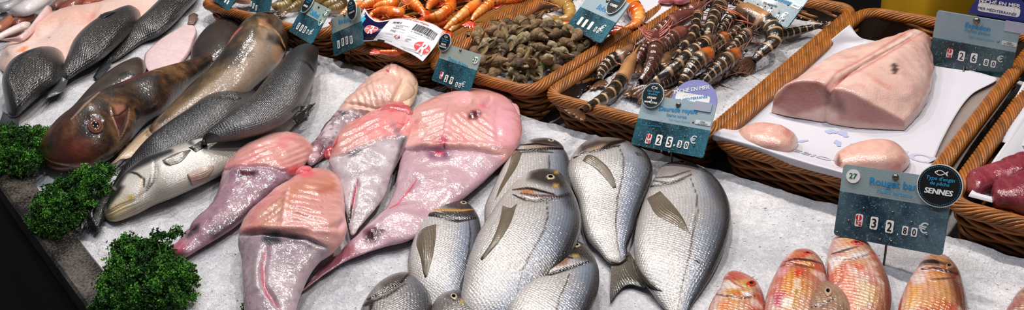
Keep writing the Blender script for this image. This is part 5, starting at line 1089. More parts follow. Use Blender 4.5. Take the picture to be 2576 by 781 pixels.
stext(s, b_, 'PÊCHÉ EN MER', 1694, 229, 1783, 216, 'white', .03, -.0029); stext(s, b_, 'ZONE DE CAPTURE', 1717, 240, 1757, 234, 'lav', .0, -.0029); stext(s, b_, 'MER MÉDITERRANÉE', 1696, 252, 1778, 241, 'deep', .015, -.0027)
s.badge(1645, 242, .0222, [T1, T2, ('LIGNES', -.20, .85, 'white', .045), ('&', -.40, .14, 'white', .03), ('HAMEÇONS', -.58, 1.22, 'white', .045)], ry=.0242)
# swordfish sign
s = Sign('price sign reading 26,80 under a navy half disc, behind the big swordfish piece', [(2351, 26), (2578, 62), (2532, 200), (2341, 160)], .03, PL['mid'], stake=(2420, 182, 2422, 196), zstake=.03)
s.text('name_lettering', 'Espadon', 2428, 64, 2491, 76, 'deep', .025); s.text('latin_lettering', 'Xiphias gladius', 2426, 76, 2490, 88, 'blue', .006); s.text('small_lettering', "Type d'engin de pêche", 2436, 93, 2500, 104, 'blue'); s.text('small_lettering', 'Zone et sous zone de pêche', 2358, 97, 2415, 107, 'blue')
o = s.tile(None, 2389, 134, .0108, .0178); s.text('unit', 'kg', 2383, 139, 2394, 141, 'red', .02, lift=.0012); s.disc(2389, 128, .0044, 'logo', 'unit_disc', lift=.0008, thick=.0002); s.text('unit', '1', 2388, 127, 2390, 127.5, 'white', .02, lift=.0014)
s.tile('2', 2419, 141, .0115, .0195); s.tile('6', 2450, 146, .0115, .0195); s.tile('8', 2481, 157, .0085, .0135); s.tile('0', 2499, 161, .0085, .0135)
s.text('comma', ',', 2463, 162, 2467, 163, 'white', .03); s.text('euro', '€', 2508, 146, 2524, 149, 'pale', .02)
s.pin(2457, 52, .0062); rivets(s, [(2398, 112), (2369, 135), (2455, 121), (2493, 139), (2523, 165), (2433, 171), (2455, 175), (2511, 105)])
u, v = s.at(2539, 110); shape_on('gear_tag', s.surf, rr(u, v, .026*s.k, .008*s.k, .001), INK['pale'], s.root); s.text('small_lettering', 'LIGNE', 2533, 107, 2545, 109, 'black', .01, lift=.001); s.text('small_lettering', 'ET HAMEÇON', 2526, 110, 2550, 114, 'black', .01, lift=.001)
u, v = s.at(2553, 68); shape_on('tape', s.surf, rr(u, v, .034*s.k, .020*s.k, .001), TAPE, s.root, .0006, .0008)
u, v = s.at(2510, 48); b_ = shape_on('catch_area_disc', s.surf, ell(u, v, .052*s.k, .050*s.k, 30, 0, 180, True), INK['navy'], s.root, -.0045, .0012)
u2, v2 = s.at(2511, 26); shape_on('catch_area_band', s.surf, rr(u2, v2, .072*s.k, .017*s.k, .004), INK['white'], b_, -.0032, .0003)
stext(s, b_, 'PÊCHÉ EN MER', 2462, 2, 2566, 16, 'white', .03, -.0029); stext(s, b_, 'ZONE DE CAPTURE', 2488, 11, 2536, 17, 'navy', .0, -.0027); stext(s, b_, 'MER MÉDITERRANÉE', 2459, 20, 2556, 38, 'navy', .015, -.0026)
# monkfish sign
s = Sign('price sign reading 29 with an oval badge, at the top of the monkfish tails', [(1119, 104), (1209, 142), (1182, 232), (1082, 206)], .014, PL['warm'], clear=True, stake=(1131, 222, 1127, 242))
s.text('name_lettering', 'Queue de lotte', 1128, 146, 1177, 168, 'blue', .03)
o = s.disc(1197, 152, .0092, 'white', 'number_disc', .0098); s.text('number', '27', 1191, 150, 1202, 154, 'green', .03, lift=.0014).parent = o
o = s.tile(None, 1111, 190, .0115, .020); s.text('unit', 'kg', 1107, 194, 1114, 196, 'red', .02, lift=.0012); s.disc(1111, 184, .0044, 'logo', 'unit_disc', lift=.0008, thick=.0002)
s.tile('2', 1123, 198, .0115, .020); s.tile('9', 1136, 203, .0115, .020); s.tile('8', 1149, 213, .008, .013); s.tile('0', 1157, 215, .008, .013); s.text('euro', '€', 1162, 210, 1170, 213, 'pale', .02)
s.pin(1159, 127, .0042)
s.badge(1122, 108, .0225, [T1, T2, ('FILETS', -.25, .85, 'white', .045), ('MAILLANTS', -.52, 1.25, 'white', .045)], ry=.0255)
# whelk sign
s = Sign('price sign with handwritten blue name and oval badge, leaning over the whelks', [(1489, -25), (1590, 5), (1507, 111), (1427, 64)], .052, PL['cool'], stake=(1470, 88, 1462, 100), zstake=.03)
s.text('name_lettering', 'Bulot', 1504, 16, 1528, 26, 'deep', .0, .3, h=15)
for x, y in ((1460, 53), (1472, 59), (1486, 65)): s.tile(None, x, y, .0105, .020, 'cream')
s.tile('8', 1498, 74, .007, .012); s.tile('0', 1506, 77, .007, .012); s.text('euro', '€', 1513, 68, 1521, 73, 'pale', .02)
rivets(s, [(1474, 38), (1449, 52), (1500, 47), (1510, 63), (1514, 83), (1468, 80), (1488, 93)], .002); s.pin(1529, 3, .0042)
s.badge(1555, 8, .025, [T1, T2, ('CASIERS', -.32, 1.15, 'white', .045)], ry=.030)
# cod sign
s = Sign('price sign numbered 27 and 8 with black oval badge, behind the arched bass', [(772, -8), (834, 27), (780, 109), (729, 81)], .016, PL['warm'], clear=True, stake=(752, 95, 748, 108))
s.text('name_lettering', 'Cabillaud', 781, 27, 803, 41, 'sky', .03, h=14)
o = s.disc(821, 34, .0095, 'white', 'number_disc'); s.text('number', '27', 816, 31, 825, 37, 'green', .02, lift=.0014).parent = o
o = s.disc(806, 58, .0095, 'white', 'number_disc'); s.text('number', '8', 803, 56, 808, 59, 'green', .02, lift=.0014).parent = o
for ch, x, y in (('1', 751, 66), ('1', 759, 71), ('8', 767, 75)): s.tile(ch, x, y, .0115, .020)
s.tile('8', 774, 80, .007, .012); s.tile('0', 780, 83, .007, .012); s.text('euro', '€', 783, 78, 788, 81, 'pale', .02); s.pin(803, 18, .004)
s.badge(778, 10, .0245, [T1, T2, ('SENNES', -.32, 1.1, 'white', .045)], ry=.030)
# prawn sign
s = Sign('price sign with handwritten name and tall oval badge, before the orange prawns', [(833, 50), (903, 14), (915, 112), (838, 141)], .026, PL['warm'], clear=True, stake=(876, 128, 878, 150))
s.text('name_lettering', 'Bon sauvage', 852, 57, 886, 47, 'deep', .02, h=17)
for ch, x, y in (('1', 852, 112), ('1', 863, 106), ('0', 873, 102), ('0', 884, 100)): s.tile(ch, x, y, .0115, .022)
s.pin(867, 38, .0042); rivets(s, [(838, 62), (841, 66)], .0015)
s.badge(893, 25, .0225, [T1, T2, ('CHALUTS', -.25, 1.25, 'white', .045)], ry=.0285, lift=.007)
# two signs cut by the upper edge, and the striped prawns' sign
s = Sign('tilted price sign cut by the upper frame edge, farthest along the baskets', [(556, -55), (612, -30), (568, 32), (536, -8)], .045, PL['warm'])
for x, y in ((568, 2), (574, 6)): s.tile(None, x, y, .010, .018)
s = Sign('price sign cut by the upper frame edge, above the head of the brown mottled fish', [(640, -50), (690, -32), (675, 28), (626, 37)], .045, PL['warm'])
for ch, x, y in (('1', 632, 10), ('1', 638, 15), ('0', 645, 20)): s.tile(ch, x, y, .0115, .020)
s = Sign('price sign leaning over the striped tiger prawns, cut by the upper edge', [(1926, -76), (2062, -38), (1973, 77), (1866, 12)], .055, PL['cool'], stake=(1935, 45, 1940, 62), zstake=.03)
s.text('small_lettering', 'Crevette', 1945, -6, 1990, 8, 'deep', .02); s.text('latin_lettering', 'Madagascar', 1921, 8, 1955, 17, 'dteal', .02)
for ch, x, y in (('4', 1910, 27), ('4', 1931, 34)): s.tile(ch, x, y, .0115, .019)
s.tile('9', 1953, 45, .008, .013); s.tile('0', 1963, 48, .008, .013); s.text('euro', '€', 1967, 36, 1979, 42, 'white', .03)
s.tile(None, 1893, 21, .010, .016); s.disc(1893, 19, .004, 'logo', 'unit_disc', lift=.0008, thick=.0002)
u, v = s.at(2003, 16); shape_on('gear_tag', s.surf, rr(u, v, .024*s.k, .009*s.k, .001), INK['white'], s.root); s.text('small_lettering', 'CHALUT', 1995, 13, 2012, 19, 'black', .02, lift=.001)
rivets(s, [(1906, 11), (1925, 16), (1941, 20), (1960, 33), (1983, 13), (1970, 52), (1955, 60)], .002)
# ------------------------------------------------------------------ prawns
M_PRAWN = skin('prawn shell', rough=.2, coat=.8, coat_rough=.2, noise=260, noise_bump=.35, nvar=.16, bdist=.0007, sss=.08)
M_LIMB = skin('prawn limbs', rough=.3, coat=.5, coat_rough=.2, noise=300, noise_bump=.2, nvar=.2, bdist=.0004)
def frames(p, side):
    t = np.gradient(p, axis=0); t /= np.linalg.norm(t, axis=1, keepdims=True)+1e-12
    up = side-(t @ side)[:, None]*t if np.ndim(side) == 1 else side
    up = side[None]-(t*side).sum(1, keepdims=True)*t; up /= np.linalg.norm(up, axis=1, keepdims=True)+1e-12
    return t, up, np.cross(t, up)
def shell_tube(p, t, up, sd, ru, rs, col, seg=22):
    th = np.linspace(0, 2*np.pi, seg, endpoint=False)
    v = p[:, None]+(ru[:, None]*np.sin(th)[None])[..., None]*up[:, None]+(rs[:, None]*np.cos(th)[None])[..., None]*sd[:, None]
    c = np.broadcast_to(col[:, None], v.shape) if col.ndim == 2 else col
    return v, gridf(len(p), seg, True), c
def prawn(name, label, cat, group, pts, r, pal, seed, back=None, legs=6, ant=2, hl=.38, tail=True, zs=None, rostrum=.8):
    """pts: pixel spine from the rostrum's base to the tail with heights [(x,y,z)], r: body radius in metres"""
    rs_ = np.random.default_rng(seed); P3 = np.array([W(x, y, z) for x, y, z in pts]); n = 90
    L_ = np.r_[0, np.cumsum(np.linalg.norm(np.diff(P3, axis=0), axis=1))]; c = catmull(P3, 400); l = np.r_[0, np.cumsum(np.linalg.norm(np.diff(c, axis=0), axis=1))]
    s = np.linspace(0, 1, n); p = np.stack([np.interp(s*l[-1], l, c[:, k]) for k in range(3)], -1); Ltot = l[-1]
    side = np.array(back if back is not None else (0, 0, 1.), float); side /= np.linalg.norm(side)
    t, up, sd = frames(p, side)
    root = thing(name, label, cat, p.mean(0), group)
    th = np.linspace(0, 2*np.pi, 22, endpoint=False); upf = np.sin(th)
    # carapace with its rostrum
    i = s <= hl+.03; sc = s[i]/(hl+.03); pr = np.interp(sc, [0, .05, .25, .6, .92, 1], [.25, .5, .82, 1.02, 1.05, .98])
    nn = fbm(p[i]*60+seed, 3)
    cc = pal['head'](sc[:, None]*np.ones((1, 22)), upf[None]*np.ones((len(sc), 1)), p[i][:, None]*np.ones((1, 22, 1))+sd[i][:, None]*np.cos(th)[None, :, None]*r, seed)
    v, f, cc = shell_tube(p[i], t[i], up[i], sd[i], r*pr*1.05, r*pr*.86, cc); caps = [v[0].mean(0)]
    mb = MB(); mb.add(v, f, cc.reshape(-1, 3))
    body = mb.build('carapace', M_PRAWN, root)
    if rostrum:
        a = p[0]+up[0]*r*.35+t[0]*r*1.6; b = p[0]-t[0]*r*rostrum*2.6+up[0]*r*.55; q = np.stack([a, (a+b)/2+up[0]*r*.15, b]); q = catmull(q, 14)
        v, f = tube(q, np.linspace(r*.26, r*.03, 14), 6); mesh_obj('rostrum', v, tri_fix(f), M_PRAWN, root, np.broadcast_to(cc.reshape(-1, 3)[6:7], (len(v), 3)))
    for sg in (-1, 1):   # eyes on stalks
        e = p[2]+sd[2]*sg*r*.6+up[2]*r*.3-t[2]*r*.3; nr, ns = 7, 10; rr_ = np.linspace(0, np.pi, nr); th2 = np.linspace(0, 2*np.pi, ns, endpoint=False)
        v = e+r*.2*np.stack([np.sin(rr_)[:, None]*np.cos(th2)[None], np.sin(rr_)[:, None]*np.sin(th2)[None], np.cos(rr_)[:, None]*np.ones((1, ns))], -1)
        mesh_obj('eye', v, gridf(nr, ns, True), M_EYE, root, np.tile(C('#0a0807'), (nr*ns, 1)))
    # abdomen: six overlapping rings
    i = s >= hl; sa = (s[i]-hl)/(1-hl); ns_ = 6; fr = sa*ns_ % 1.; seg_i = np.minimum((sa*ns_).astype(int), ns_-1)
    env = np.interp(sa, [0, .3, .7, .93, 1], [1., .95, .72, .46, .38])
    pr = env*(1+.10*fr-.05)+np.where(fr < .12, -.05*env*(1-fr/.12), 0)
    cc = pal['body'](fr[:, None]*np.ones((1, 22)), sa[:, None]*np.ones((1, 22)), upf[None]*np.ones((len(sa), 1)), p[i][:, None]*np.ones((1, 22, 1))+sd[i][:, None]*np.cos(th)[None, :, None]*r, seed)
    # finer sampling for the rings
    v, f, cc = shell_tube(p[i], t[i], up[i], sd[i], r*pr, r*pr*.84, cc); mesh_obj('abdomen', v, f, M_PRAWN, root, cc.reshape(-1, 3))
    if tail:
        b = p[-1]; tt, uu, ss = t[-1], up[-1], sd[-1]; Lt = r*2.3
        for k, ang in enumerate((-.55, -.25, 0, .25, .55)):
            d = tt*math.cos(ang)+ss*math.sin(ang); w_ = r*(.42 if ang else .3); x = np.linspace(0, 1, 9); y = np.linspace(-1, 1, 5); wid = w_*np.sin(np.pi*(.12+.80*x))**.7
            g = b-tt*r*.3+d*Lt*(.85 if not ang else 1)*x[:, None, None]+np.cross(uu, d)*(wid[:, None]*y[None])[..., None]+uu*((.10-.12*y[None]**2)*r*np.ones((9, 1))-.06*r*abs(ang)*2)[..., None]
            g2 = g-uu*r*.09; fq = gridf(9, 5); ct = mix(pal['tail0'], pal['tail1'], np.broadcast_to(x[:, None], (9, 5)))
            idx = np.arange(45).reshape(9, 5); bd = np.r_[idx[0], idx[1:, -1], idx[-1, -2::-1], idx[-2:0:-1, 0]]; b2 = np.roll(bd, -1)
            mesh_obj('tail_blade', np.concatenate([g.reshape(-1, 3), g2.reshape(-1, 3)]), np.concatenate([fq, fq[:, ::-1]+45, np.stack([bd, bd+45, b2+45, b2], -1)]), M_PRAWN, root, np.concatenate([ct.reshape(-1, 3)]*2))
    for k in range(legs):
        sg = -1 if k % 2 else 1; f_ = .12+.24*(k//2)/max(legs/2-1, 1); j = int(f_*n/1.)
        a = p[j]-up[j]*r*.75+sd[j]*sg*r*.4; m1 = a-up[j]*r*rs_.uniform(.1, .5)+sd[j]*sg*r*rs_.uniform(.6, 1.4)-t[j]*r*rs_.uniform(.3, 1.2); e = m1-t[j]*r*rs_.uniform(.6, 1.8)+sd[j]*sg*r*rs_.uniform(-.3, .8)-up[j]*r*.3
        m1[2] = max(m1[2], .012); e[2] = max(e[2], .010)
        cord('leg', M_LIMB, root, [a, m1, e], (r*.10, r*.075, r*.03), 5, pal['leg'], 12)
    for k in range(ant):
        sg = -1 if k % 2 else 1; a = p[0]+sd[0]*sg*r*.3; L0 = r*rs_.uniform(5, 9)
        b = a-t[0]*L0*.35+up[0]*r*rs_.uniform(.4, 1.6)+sd[0]*sg*r*rs_.uniform(0, 1.5); e = a-t[0]*L0*rs_.uniform(.3, .8)+sd[0]*sg*L0*rs_.uniform(.1, .7); e[2] = max(e[2], .02); b[2] = max(b[2], .02)
        cord('antenna', M_LIMB, root, [a, b, e], (r*.06, r*.04, r*.018), 5, pal['leg'], 20)
    return root
def tiger_head(sc, upv, X, seed):
    n = fbm(X*45+seed, 3); c = ramp(n+.25*upv, [(-.6, '#1d1512'), (-.1, '#3d2c22'), (.3, '#6a4c36'), (.7, '#a07450')])
    return mix(c, C('#c9a488'), sm(.82, .9, sc)*sm(1., .93, sc)*.8)
def tiger_head_o(sc, upv, X, seed):
    c = tiger_head(sc, upv, X, seed); return mix(c, C('#d2641f'), sm(.25, .45, sc)*sm(.85, .6, sc)*sm(-.3, .4, upv+.5*fbm(X*40+seed, 2))*.9)
def tiger_head_t(sc, upv, X, seed):
    c = tiger_head(sc, upv, X, seed); return mix(c, C('#c08a58'), .75*sm(-.4, .4, upv))
def tiger_head_p(sc, upv, X, seed):
    c = tiger_head(sc, upv, X, seed); return mix(c, C('#7a3a34'), .6)
def tiger_body(fr, sa, upv, X, seed):
    n = fbm(X*50+seed, 3); c = mix(C('#15110e'), C('#4a3a2c'), .45+.8*n)
    b = sm(.10, .17, fr)*sm(.36, .28, fr)*sm(-.75, -.2, upv+.35*n); return mix(c, mix(C('#c79a6e'), C('#e0c3a0'), .5+n), b*.95)
def tiger_body_p(fr, sa, upv, X, seed): return mix(tiger_body(fr, sa, upv, X, seed), C('#6d3a30'), .55)
TIG = dict(head=tiger_head, body=tiger_body, tail0=C('#2a1c14'), tail1=C('#7d5436'), leg=C('#7a4028'))
TIGO = dict(TIG, head=tiger_head_o); TIGT = dict(TIG, head=tiger_head_t, leg=C('#c0603c')); TIGP = dict(TIG, head=tiger_head_p, body=tiger_body_p, leg=C('#b05a4c'))
G = 'striped tiger prawns in their basket'
def tp(label, pts, r, pal=TIG, seed=0, **k): return prawn('tiger_prawn', label, 'prawn', G, pts, r, pal, seed, **k)
tp('striped tiger prawn lying alone in front, tail fan over the basket rim', [(1598, 138, .045), (1583, 162, .044), (1571, 190, .042), (1555, 213, .040), (1535, 236, .040), (1508, 256, .042), (1482, 270, .047), (1462, 280, .052)], .0135, TIGT, 1, back=(.35, -.2, 1), legs=4)
tp('dark tiger prawn curled behind the one in front, near the whelk basket', [(1600, 112, .040), (1572, 138, .038), (1545, 150, .036), (1525, 165, .034), (1512, 185, .033), (1508, 203, .032)], .0125, TIG, 2, back=(-.5, .2, 1), legs=8)
tp('tiger prawn with its long red beak pointing to the far end, beside the rope rim', [(1752, 30, .060), (1718, 44, .058), (1690, 58, .056), (1664, 74, .054), (1640, 92, .052), (1618, 106, .050), (1600, 118, .046)], .0135, TIGP, 3, back=(-.3, .3, 1), rostrum=1.3, legs=4)
tp('reddish tiger prawn turned over with pink legs in the air', [(1655, 84, .066), (1652, 108, .066), (1648, 135, .062), (1640, 162, .056), (1628, 185, .050), (1612, 205, .045)], .0145, TIGP, 4, back=(.3, -.2, -1), legs=10, tail=False)
tp('slim banded tiger prawn lying in the middle of the heap', [(1762, 28, .066), (1752, 50, .066), (1750, 70, .066), (1740, 92, .065), (1722, 114, .063), (1706, 134, .060), (1692, 152, .056)], .0105, TIG, 5, back=(.2, -.3, 1), hl=.12, legs=2, ant=0)
tp('thick banded tiger prawn with its back to the price sign, at the far end', [(1818, 8, .068), (1806, 26, .070), (1795, 46, .071), (1787, 66, .070), (1781, 86, .066), (1770, 104, .060)], .0150, TIG, 6, back=(.2, -.5, 1), hl=.15, legs=2, ant=1)
tp('big banded tiger prawn running to the round badge, middle of the heap', [(1796, 96, .072), (1776, 110, .074), (1754, 125, .074), (1727, 144, .072), (1702, 166, .068), (1676, 186, .062), (1650, 204, .054), (1632, 220, .046)], .0145, TIG, 7, back=(.4, -.2, 1), hl=.2, legs=4)
tp('tiger prawn with an orange shoulder just above the lavender half disc', [(1790, 130, .072), (1772, 143, .073), (1752, 158, .070), (1736, 178, .064), (1722, 200, .056), (1712, 222, .046)], .0145, TIGO, 8, back=(.3, -.2, 1), legs=4, rostrum=1.2)
tp('tiger prawn with an orange shoulder and many legs, lowest towards the swordfish', [(1862, 130, .050), (1840, 146, .052), (1816, 163, .052), (1793, 182, .048), (1772, 204, .042), (1757, 222, .036)], .0145, TIGO, 9, back=(.2, -.3, 1), legs=10)
tp('curled tiger prawn with a tan head, largest at the right of the heap', [(1856, 18, .074), (1880, 30, .074), (1908, 48, .070), (1934, 64, .066), (1948, 86, .062), (1944, 106, .056), (1926, 124, .050), (1908, 140, .044), (1896, 154, .038)], .0165, TIGT, 10, back=(.8, .5, .6), legs=10)
tp('tiger prawn of which only the banded tail lies on the bare ice', [(1935, 92, .040), (1958, 90, .038), (1985, 84, .036), (2012, 77, .036), (2040, 70, .038), (2064, 66, .042)], .0095, TIG, 11, back=(0, -.2, 1), hl=.15, legs=0, ant=0)
tp('banded tiger prawn half hidden under the curled one', [(1885, 82, .060), (1868, 96, .060), (1852, 112, .058), (1836, 126, .056), (1822, 134, .052)], .0125, TIG, 12, back=(.2, -.3, 1), hl=.2, legs=4)
tp('dark tiger prawn below the heap, between the two front ones', [(1690, 140, .040), (1668, 160, .040), (1645, 178, .038), (1622, 200, .036), (1606, 222, .034)], .0140, TIG, 13, legs=8)
tp('dark red tiger prawn in the shade behind the upturned one', [(1730, 78, .050), (1706, 88, .050), (1684, 104, .050), (1664, 124, .046), (1655, 144, .042)], .0140, TIGP, 14, legs=4)
tp('dark tiger prawn at the bottom of the heap behind the lavender half disc', [(1815, 190, .032), (1790, 196, .032), (1765, 206, .032), (1740, 216, .032), (1710, 226, .032)], .0130, TIG, 15, legs=8)
tp('tiger prawn lying under the leaning price sign', [(1905, 40, .050), (1880, 62, .050), (1856, 80, .050), (1832, 96, .050), (1812, 112, .048)], .0140, TIG, 16, legs=4)
for i, (lab, pts, pal) in enumerate([
    ('dark tiger prawn deep in the heap behind the slim banded one', [(1800, 60, .046), (1776, 78, .046), (1752, 96, .046), (1728, 110, .044), (1706, 120, .042)], TIG),
    ('dark tiger prawn at the far end of the heap by the rope rim', [(1770, 14, .050), (1745, 28, .050), (1720, 36, .048), (1694, 46, .046), (1672, 60, .044)], TIGP),
    ('dark tiger prawn deep in the heap below the orange shouldered ones', [(1850, 160, .030), (1826, 174, .030), (1800, 186, .030), (1776, 196, .030), (1750, 210, .030)], TIG),
    ('tiger prawn at the far end under the curled one with the tan head', [(1880, 20, .056), (1860, 36, .056), (1840, 50, .054), (1822, 66, .052), (1806, 84, .050)], TIG),
    ('reddish tiger prawn squeezed between the upturned one and the rope rim', [(1668, 96, .046), (1650, 108, .046), (1630, 122, .044), (1612, 140, .042), (1600, 160, .038)], TIGP),
    ('tiger prawn near the middle of the heap with an orange spot', [(1830, 92, .062), (1810, 106, .062), (1790, 120, .060), (1768, 136, .056)], TIGO),
    ('dark tiger prawn bottom layer beside the round black badge', [(1715, 178, .034), (1694, 194, .034), (1672, 208, .032), (1650, 220, .030)], TIG)]):
    tp(lab, pts, .0135, pal, 30+i, legs=8, ant=3)
# cooked prawns
def or_head(sc, upv, X, seed):
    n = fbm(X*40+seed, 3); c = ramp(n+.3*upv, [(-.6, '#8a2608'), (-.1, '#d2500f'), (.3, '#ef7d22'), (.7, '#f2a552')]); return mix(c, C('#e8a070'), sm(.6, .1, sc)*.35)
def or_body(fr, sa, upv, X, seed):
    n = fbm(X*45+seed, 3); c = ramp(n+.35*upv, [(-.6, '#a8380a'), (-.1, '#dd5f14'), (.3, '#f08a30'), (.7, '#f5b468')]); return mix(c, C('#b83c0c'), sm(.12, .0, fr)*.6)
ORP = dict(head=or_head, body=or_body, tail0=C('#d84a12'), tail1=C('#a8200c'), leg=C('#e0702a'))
TAN = dict(head=lambda sc, upv, X, seed: mix(C('#8a6228'), C('#c79a58'), .5+.8*fbm(X*40+seed, 3)), body=lambda fr, sa, upv, X, seed: mix(mix(C('#8f6a2c'), C('#d2a860'), .5+.8*fbm(X*40+seed, 3)), C('#6d4a1c'), sm(.14, 0, fr)*.5), tail0=C('#a87838'), tail1=C('#b8552c'), leg=C('#c07a3c'))
GO = 'cooked orange prawns in their basket'
def op(label, pts, r=.0105, pal=ORP, seed=0, name='orange_prawn', g=GO, **k): return prawn(name, label, 'prawn', g, pts, r, pal, seed, **k)
op('orange prawn whose pointed tail sticks out under the dark blue end of the printed wrapper', [(985, 122, .040), (962, 118, .044), (940, 112, .047), (918, 102, .050), (898, 93, .054)], .0085, seed=21, legs=0, ant=0, hl=.2)
op('orange prawn with its tail fan on the front rim below the printed wrapper', [(1060, 112, .040), (1040, 125, .044), (1015, 132, .048), (988, 134, .050), (966, 132, .052), (956, 131, .053)], .0095, seed=22, legs=0, ant=0, hl=.2)
op('curled orange prawn with thick pale rings just behind the blue end of the wrapper', [(1016, 26, .070), (1000, 34, .070), (980, 30, .068), (960, 28, .066), (940, 34, .062), (930, 44, .058)], .0115, seed=23, back=(-.2, .7, .7), legs=8)
op('large orange prawn lying behind the barcode end of the wrapper', [(1140, 2, .070), (1132, 16, .070), (1118, 32, .068), (1100, 42, .066), (1080, 48, .062), (1064, 52, .056)], .0125, seed=24, back=(.3, .2, 1), legs=6)
op('long orange prawn reaching down to the oval badge on its narrow tail', [(1205, 4, .066), (1188, 18, .064), (1168, 34, .060), (1150, 50, .055), (1132, 64, .050), (1118, 76, .046)], .0115, seed=25, back=(.2, .2, 1), legs=4)
op('bright orange prawn lying on the rope rim next to the whelks', [(1238, 8, .062), (1222, 18, .062), (1207, 30, .060), (1194, 42, .057), (1186, 54, .053)], .0105, seed=26, back=(.2, .2, 1), legs=2, hl=.15)
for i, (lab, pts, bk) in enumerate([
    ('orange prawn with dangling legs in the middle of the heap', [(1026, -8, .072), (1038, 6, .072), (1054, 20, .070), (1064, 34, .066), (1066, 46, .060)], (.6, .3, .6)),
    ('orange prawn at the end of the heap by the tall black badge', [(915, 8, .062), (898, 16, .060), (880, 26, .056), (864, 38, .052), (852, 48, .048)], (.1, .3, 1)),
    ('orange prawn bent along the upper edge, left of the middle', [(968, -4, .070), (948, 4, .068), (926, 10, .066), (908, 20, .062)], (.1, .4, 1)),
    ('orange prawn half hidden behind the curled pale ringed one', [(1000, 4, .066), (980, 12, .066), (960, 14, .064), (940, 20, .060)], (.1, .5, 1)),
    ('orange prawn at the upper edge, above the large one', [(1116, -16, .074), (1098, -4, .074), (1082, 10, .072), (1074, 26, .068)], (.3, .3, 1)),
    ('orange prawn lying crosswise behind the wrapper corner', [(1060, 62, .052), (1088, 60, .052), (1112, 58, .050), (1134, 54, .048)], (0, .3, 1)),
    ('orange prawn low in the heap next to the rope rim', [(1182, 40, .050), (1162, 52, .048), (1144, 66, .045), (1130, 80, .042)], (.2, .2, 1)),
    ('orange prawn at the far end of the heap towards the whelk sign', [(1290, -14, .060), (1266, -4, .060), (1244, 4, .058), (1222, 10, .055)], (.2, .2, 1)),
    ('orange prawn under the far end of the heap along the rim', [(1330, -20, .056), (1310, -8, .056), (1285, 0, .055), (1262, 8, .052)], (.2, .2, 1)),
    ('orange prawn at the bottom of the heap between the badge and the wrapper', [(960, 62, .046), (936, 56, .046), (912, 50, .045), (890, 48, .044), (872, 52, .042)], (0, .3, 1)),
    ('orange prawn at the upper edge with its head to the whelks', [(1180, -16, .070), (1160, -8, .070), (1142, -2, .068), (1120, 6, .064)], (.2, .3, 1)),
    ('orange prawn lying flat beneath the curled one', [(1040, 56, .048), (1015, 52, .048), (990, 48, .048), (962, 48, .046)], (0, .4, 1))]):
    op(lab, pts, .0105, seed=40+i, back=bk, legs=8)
for i, (x, y) in enumerate([(870, 70), (900, 66), (930, 74), (960, 84), (1000, 80), (1040, 84), (1075, 76), (1100, 84), (1010, 108), (1050, 104)]):
    op('orange prawn lying in the bottom layer of the cooked prawn heap', [(x+22, y-10, .022), (x+8, y-4, .023), (x-8, y+1, .022), (x-24, y+4, .020)], .0115, seed=60+i, legs=0, ant=0)
op('tan raw prawn curled on the ice behind the whelks, left of the leaning sign', [(1392, 44, .040), (1410, 52, .042), (1430, 44, .044), (1434, 28, .046), (1424, 12, .048), (1405, 2, .048), (1386, -2, .046)][::-1], .0125, TAN, 71, 'raw_prawn', 'prawns lying behind the whelks', back=(.6, .3, .6), legs=8)
op('orange prawn curled behind the leaning whelk sign, next to the white paper', [(1560, 0, .050), (1582, 10, .052), (1600, 28, .052), (1606, 48, .050), (1592, 66, .046), (1570, 76, .042)], .0150, seed=72, g='prawns lying behind the whelks', back=(.7, .3, .6), legs=0, ant=0)
op('small orange prawn lying under the lower corner of the leaning whelk sign', [(1440, 62, .034), (1424, 66, .034), (1406, 68, .034), (1388, 68, .034), (1374, 66, .034)], .0085, seed=73, g='prawns lying behind the whelks', legs=2)
OLV = dict(head=lambda sc, upv, X, seed: mix(C('#4a3a1c'), C('#9a8450'), .45+.9*fbm(X*40+seed, 3)), body=lambda fr, sa, upv, X, seed: mix(mix(C('#55421f'), C('#a48c58'), .45+.9*fbm(X*40+seed, 3)), C('#3a2a14'), sm(.14, 0, fr)*.6), tail0=C('#7a6232'), tail1=C('#4a3418'), leg=C('#7d6030'))
for i, (lab, pts) in enumerate([('brown shrimp nearest to the mottled fish head', [(738, 6, .036), (720, 14, .036), (702, 18, .036), (686, 16, .036)]), ('brown shrimp just left of the cod sign', [(770, 0, .040), (752, 12, .040), (736, 22, .038), (722, 28, .036)]),
    ('brown shrimp at the upper edge behind the mottled fish', [(700, -14, .044), (720, -6, .044), (742, -2, .044), (764, -4, .042)]), ('brown shrimp behind the cod sign badge', [(800, -6, .044), (786, 4, .044), (768, 8, .042), (750, 6, .040)]),
    ('brown shrimp right of the cod sign at the upper edge', [(860, -4, .044), (846, 6, .044), (830, 12, .042), (814, 12, .040)]), ('brown shrimp below the tall black badge side', [(872, 8, .042), (858, 18, .042), (842, 24, .040), (828, 24, .038)]),
    ('brown shrimp between two others at the upper edge', [(830, -14, .048), (816, -4, .048), (800, 2, .046), (784, 2, .044)])]):
    op(lab, pts, .0115, OLV, 80+i, 'brown_shrimp', 'brown shrimps on the ice of the far basket', legs=6, ant=2)
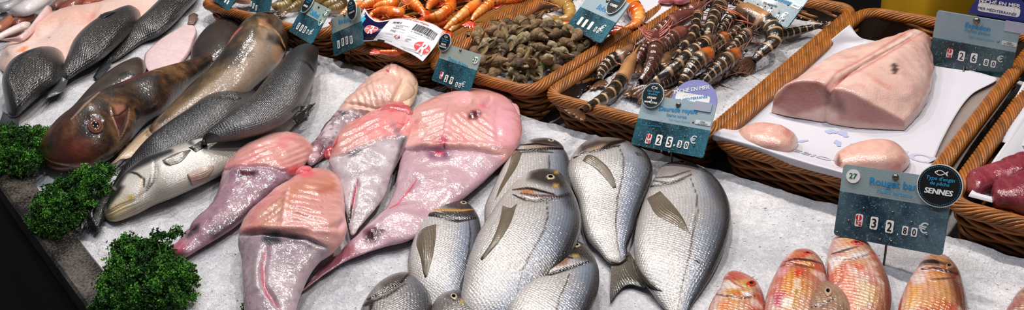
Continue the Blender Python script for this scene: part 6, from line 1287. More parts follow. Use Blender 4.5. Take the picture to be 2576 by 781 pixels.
# ------------------------------------------------------------------ whelks
M_SHELL = skin('whelk shell', rough=.35, coat=.35, coat_rough=.2, noise=220, noise_bump=.6, nvar=.28, bdist=.0006)
def whelk_mesh(name, c0, c1, seed, ribs=13):
    turns, q = 5.2, .44; nt_, ns = 210, 30; th = np.linspace(-turns*2*np.pi, 0, nt_); g = np.exp(th/(2*np.pi)*q)
    ph = np.linspace(0, 2*np.pi, ns, endpoint=False); TH, PH = np.meshgrid(th, ph, indexing='ij'); Gg = g[:, None]
    lip = sm(-.7, 0, TH); rib = np.cos(TH*ribs+.6*np.sin(PH))*sm(-.5, -1.6, TH)
    a = .42*Gg*(1+.085*rib*np.maximum(0, np.cos(PH))+.16*lip); a = a*(1+.022*np.sin(PH*15))
    d = .33*Gg; rr_ = d+a*np.cos(PH); zz = -1.9*Gg+a*np.sin(PH)*1.35-.30*Gg*lip*np.maximum(0, -np.sin(PH))
    X = np.stack([rr_*np.cos(TH), rr_*np.sin(TH), zz], -1); X[..., 2] += 1.25
    v = X.reshape(-1, 3)/2.5; f = gridf(nt_, ns, True)
    n = fbm(v*11+seed, 4, .65); n2 = (.5+.5*np.sin(PH*15)).ravel(); c = mix(C(c0), C(c1), .5+1.1*n); c = mix(c, C('#241a0e'), n2*.22); c = mix(c, C('#2c2012'), (.5-.5*rib).ravel()*.18)
    c = mix(c, C('#c4b294'), sm(-.10, -.0, TH).ravel()*.9); c = mix(c, C('#b0a58e'), sm(-16, -27, TH).ravel()*.5)
    o = mesh_obj(name, v, f, M_SHELL, None, c); me = o.data; bpy.data.objects.remove(o)
    # the animal's foot closing the mouth
    e = X[-1]/2.5; cen = e.mean(0); k = np.linspace(1, 0, 6)[:, None, None]; t_ = (X[-1]-X[-4]).mean(0); t_ /= np.linalg.norm(t_)
    fv = cen+(e-cen)[None]*k*.96-t_*(.05+.14*(1-k)); fc = mix(C('#5d4526'), C('#c0a070'), .5+fbm(fv.reshape(-1, 3)*16+seed, 3))
    o = mesh_obj('foot', fv.reshape(-1, 3), gridf(6, ns, True), M_SLIME, None, fc); fm = o.data; bpy.data.objects.remove(o)
    return me, fm
WM = [whelk_mesh('shell', a, b, s, r) for a, b, s, r in (('#7a5832', '#c9a878', 1, 13), ('#5d4326', '#b08a58', 2, 15), ('#94805a', '#e0cca4', 3, 12), ('#3a2a1a', '#80603a', 4, 14), ('#66682f', '#b0aa64', 5, 13))]
wl_poly = [(1186, 150), (1200, 180), (1232, 186), (1262, 184), (1300, 196), (1322, 206), (1345, 192), (1368, 174), (1392, 184), (1412, 172), (1428, 148), (1470, 140), (1492, 112), (1476, 96), (1440, 78), (1400, 56), (1366, 48), (1320, 44), (1290, 50), (1262, 66), (1226, 78), (1196, 92)]
pos = []; rw = np.random.default_rng(5); tries = 0
while len(pos) < 92 and tries < 6000:
    tries += 1; x, y = rw.uniform(1186, 1495), rw.uniform(42, 210)
    if not inpoly(np.array([[x, y]]), wl_poly)[0]: continue
    far = (210-y)/170; md = 25-7*far
    lay = 0 if all(math.hypot(x-a, (y-b)*1.35) > md for a, b, l in pos if l == 0) else 1
    if lay == 1 and (not all(math.hypot(x-a, (y-b)*1.35) > md*1.5 for a, b, l in pos if l == 1) or not inpoly(np.array([[x, y+26]]), wl_poly)[0]): continue
    pos.append((x, y, lay))
pos.sort(key=lambda p: (p[2], p[1]))
# labels say where each one lies in the heap
def wplace(x, y):
    col = ['beside the monkfish sign', 'near the monkfish sign', 'mid heap', 'near the leaning sign', 'under the leaning sign'][min(4, int((x-1186)/62))]
    row = ['far edge', 'far part', 'half way', 'near part', 'near edge'][min(4, max(0, int((y-42)/34)))]
    return row, col
def LBL(v, l, row, col): return '%s whelk %s, %s %s' % (['brown', 'umber', 'tan', 'black', 'green'][v], 'on top' if l else 'lower layer', row, col)
for i, (x, y, l) in enumerate(pos):
    v = int(rw.choice(5, p=[.34, .26, .2, .16, .04])); me, fm = WM[v]; size = rw.uniform(.036, .050)
    row, col = wplace(x, y)
    t = thing('whelk', LBL(v, l, row, col), 'whelk', W(x, y, .040 if not l else .056), 'whelks heaped on ice')
    o = bpy.data.objects.new('shell', me); COL.objects.link(o); o.parent = t; p = bpy.data.objects.new('foot', fm); COL.objects.link(p); p.parent = t
    t.rotation_euler = (rw.uniform(1.2, 2.3), rw.uniform(-.9, .9), rw.uniform(0, 6.28)); t.scale = (size,)*3
# ------------------------------------------------------------------ paper, swordfish, tuna
def patch(name, mat, parent, rows, nu=40, nv=50, thick=.0006, col=None, wob=0., seed=0, linear=False):
    rows = [np.array([[*W(x, y, z)] for x, y, z in r]) for r in rows]
    rows = [catmull(r, nv) for r in rows]; st = np.stack(rows)
    g = np.stack([cr_eval(st[:, j], np.linspace(0, len(rows)-1, nu)) for j in range(nv)], 1)
    if wob: g[..., 2] += wob*fbm(g*18+seed, 3)
    n = np.cross(np.gradient(g, axis=1), np.gradient(g, axis=0)); n /= np.linalg.norm(n, axis=-1, keepdims=True)+1e-12; n *= np.sign(n[..., 2].sum() or 1)
    b = g-n*thick; f = gridf(nu, nv); o = nu*nv; idx = np.arange(o).reshape(nu, nv); bd = np.r_[idx[0], idx[1:, -1], idx[-1, -2::-1], idx[-2:0:-1, 0]]; b2 = np.roll(bd, -1)
    U, V_ = np.meshgrid(np.linspace(0, 1, nv), np.linspace(0, 1, nu)); uv = np.stack([U, V_], -1).reshape(-1, 2)
    cc = None if col is None else np.concatenate([col(U, V_, g).reshape(-1, 3)]*2)
    ob = mesh_obj(name, np.concatenate([g.reshape(-1, 3), b.reshape(-1, 3)]), np.concatenate([f, f[:, ::-1]+o, np.stack([bd, bd+o, b2+o, b2], -1)]), mat, parent, cc, np.concatenate([uv, uv]))
    return ob, g, n
PAPER = plain('white butcher paper', '#c9c7cf', .5, noise=6., nvar=.06, bump=.0006)
LINER = plain('grey brown liner', '#8d7f78', .5, noise=60., nvar=.1)
sheet, _, _ = patch('paper_sheet', PAPER, None, [
    [(1792, 352, .042), (1900, 385, .042), (2000, 418, .042), (2110, 448, .042), (2220, 480, .042), (2325, 505, .042)],
    [(1793, 338, .053), (1900, 368, .053), (2000, 400, .053), (2110, 432, .053), (2220, 463, .053), (2330, 490, .053)],
    [(1815, 325, .050), (1905, 352, .048), (2010, 390, .047), (2115, 422, .047), (2225, 450, .047), (2335, 476, .049)],
    [(1845, 318, .036), (1930, 335, .032), (2030, 365, .032), (2130, 395, .032), (2235, 420, .032), (2338, 440, .032)],
    [(1905, 250, .036), (1985, 270, .031), (2080, 300, .031), (2180, 330, .031), (2280, 345, .031), (2372, 350, .032)],
    [(1995, 172, .038), (2060, 190, .032), (2160, 215, .031), (2250, 235, .031), (2350, 250, .031), (2443, 239, .034)],
    [(2085, 104, .046), (2130, 112, .036), (2230, 145, .031), (2330, 160, .031), (2420, 180, .032), (2508, 197, .036)],
    [(2138, 62, .060), (2164, 94, .046), (2205, 104, .038), (2300, 130, .030), (2380, 160, .031), (2470, 188, .034)]], nu=80, nv=70, wob=.0012)
tag(sheet, 'white paper sheet with a rolled front edge under the swordfish', 'paper')
liner, _, _ = patch('liner_sheet', LINER, None, [[(2290, 462, .028), (2340, 470, .028), (2375, 478, .030)], [(2360, 352, .028), (2410, 362, .028), (2440, 370, .032)], [(2440, 232, .029), (2490, 242, .029), (2530, 248, .034)], [(2500, 190, .031), (2530, 196, .031), (2558, 203, .034)]], nu=20, nv=12)
tag(liner, 'grey brown liner sheet along the side of the swordfish basket', 'paper')
_sb = BVHTree.FromPolygons([tuple(v.co) for v in sheet.data.vertices], [tuple(q.vertices) for q in sheet.data.polygons])
def flat_surf(px, py, z, ang):
    o = W(px, py, z); e1 = np.array([math.cos(ang), math.sin(ang), 0]); e2 = np.array([-math.sin(ang), math.cos(ang), 0])
    def f(u, v):   # on the sheet itself
        p = o+np.asarray(u)[..., None]*e1+np.asarray(v)[..., None]*e2
        for q in p.reshape(-1, 3):
            h = _sb.ray_cast(Vector((q[0], q[1], .5)), Vector((0, 0, -1)))
            if h[0] is not None: q[2] = h[0][2]
        return p, np.array([0, 0, 1.])
    return f
def flat_surf_(px, py, z, ang):
    o = W(px, py, z); e1 = np.array([math.cos(ang), math.sin(ang), 0]); e2 = np.array([-math.sin(ang), math.cos(ang), 0])
    return lambda u, v: (o+np.asarray(u)[..., None]*e1+np.asarray(v)[..., None]*e2, np.array([0, 0, 1.]))
sf = flat_surf(2290, 388, .0335, .05)
text_on('printed_lettering', sf, 'POISS', .0, 0, .105, INK['faint'], sheet, .03, 0, .020, .0004, .0, True)
text_on('printed_lettering', flat_surf(1990, 402, .0335, .05), 'POISSO', .02, .01, .085, INK['faint'], sheet, .02, 0, .014, .0006, .0, True)
for px, py, a, b, r in ((2092, 328, .009, .005, .3), (2122, 334, .010, .005, -.6), (2108, 356, .009, .004, -.9), (2150, 360, .006, .003, .2), (2020, 352, .008, .003, .9)):
    shape_on('printed_mark', flat_surf(px, py, .0335, r), [(x, y*(1+.4*math.sin(i*2.1))) for i, (x, y) in enumerate(ell(0, 0, a, b, 14))], INK['fblue'], sheet, .0004, .0002)
M_MEAT = skin('pale fish meat', rough=.32, coat=.55, coat_rough=.2, noise=90, noise_bump=.6, nvar=.08, sss=.2, sss_r=(.8, .35, .25), bdist=.0010)
def chunk(name, label, cat, tops, z0, col, smooth_it=3, nc=90, per=16, group=None):
    """a cut block: tops = rows of (px,py,z) over its upper face, front to back; the sides drop to z0"""
    rows = []
    for r in tops:
        q = np.array([W(x, y, z) for x, y, z in r]); rows.append(catmull(q, nc-24))
    st = np.stack(rows); n = (len(rows)-1)*per+1
    g = np.stack([cr_eval(st[:, j], np.linspace(0, len(rows)-1, n)) for j in range(st.shape[1])], 1)
    def drop(e, inn): # rounded edge, then down the side
        k = np.linspace(0, 1, 12)[:, None, None]; low = e.copy(); low[..., 2] = z0; low[..., :2] = e[..., :2]+(e-inn)[..., :2]*.04
        return e[None]*(1-k)+low[None]*k
    l = drop(g[:, 0], g[:, 8])[1:][::-1].transpose(1, 0, 2); r = drop(g[:, -1], g[:, -9])[1:].transpose(1, 0, 2)
    G_ = np.concatenate([l, g, r], 1)
    fr = G_[0].copy(); bk = G_[-1].copy()
    F_ = [np.c_[fr[:, :2]+(fr-G_[6])[:, :2]*.10*k, fr[:, 2]*(1-k)+z0*k] for k in np.linspace(1, .08, 14)]; B_ = [np.c_[bk[:, :2]+(bk-G_[-6])[:, :2]*.1*k, bk[:, 2]*(1-k)+z0*k] for k in np.linspace(.1, 1, 12)]
    G_ = np.concatenate([np.stack(F_), G_, np.stack(B_)])
    for _ in range(smooth_it):
        p = np.pad(G_, ((1, 1), (1, 1), (0, 0)), mode='edge'); a = (p[:-2, 1:-1]+p[2:, 1:-1]+p[1:-1, :-2]+p[1:-1, 2:])/4; a[0], a[-1], a[:, 0], a[:, -1] = G_[0], G_[-1], G_[:, 0], G_[:, -1]; G_ = G_*.4+a*.6
    nn = np.cross(np.gradient(G_, axis=1), np.gradient(G_, axis=0)); nn /= np.linalg.norm(nn, axis=-1, keepdims=True)+1e-9; nn *= np.sign(nn[..., 2].sum())
    G_ = G_+nn*(.0016*fbm(G_*40, 3)+.0010*fbm(G_*110, 2))[..., None]
    ii = np.broadcast_to(np.arange(G_.shape[0])[:, None], G_.shape[:2])
    c = col(G_, P(G_), ii < 15, nn)
    o = mesh_obj(name, G_, gridf(*G_.shape[:2]), M_MEAT, None, c)
    lo = G_.copy(); lo[..., 2] = z0
    return tag(o, label, cat, group)
def sword_col(X, q, front, nn):
    n = fbm(X*22, 4); n2 = fbm(X*np.array([60, 60, 90]), 3)
    c = mix(C('#dcaea2'), C('#e6c3b6'), .5+.9*n); c = mix(c, C('#c98f86'), sm(.1, .5, n2)*.45)
    d, t = dseg(q, [(2085, 226), (2110, 192), (2150, 172), (2206, 140), (2242, 118), (2316, 72)])
    c = mix(c, C('#e4ccc2'), sm(6.5, 2, d+4*n2+3*n)*.85); c = mix(c, C('#b04f4c'), sm(16, 10, d)*sm(6, 10, d)*.4)
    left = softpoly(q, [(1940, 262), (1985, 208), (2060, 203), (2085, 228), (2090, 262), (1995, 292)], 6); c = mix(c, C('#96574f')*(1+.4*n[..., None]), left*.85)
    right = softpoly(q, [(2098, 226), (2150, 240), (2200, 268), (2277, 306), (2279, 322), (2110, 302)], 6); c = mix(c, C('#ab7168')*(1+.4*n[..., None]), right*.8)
    d2, _ = dseg(q, [(2251, 166), (2252, 180)]); c = mix(c, C('#3a302c'), sm(10, 4, d2+4*n2)*.9)
    d3, _ = dseg(q, [(2279, 320), (2325, 250), (2347, 180), (2343, 100)]); c = mix(c, C('#c9988c'), sm(14, 4, d3)*.6)
    c = mix(c, C('#5a2420'), softpoly(q, [(2074, 232), (2098, 228), (2122, 258), (2128, 284), (2092, 276), (2078, 262)], 9)*.6)  # shade of the hollow below the notch, painted into the meat's colour
    lg, _ = dseg(q, [(1990, 262), (2020, 250), (2050, 240)]); c = mix(c, C('#d8b0a4'), left*(.5+.5*np.sin(q[..., 1]*.55+q[..., 0]*.16+n*5))*.18)
    d4, _ = dseg(q, [(2200, 200), (2225, 215), (2238, 222)]); c = mix(c, C('#d08878'), sm(8, 3, d4)*.5)
    return c
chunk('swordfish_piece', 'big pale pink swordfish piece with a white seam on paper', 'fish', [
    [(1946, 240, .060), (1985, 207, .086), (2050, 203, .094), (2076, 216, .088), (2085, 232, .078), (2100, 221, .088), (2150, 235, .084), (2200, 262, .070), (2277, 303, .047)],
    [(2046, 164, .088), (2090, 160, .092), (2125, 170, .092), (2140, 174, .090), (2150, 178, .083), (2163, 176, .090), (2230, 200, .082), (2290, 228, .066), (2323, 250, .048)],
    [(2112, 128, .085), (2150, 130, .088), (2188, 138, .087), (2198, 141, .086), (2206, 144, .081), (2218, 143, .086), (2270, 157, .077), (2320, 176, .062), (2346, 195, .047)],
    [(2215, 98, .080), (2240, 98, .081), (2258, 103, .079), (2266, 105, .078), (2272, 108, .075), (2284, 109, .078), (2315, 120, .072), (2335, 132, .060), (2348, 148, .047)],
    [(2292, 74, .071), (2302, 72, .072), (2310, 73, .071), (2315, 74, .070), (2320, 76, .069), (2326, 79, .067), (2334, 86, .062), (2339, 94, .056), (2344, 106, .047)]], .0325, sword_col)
def steak_base(seed, dark=0.):
    def fn(s, v, up, q, X):
        n = fbm(X*28+seed, 4); ring = np.sin(np.linalg.norm((X-X.reshape(-1, 3).mean(0))[..., :2], axis=-1)*520+n*4)
        c = mix(C('#d8a294'), C('#e2b8a8'), .5+.9*n); c = mix(c, C('#c98a7c'), .18*(ring > .4)); c = mix(c, C('#b86a60'), sm(.15, .5, fbm(X*40+seed, 3))*.5)
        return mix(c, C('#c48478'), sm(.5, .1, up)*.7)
    return fn
def lump(name, label, cat, tA, pr, tB, base, k, z0, mat, group=None, strokes=(), polys=(), creases=(), pw=.6, flat=.75, n=110, m=80):
    r = loft(tA, pr, tB, k=k, z0=z0, n=n, m=m, pw=pw, col=painter(base, strokes, polys), disp=creaser(*creases) if creases else None, flat=flat)
    return tag(mesh_obj(name, r['v'], r['f'], mat, None, r['c'], r['uv']), label, cat, group)
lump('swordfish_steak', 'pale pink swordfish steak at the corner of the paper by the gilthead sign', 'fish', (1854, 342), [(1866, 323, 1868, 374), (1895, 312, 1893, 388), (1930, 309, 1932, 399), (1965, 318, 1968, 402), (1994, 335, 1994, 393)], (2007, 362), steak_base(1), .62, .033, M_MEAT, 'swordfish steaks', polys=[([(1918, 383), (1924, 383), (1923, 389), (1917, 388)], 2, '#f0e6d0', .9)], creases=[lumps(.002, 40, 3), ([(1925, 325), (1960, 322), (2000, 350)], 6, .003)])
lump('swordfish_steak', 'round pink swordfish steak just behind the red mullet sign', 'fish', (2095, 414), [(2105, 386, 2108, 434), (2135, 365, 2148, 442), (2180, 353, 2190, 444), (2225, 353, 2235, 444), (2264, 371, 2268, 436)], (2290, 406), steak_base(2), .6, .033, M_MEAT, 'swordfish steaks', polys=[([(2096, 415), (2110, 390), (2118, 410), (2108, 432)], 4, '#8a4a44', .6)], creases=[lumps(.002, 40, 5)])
TRAY = plain('white plastic tray', '#cfcdd3', .3, coat=.3)
root = thing('fish_tray', 'white tray under the dark red tuna', 'tray', (-.1, 1.2, .03))
def box_tray(x0, x1, y0, y1, z0, z1, t=.002):
    mb = MB(); prof = []
    out = [(x0, y0, z1), (x1, y0, z1), (x1, y1, z1), (x0, y1, z1)]; k = .014
    rings = [[(x0-.006, y0-.006, z1-.004), (x1+.006, y0-.006, z1-.004), (x1+.006, y1+.006, z1-.004), (x0-.006, y1+.006, z1-.004)], [(x0-.005, y0-.005, z1), (x1+.005, y0-.005, z1), (x1+.005, y1+.005, z1), (x0-.005, y1+.005, z1)], out, [(x0+k, y0+k, z0), (x1-k, y0+k, z0), (x1-k, y1-k, z0), (x0+k, y1-k, z0)]]
    v = np.array(rings).reshape(-1, 3); f = [[r*4+i, r*4+(i+1) % 4, r*4+4+(i+1) % 4, r*4+4+i] for r in range(3) for i in range(4)]+[[12, 13, 14, 15]]
    return v, np.array(f)
v, f = box_tray(-.236, .03, 1.018, 1.42, .031, .050); mesh_obj('tray_shell', v, f, TRAY, root, smooth=False)
sh2, _, _ = patch('paper_sheet', PAPER, None, [[(2497, 352, .037), (2540, 362, .037), (2600, 372, .038)], [(2500, 338, .041), (2545, 345, .040), (2610, 356, .040)], [(2545, 262, .044), (2590, 270, .043), (2660, 280, .043)], [(2576, 205, .050), (2620, 214, .046), (2690, 224, .046)]], nu=30, nv=24, wob=.0012, seed=4); tag(sh2, 'white paper sheet behind the dark red tuna', 'paper')
M_TUNA = skin('dark red tuna', rough=.28, coat=.6, coat_rough=.2, noise=120, noise_bump=.7, nvar=.18, sss=.1, sss_r=(.8, .2, .2), bdist=.0012)
def tuna_base(seed):
    def fn(s, v, up, q, X):
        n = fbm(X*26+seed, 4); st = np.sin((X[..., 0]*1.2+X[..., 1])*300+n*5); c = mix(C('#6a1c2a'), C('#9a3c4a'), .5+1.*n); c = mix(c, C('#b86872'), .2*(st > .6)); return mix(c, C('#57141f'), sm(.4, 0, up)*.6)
    return fn
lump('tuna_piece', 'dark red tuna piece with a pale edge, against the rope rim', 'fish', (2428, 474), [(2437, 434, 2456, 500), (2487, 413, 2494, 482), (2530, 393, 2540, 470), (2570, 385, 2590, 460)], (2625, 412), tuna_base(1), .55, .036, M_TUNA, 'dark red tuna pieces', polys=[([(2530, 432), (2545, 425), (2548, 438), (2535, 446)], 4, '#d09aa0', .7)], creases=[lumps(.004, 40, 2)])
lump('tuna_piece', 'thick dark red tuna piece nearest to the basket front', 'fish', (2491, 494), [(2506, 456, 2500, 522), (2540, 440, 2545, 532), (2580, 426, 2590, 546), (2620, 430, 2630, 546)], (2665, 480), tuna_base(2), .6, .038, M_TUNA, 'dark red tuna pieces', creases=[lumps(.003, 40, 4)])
pw_, _, _ = patch('paper_sheet', PAPER, None, [[(1600, 52, .040), (1640, 60, .040), (1668, 50, .042)], [(1590, 20, .046), (1640, 30, .044), (1690, 20, .046)], [(1580, -20, .050), (1640, -12, .048), (1700, -14, .05)]], nu=20, nv=20, wob=.002, seed=8); tag(pw_, 'white paper with a handwritten mark behind the whelk sign', 'paper')
cord('ink_stroke', INK['black'], pw_, [W(*p, .0455) for p in ((1612, 8), (1606, 10), (1605, 15), (1611, 17), (1606, 21), (1600, 20))], .0005, 5); cord('ink_stroke', INK['black'], pw_, [W(*p, .0455) for p in ((1606, 12), (1612, 11), (1616, 10))], .0005, 5)
for lab, tA, pr, tB, z in (('pink fish piece at the upper edge on the white paper', (1655, 6), [(1672, -12, 1672, 10), (1690, -14, 1690, 10)], (1706, -2), .05), ('pink fish piece beside the rope rim at the upper edge', (1690, 4), [(1704, -10, 1704, 12), (1722, -14, 1722, 10)], (1742, -4), .05), ('pale pink fish piece above the far signs at the upper edge', (584, 2), [(600, -16, 604, 10), (630, -16, 632, 9)], (650, -6), .035)):
    lump('fish_piece', lab, 'fish', tA, pr, tB, steak_base(len(lab)), .6, z, M_MEAT, 'pink fish pieces', polys=[([(1600, -50), (1800, -50), (1800, 50), (1600, 50)], 4, '#b8586c', .6)], n=50, m=40)
# the yellow oilskin behind the baskets
AX0, AX1 = float(Wy(2204, 20, 1.85)[0]), float(Wy(2442, 20, 1.85)[0]); AXM = (AX0+AX1)/2
oil = plain('yellow oilskin', '#c4931a', .4, coat=.3, noise=5., nvar=.18)
xs_ = np.linspace(AX0, AX1, 60); zs_ = np.linspace(-.89, .55, 90); Xg, Zg = np.meshgrid(xs_, zs_, indexing='ij')
Yg = 1.80+.022*np.sin(Xg*38+Zg*3)+.030*fbm(np.stack([Xg*7, Zg*2.5, Xg*0], -1), 3)+.10*((Xg-AXM)/(AX1-AX0)*2)**2+.03*np.sin(Zg*9+Xg*20)*sm(-.1, .2, Zg)
ap = mesh_obj('apron', np.concatenate([np.stack([Xg, Yg, Zg], -1).reshape(-1, 3), np.stack([Xg, Yg+.004, Zg], -1).reshape(-1, 3)]), np.concatenate([gridf(60, 90), gridf(60, 90)[:, ::-1]+5400]), oil); tag(ap, 'yellow oilskin apron hanging behind the swordfish basket', 'apron')
# ------------------------------------------------------------------ the printed wrapper on the cooked prawns
wm, nt, b = new_mat('printed wrapper film'); uvn = N(nt, 'ShaderNodeUVMap', uv_map='uv'); sp = N(nt, 'ShaderNodeSeparateXYZ'); L(nt, uvn.outputs[0], sp.inputs[0])
nz = N(nt, 'ShaderNodeTexNoise', Scale=14., Detail=3.); L(nt, uvn.outputs[0], nz.inputs['Vector'])
inn = mth(nt, 'MULTIPLY', mth(nt, 'LESS_THAN', sp.outputs[0], mth(nt, 'MULTIPLY_ADD', sp.outputs[1], -.04, .40)), mth(nt, 'MULTIPLY', mth(nt, 'GREATER_THAN', sp.outputs[0], .035), mth(nt, 'MULTIPLY', mth(nt, 'GREATER_THAN', sp.outputs[1], .06), mth(nt, 'LESS_THAN', sp.outputs[1], .95))))
mx = N(nt, 'ShaderNodeMix', data_type='RGBA'); L(nt, inn, mx.inputs[0]); mx.inputs[6].default_value = C4('#e4e2e8'); mx.inputs[7].default_value = C4('#1b1640'); L(nt, mx.outputs[2], b.inputs['Base Color'])
b.inputs['Roughness'].default_value = .22; b.inputs['Coat Weight'].default_value = .6; bp = N(nt, 'ShaderNodeBump', Strength=.4, Distance=.002); L(nt, nz.outputs[0], bp.inputs['Height']); L(nt, bp.outputs[0], b.inputs['Normal'])
WR_T = [(917, 20, .080), (933, 42, .082), (952, 53, .080), (991, 47, .082), (1024, 46, .084), (1064, 53, .082), (1093, 62, .078), (1115, 76, .070)]
WR_B = [(880, 90, .070), (902, 104, .066), (925, 104, .064), (948, 103, .064), (976, 110, .064), (1007, 124, .062), (1038, 138, .060), (1063, 155, .056)]
WR_M = [((a[0]+c[0])/2+d, (a[1]+c[1])/2+e, (a[2]+c[2])/2+.008) for (a, c, (d, e)) in zip(WR_T, WR_B, ((-2, 2), (0, 2), (0, 0), (0, 0), (0, 0), (0, 0), (2, 0), (6, 0)))]
wr, WG, WN = patch('printed_wrapper', wm, None, [WR_T, WR_M, WR_B], nu=40, nv=80, thick=.0004); tag(wr, 'crumpled white and navy printed wrapper on the orange prawns', 'wrapper')
WLEN = .155; WHT = .062
def wsurf(u, v):
    """metres on the wrapper -> its curved surface"""
    a = np.clip(np.asarray(u)/WLEN, 0, 1)*(WG.shape[1]-1); c = np.clip(1-np.asarray(v)/WHT, 0, 1)*(WG.shape[0]-1)
    i = np.minimum(a.astype(int), WG.shape[1]-2); j = np.minimum(c.astype(int), WG.shape[0]-2); fa = (a-i)[..., None]; fc = (c-j)[..., None]
    g = lambda A: (A[j, i]*(1-fa)+A[j, i+1]*fa)*(1-fc)+(A[j+1, i]*(1-fa)+A[j+1, i+1]*fa)*fc
    n = g(WN); return g(WG), n
WPX = P(WG)
def wat(x, y):
    d = np.linalg.norm(WPX-np.array([x, y]), axis=-1); j, i = np.unravel_index(d.argmin(), d.shape); return i/(WG.shape[1]-1)*WLEN, (1-j/(WG.shape[0]-1))*WHT
def wtext(t, x0, y0, x1, y1, ink, bold=0., h=None, name='lettering', lift=.0008, shear=0.):
    a, c = np.array(wat(x0, y0)), np.array(wat(x1, y1)); d = c-a
    return text_on(name, wsurf, t, *((a+c)/2), np.linalg.norm(d), INK[ink], wr, bold, shear, h, lift, math.atan2(d[1], d[0]))
def wstrip(name, x0, y0, x1, y1, hgt, ink, n=24, lift=.0007, parent=None):
    a, c = np.array(wat(x0, y0)), np.array(wat(x1, y1)); t = np.linspace(0, 1, n)[:, None]; q = a+(c-a)*t; d = (c-a)/np.linalg.norm(c-a); o = np.array([-d[1], d[0]])*hgt/2
    p0, n0 = wsurf(*(q-o).T); p1, n1 = wsurf(*(q+o).T); return mesh_obj(name, np.concatenate([p0+n0*lift, p1+n1*lift]), np.array([[i, i+1, n+i+1, n+i] for i in range(n-1)]), INK[ink], parent or wr)
wtext('Crevettes entières cuites réfrigérées', 992, 48, 1078, 66, 'red', .015, .0042); wtext('30/40 S', 989, 57, 1011, 60, 'black', .02, .005); wtext('2 KG', 983, 77, 996, 80, 'black', .02, .0042)
wtext('06/06/2018', 995, 66, 1014, 68, 'black', .0, .0032); wtext('P10217', 991, 71, 1004, 73, 'black', .0, .0032)
for x0, y0, x1, y1 in ((993, 62, 1028, 68), (987, 69, 1020, 76), (982, 76, 1018, 83), (972, 84, 990, 87), (1026, 86, 1050, 93), (1026, 90, 1048, 97), (966, 100, 986, 105), (1008, 116, 1060, 134), (1014, 122, 1056, 138)): wstrip('printed_rule', x0, y0, x1, y1, .0006, 'grey')
a, c = np.array(wat(1042, 69)), np.array(wat(1098, 94)); rb = np.random.default_rng(3); d = (c-a)/np.linalg.norm(c-a); Lb = np.linalg.norm(c-a); nrm_ = np.array([-d[1], d[0]]); mb = MB(); t = 0
while t < Lb-.0012:
    wd = rb.choice([.0004, .0007, .0011]); q = np.array([a+d*t-nrm_*.0066, a+d*(t+wd)-nrm_*.0066, a+d*(t+wd)+nrm_*.0066, a+d*t+nrm_*.0066]); p, n_ = wsurf(q[:, 0], q[:, 1]); mb.add(p+n_*.0008, [[0, 1, 2, 3]]); t += wd+rb.choice([.0004, .0006, .0009])
mb.build('barcode', INK['black'], wr, smooth=False); wtext('3 700036 210017', 1034, 79, 1088, 103, 'black', .0, .0024)
def rlogo(x, y, k):
    u, v = wat(x, y); fan = ell(u, v, .0145*k, .0095*k, 30); p, n_ = wsurf(*np.array(fan).T); cpt, cn = wsurf(np.array([u]), np.array([v]))
    mesh_obj('seal', np.concatenate([p+n_*.0009, cpt+cn*.0009]), [(i, (i+1) % 30, 30) for i in range(30)], INK['logo'], wr)
    fan = ell(u, v, .0152*k, .0102*k, 30); p, n_ = wsurf(*np.array(fan).T); mesh_obj('seal_edge', np.concatenate([p+n_*.0007, cpt+cn*.0007]), [(i, (i+1) % 30, 30) for i in range(30)], INK['white'], wr)
    text_on('seal_lettering', wsurf, 'R', u+.002*k, v-.001*k, .0125*k, INK['white'], wr, .03, .1, .021*k, .0013); text_on('seal_lettering', wsurf, 'Label', u-.0085*k, v+.001*k, .0085*k, INK['white'], wr, .01, .2, .0042*k, .0012, .12); text_on('seal_lettering', wsurf, 'ouge', u+.0105*k, v-.001*k, .0062*k, INK['white'], wr, .01, .2, .0036*k, .0014)
rlogo(933, 76, 1.); rlogo(1062, 121, 1.); rlogo(1000, 92, .32)
wstrip('blue_panel', 898, 62, 915, 40, .014, 'tblue', 12, .0006); wtext('OSO', 906, 44, 918, 34, 'pale', .03, .0075, 'lettering', .001)
wstrip('printed_mark', 950, 101, 967, 105, .006, 'black', 6)
wtext('GAMMES', 1022, 98, 1034, 101, 'black', .0, .0026); wtext('FR 00117', 1019, 103, 1028, 106, 'black', .0, .0022)
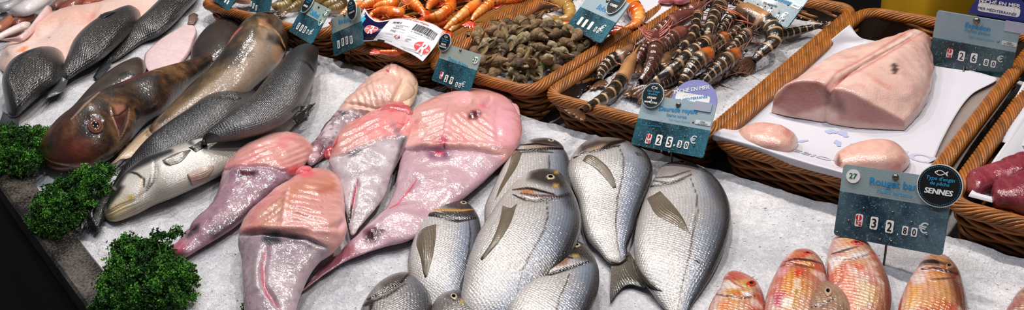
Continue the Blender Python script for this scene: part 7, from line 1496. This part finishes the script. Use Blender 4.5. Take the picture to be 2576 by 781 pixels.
# ------------------------------------------------------------------ curly parsley
M_PAR = skin('curly parsley', rough=.55, coat=.0, spec=.3, noise=300, noise_bump=.3, nvar=.25, bdist=.0006)
def parsley(label, blobs, n, sprigs=(), seed=0, size=.0027):
    """blobs: (px,py,z,radius in m) mounds the leaf heads grow on"""
    rs = np.random.default_rng(seed); cs = np.array([W(x, y, z) for x, y, z, r in blobs]); rd = np.array([b[3] for b in blobs]); wgt = rd**2/(rd**2).sum()
    root = thing('parsley', label, 'parsley', cs.mean(0)*np.array([1, 1, 0]), 'bunches of curly parsley')
    H = []
    for i in range(n):
        k = rs.choice(len(blobs), p=wgt); d = rs.normal(size=3); d[2] = abs(d[2])*.9-.15; d /= np.linalg.norm(d); p = cs[k]+d*rd[k]*rs.uniform(.62, 1.05)
        if p[2] < .004: p[2] = .004+rs.uniform(0, .006)
        H.append((p, d))
    for sp in sprigs:
        q = catmull([W(x, y, z) for x, y, z in sp[0]], 16); cord('stem', M_PAR, root, q, (.0014, .0010), 6, C('#4c7a34'), 16)
        for (x, y, z) in sp[1]:
            c0 = W(x, y, z)
            for _ in range(sp[2]): H.append((c0+rs.normal(size=3)*.003, np.array([rs.normal()*.4, -.5+rs.normal()*.4, .7])))
    # every head is a curly tuft of small lobed leaflets
    nl, per = 11, 18; Hp = np.array([h[0] for h in H]); Hd = np.array([h[1]/np.linalg.norm(h[1]) for h in H]); m = len(H)*per
    br = rs.uniform(0, 1, len(H))**1.2; base = np.repeat(mix(np.tile(C('#0f3309'), (len(H), 1)), np.tile(C('#5c9c32'), (len(H), 1)), br), per, 0)
    up = np.repeat(Hd, per, 0); ax = up+rs.normal(size=(m, 3))*.75; ax /= np.linalg.norm(ax, axis=1, keepdims=True)
    a = np.cross(ax, rs.normal(size=(m, 3))); a /= np.linalg.norm(a, axis=1, keepdims=True); bb = np.cross(ax, a)
    s = size*rs.uniform(.55, 1.15, (m, 1)); c0 = np.repeat(Hp, per, 0)+rs.normal(size=(m, 3))*size*1.05+up*rs.uniform(0, size*1.6, (m, 1))
    th = np.linspace(0, 2*np.pi, nl, endpoint=False)[None]+rs.uniform(0, 1, (m, 1)); rr_ = s*np.where(np.arange(nl) % 2, .42, 1.)[None]*rs.uniform(.8, 1.2, (m, nl)); cr = s*.5*np.sin(th*3+rs.uniform(0, 6, (m, 1)))+rs.normal(size=(m, nl))*s*.15
    rim = c0[:, None]+(rr_*np.cos(th))[..., None]*a[:, None]+(rr_*np.sin(th))[..., None]*bb[:, None]+cr[..., None]*ax[:, None]
    V = np.concatenate([(c0-ax*s*.3)[:, None], rim], 1); i = np.arange(nl); f0 = np.stack([np.zeros(nl, int), 1+i, 1+(i+1) % nl], -1); Fc = (f0[None]+np.arange(m)[:, None, None]*(nl+1)).reshape(-1, 3)
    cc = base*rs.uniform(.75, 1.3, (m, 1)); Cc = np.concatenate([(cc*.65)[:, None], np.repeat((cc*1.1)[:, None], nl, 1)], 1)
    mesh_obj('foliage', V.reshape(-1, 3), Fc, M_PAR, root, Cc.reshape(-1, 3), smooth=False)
    for k in range(5):
        b0 = cs[rs.integers(len(cs))]; a = b0+np.array([rs.normal()*.01, rs.normal()*.01, -.004]); a[2] = max(.003, a[2]-.02); cord('stem', M_PAR, root, [a, (a+b0)/2+rs.normal(size=3)*.004, b0], (.0013, .0009), 6, C('#4c7a34'), 12)
    return root
parsley('curly parsley bunch under the dark bream, cut by the frame edge', [(20, 372, .018, .034), (70, 372, .018, .032), (100, 355, .016, .022), (40, 415, .012, .032), (80, 420, .010, .026), (-20, 400, .015, .04), (20, 345, .02, .02)], 620, seed=1)
parsley('curly parsley bunch at the mouth of the pale bellied bass', [(170, 500, .018, .030), (130, 548, .012, .030), (215, 475, .018, .026), (250, 445, .018, .020), (190, 535, .012, .028), (240, 480, .014, .022), (145, 575, .008, .022), (120, 520, .012, .018)], 640, seed=2,
        sprigs=[([(205, 490, .02), (200, 460, .03), (202, 440, .034)], [(203, 438, .034), (222, 428, .034)], 3)])
parsley('largest parsley bunch with a tall sprig standing up, at the lower corner', [(340, 680, .016, .032), (310, 730, .012, .028), (400, 700, .016, .034), (440, 720, .012, .026), (360, 745, .014, .034), (420, 755, .010, .030), (330, 640, .018, .022), (385, 650, .018, .022), (300, 775, .01, .026), (455, 690, .012, .014)], 900, seed=3,
        sprigs=[([(415, 690, .02), (414, 650, .035), (420, 610, .05)], [(432, 588, .055), (446, 582, .056), (420, 596, .052)], 3), ([(408, 680, .02), (404, 640, .035), (398, 615, .046)], [(392, 606, .048), (384, 616, .046), (402, 592, .05)], 3), ([(330, 650, .025), (332, 625, .034), (336, 615, .038)], [(336, 612, .038), (326, 622, .036)], 4)])
parsley('small parsley tip at the frame edge before the middle monkfish tail', [(665, 778, .012, .016), (690, 785, .010, .012), (645, 785, .01, .012)], 110, seed=4)
# ------------------------------------------------------------------ view
SC.view_settings.view_transform = 'Standard'; SC.view_settings.look = 'None'; SC.view_settings.gamma = 1.; SC.view_settings.use_curve_mapping = False
SC.view_settings.exposure = -.1
SC.cycles.max_bounces = 6; SC.cycles.transparent_max_bounces = 6
bpy.context.view_layer.update()
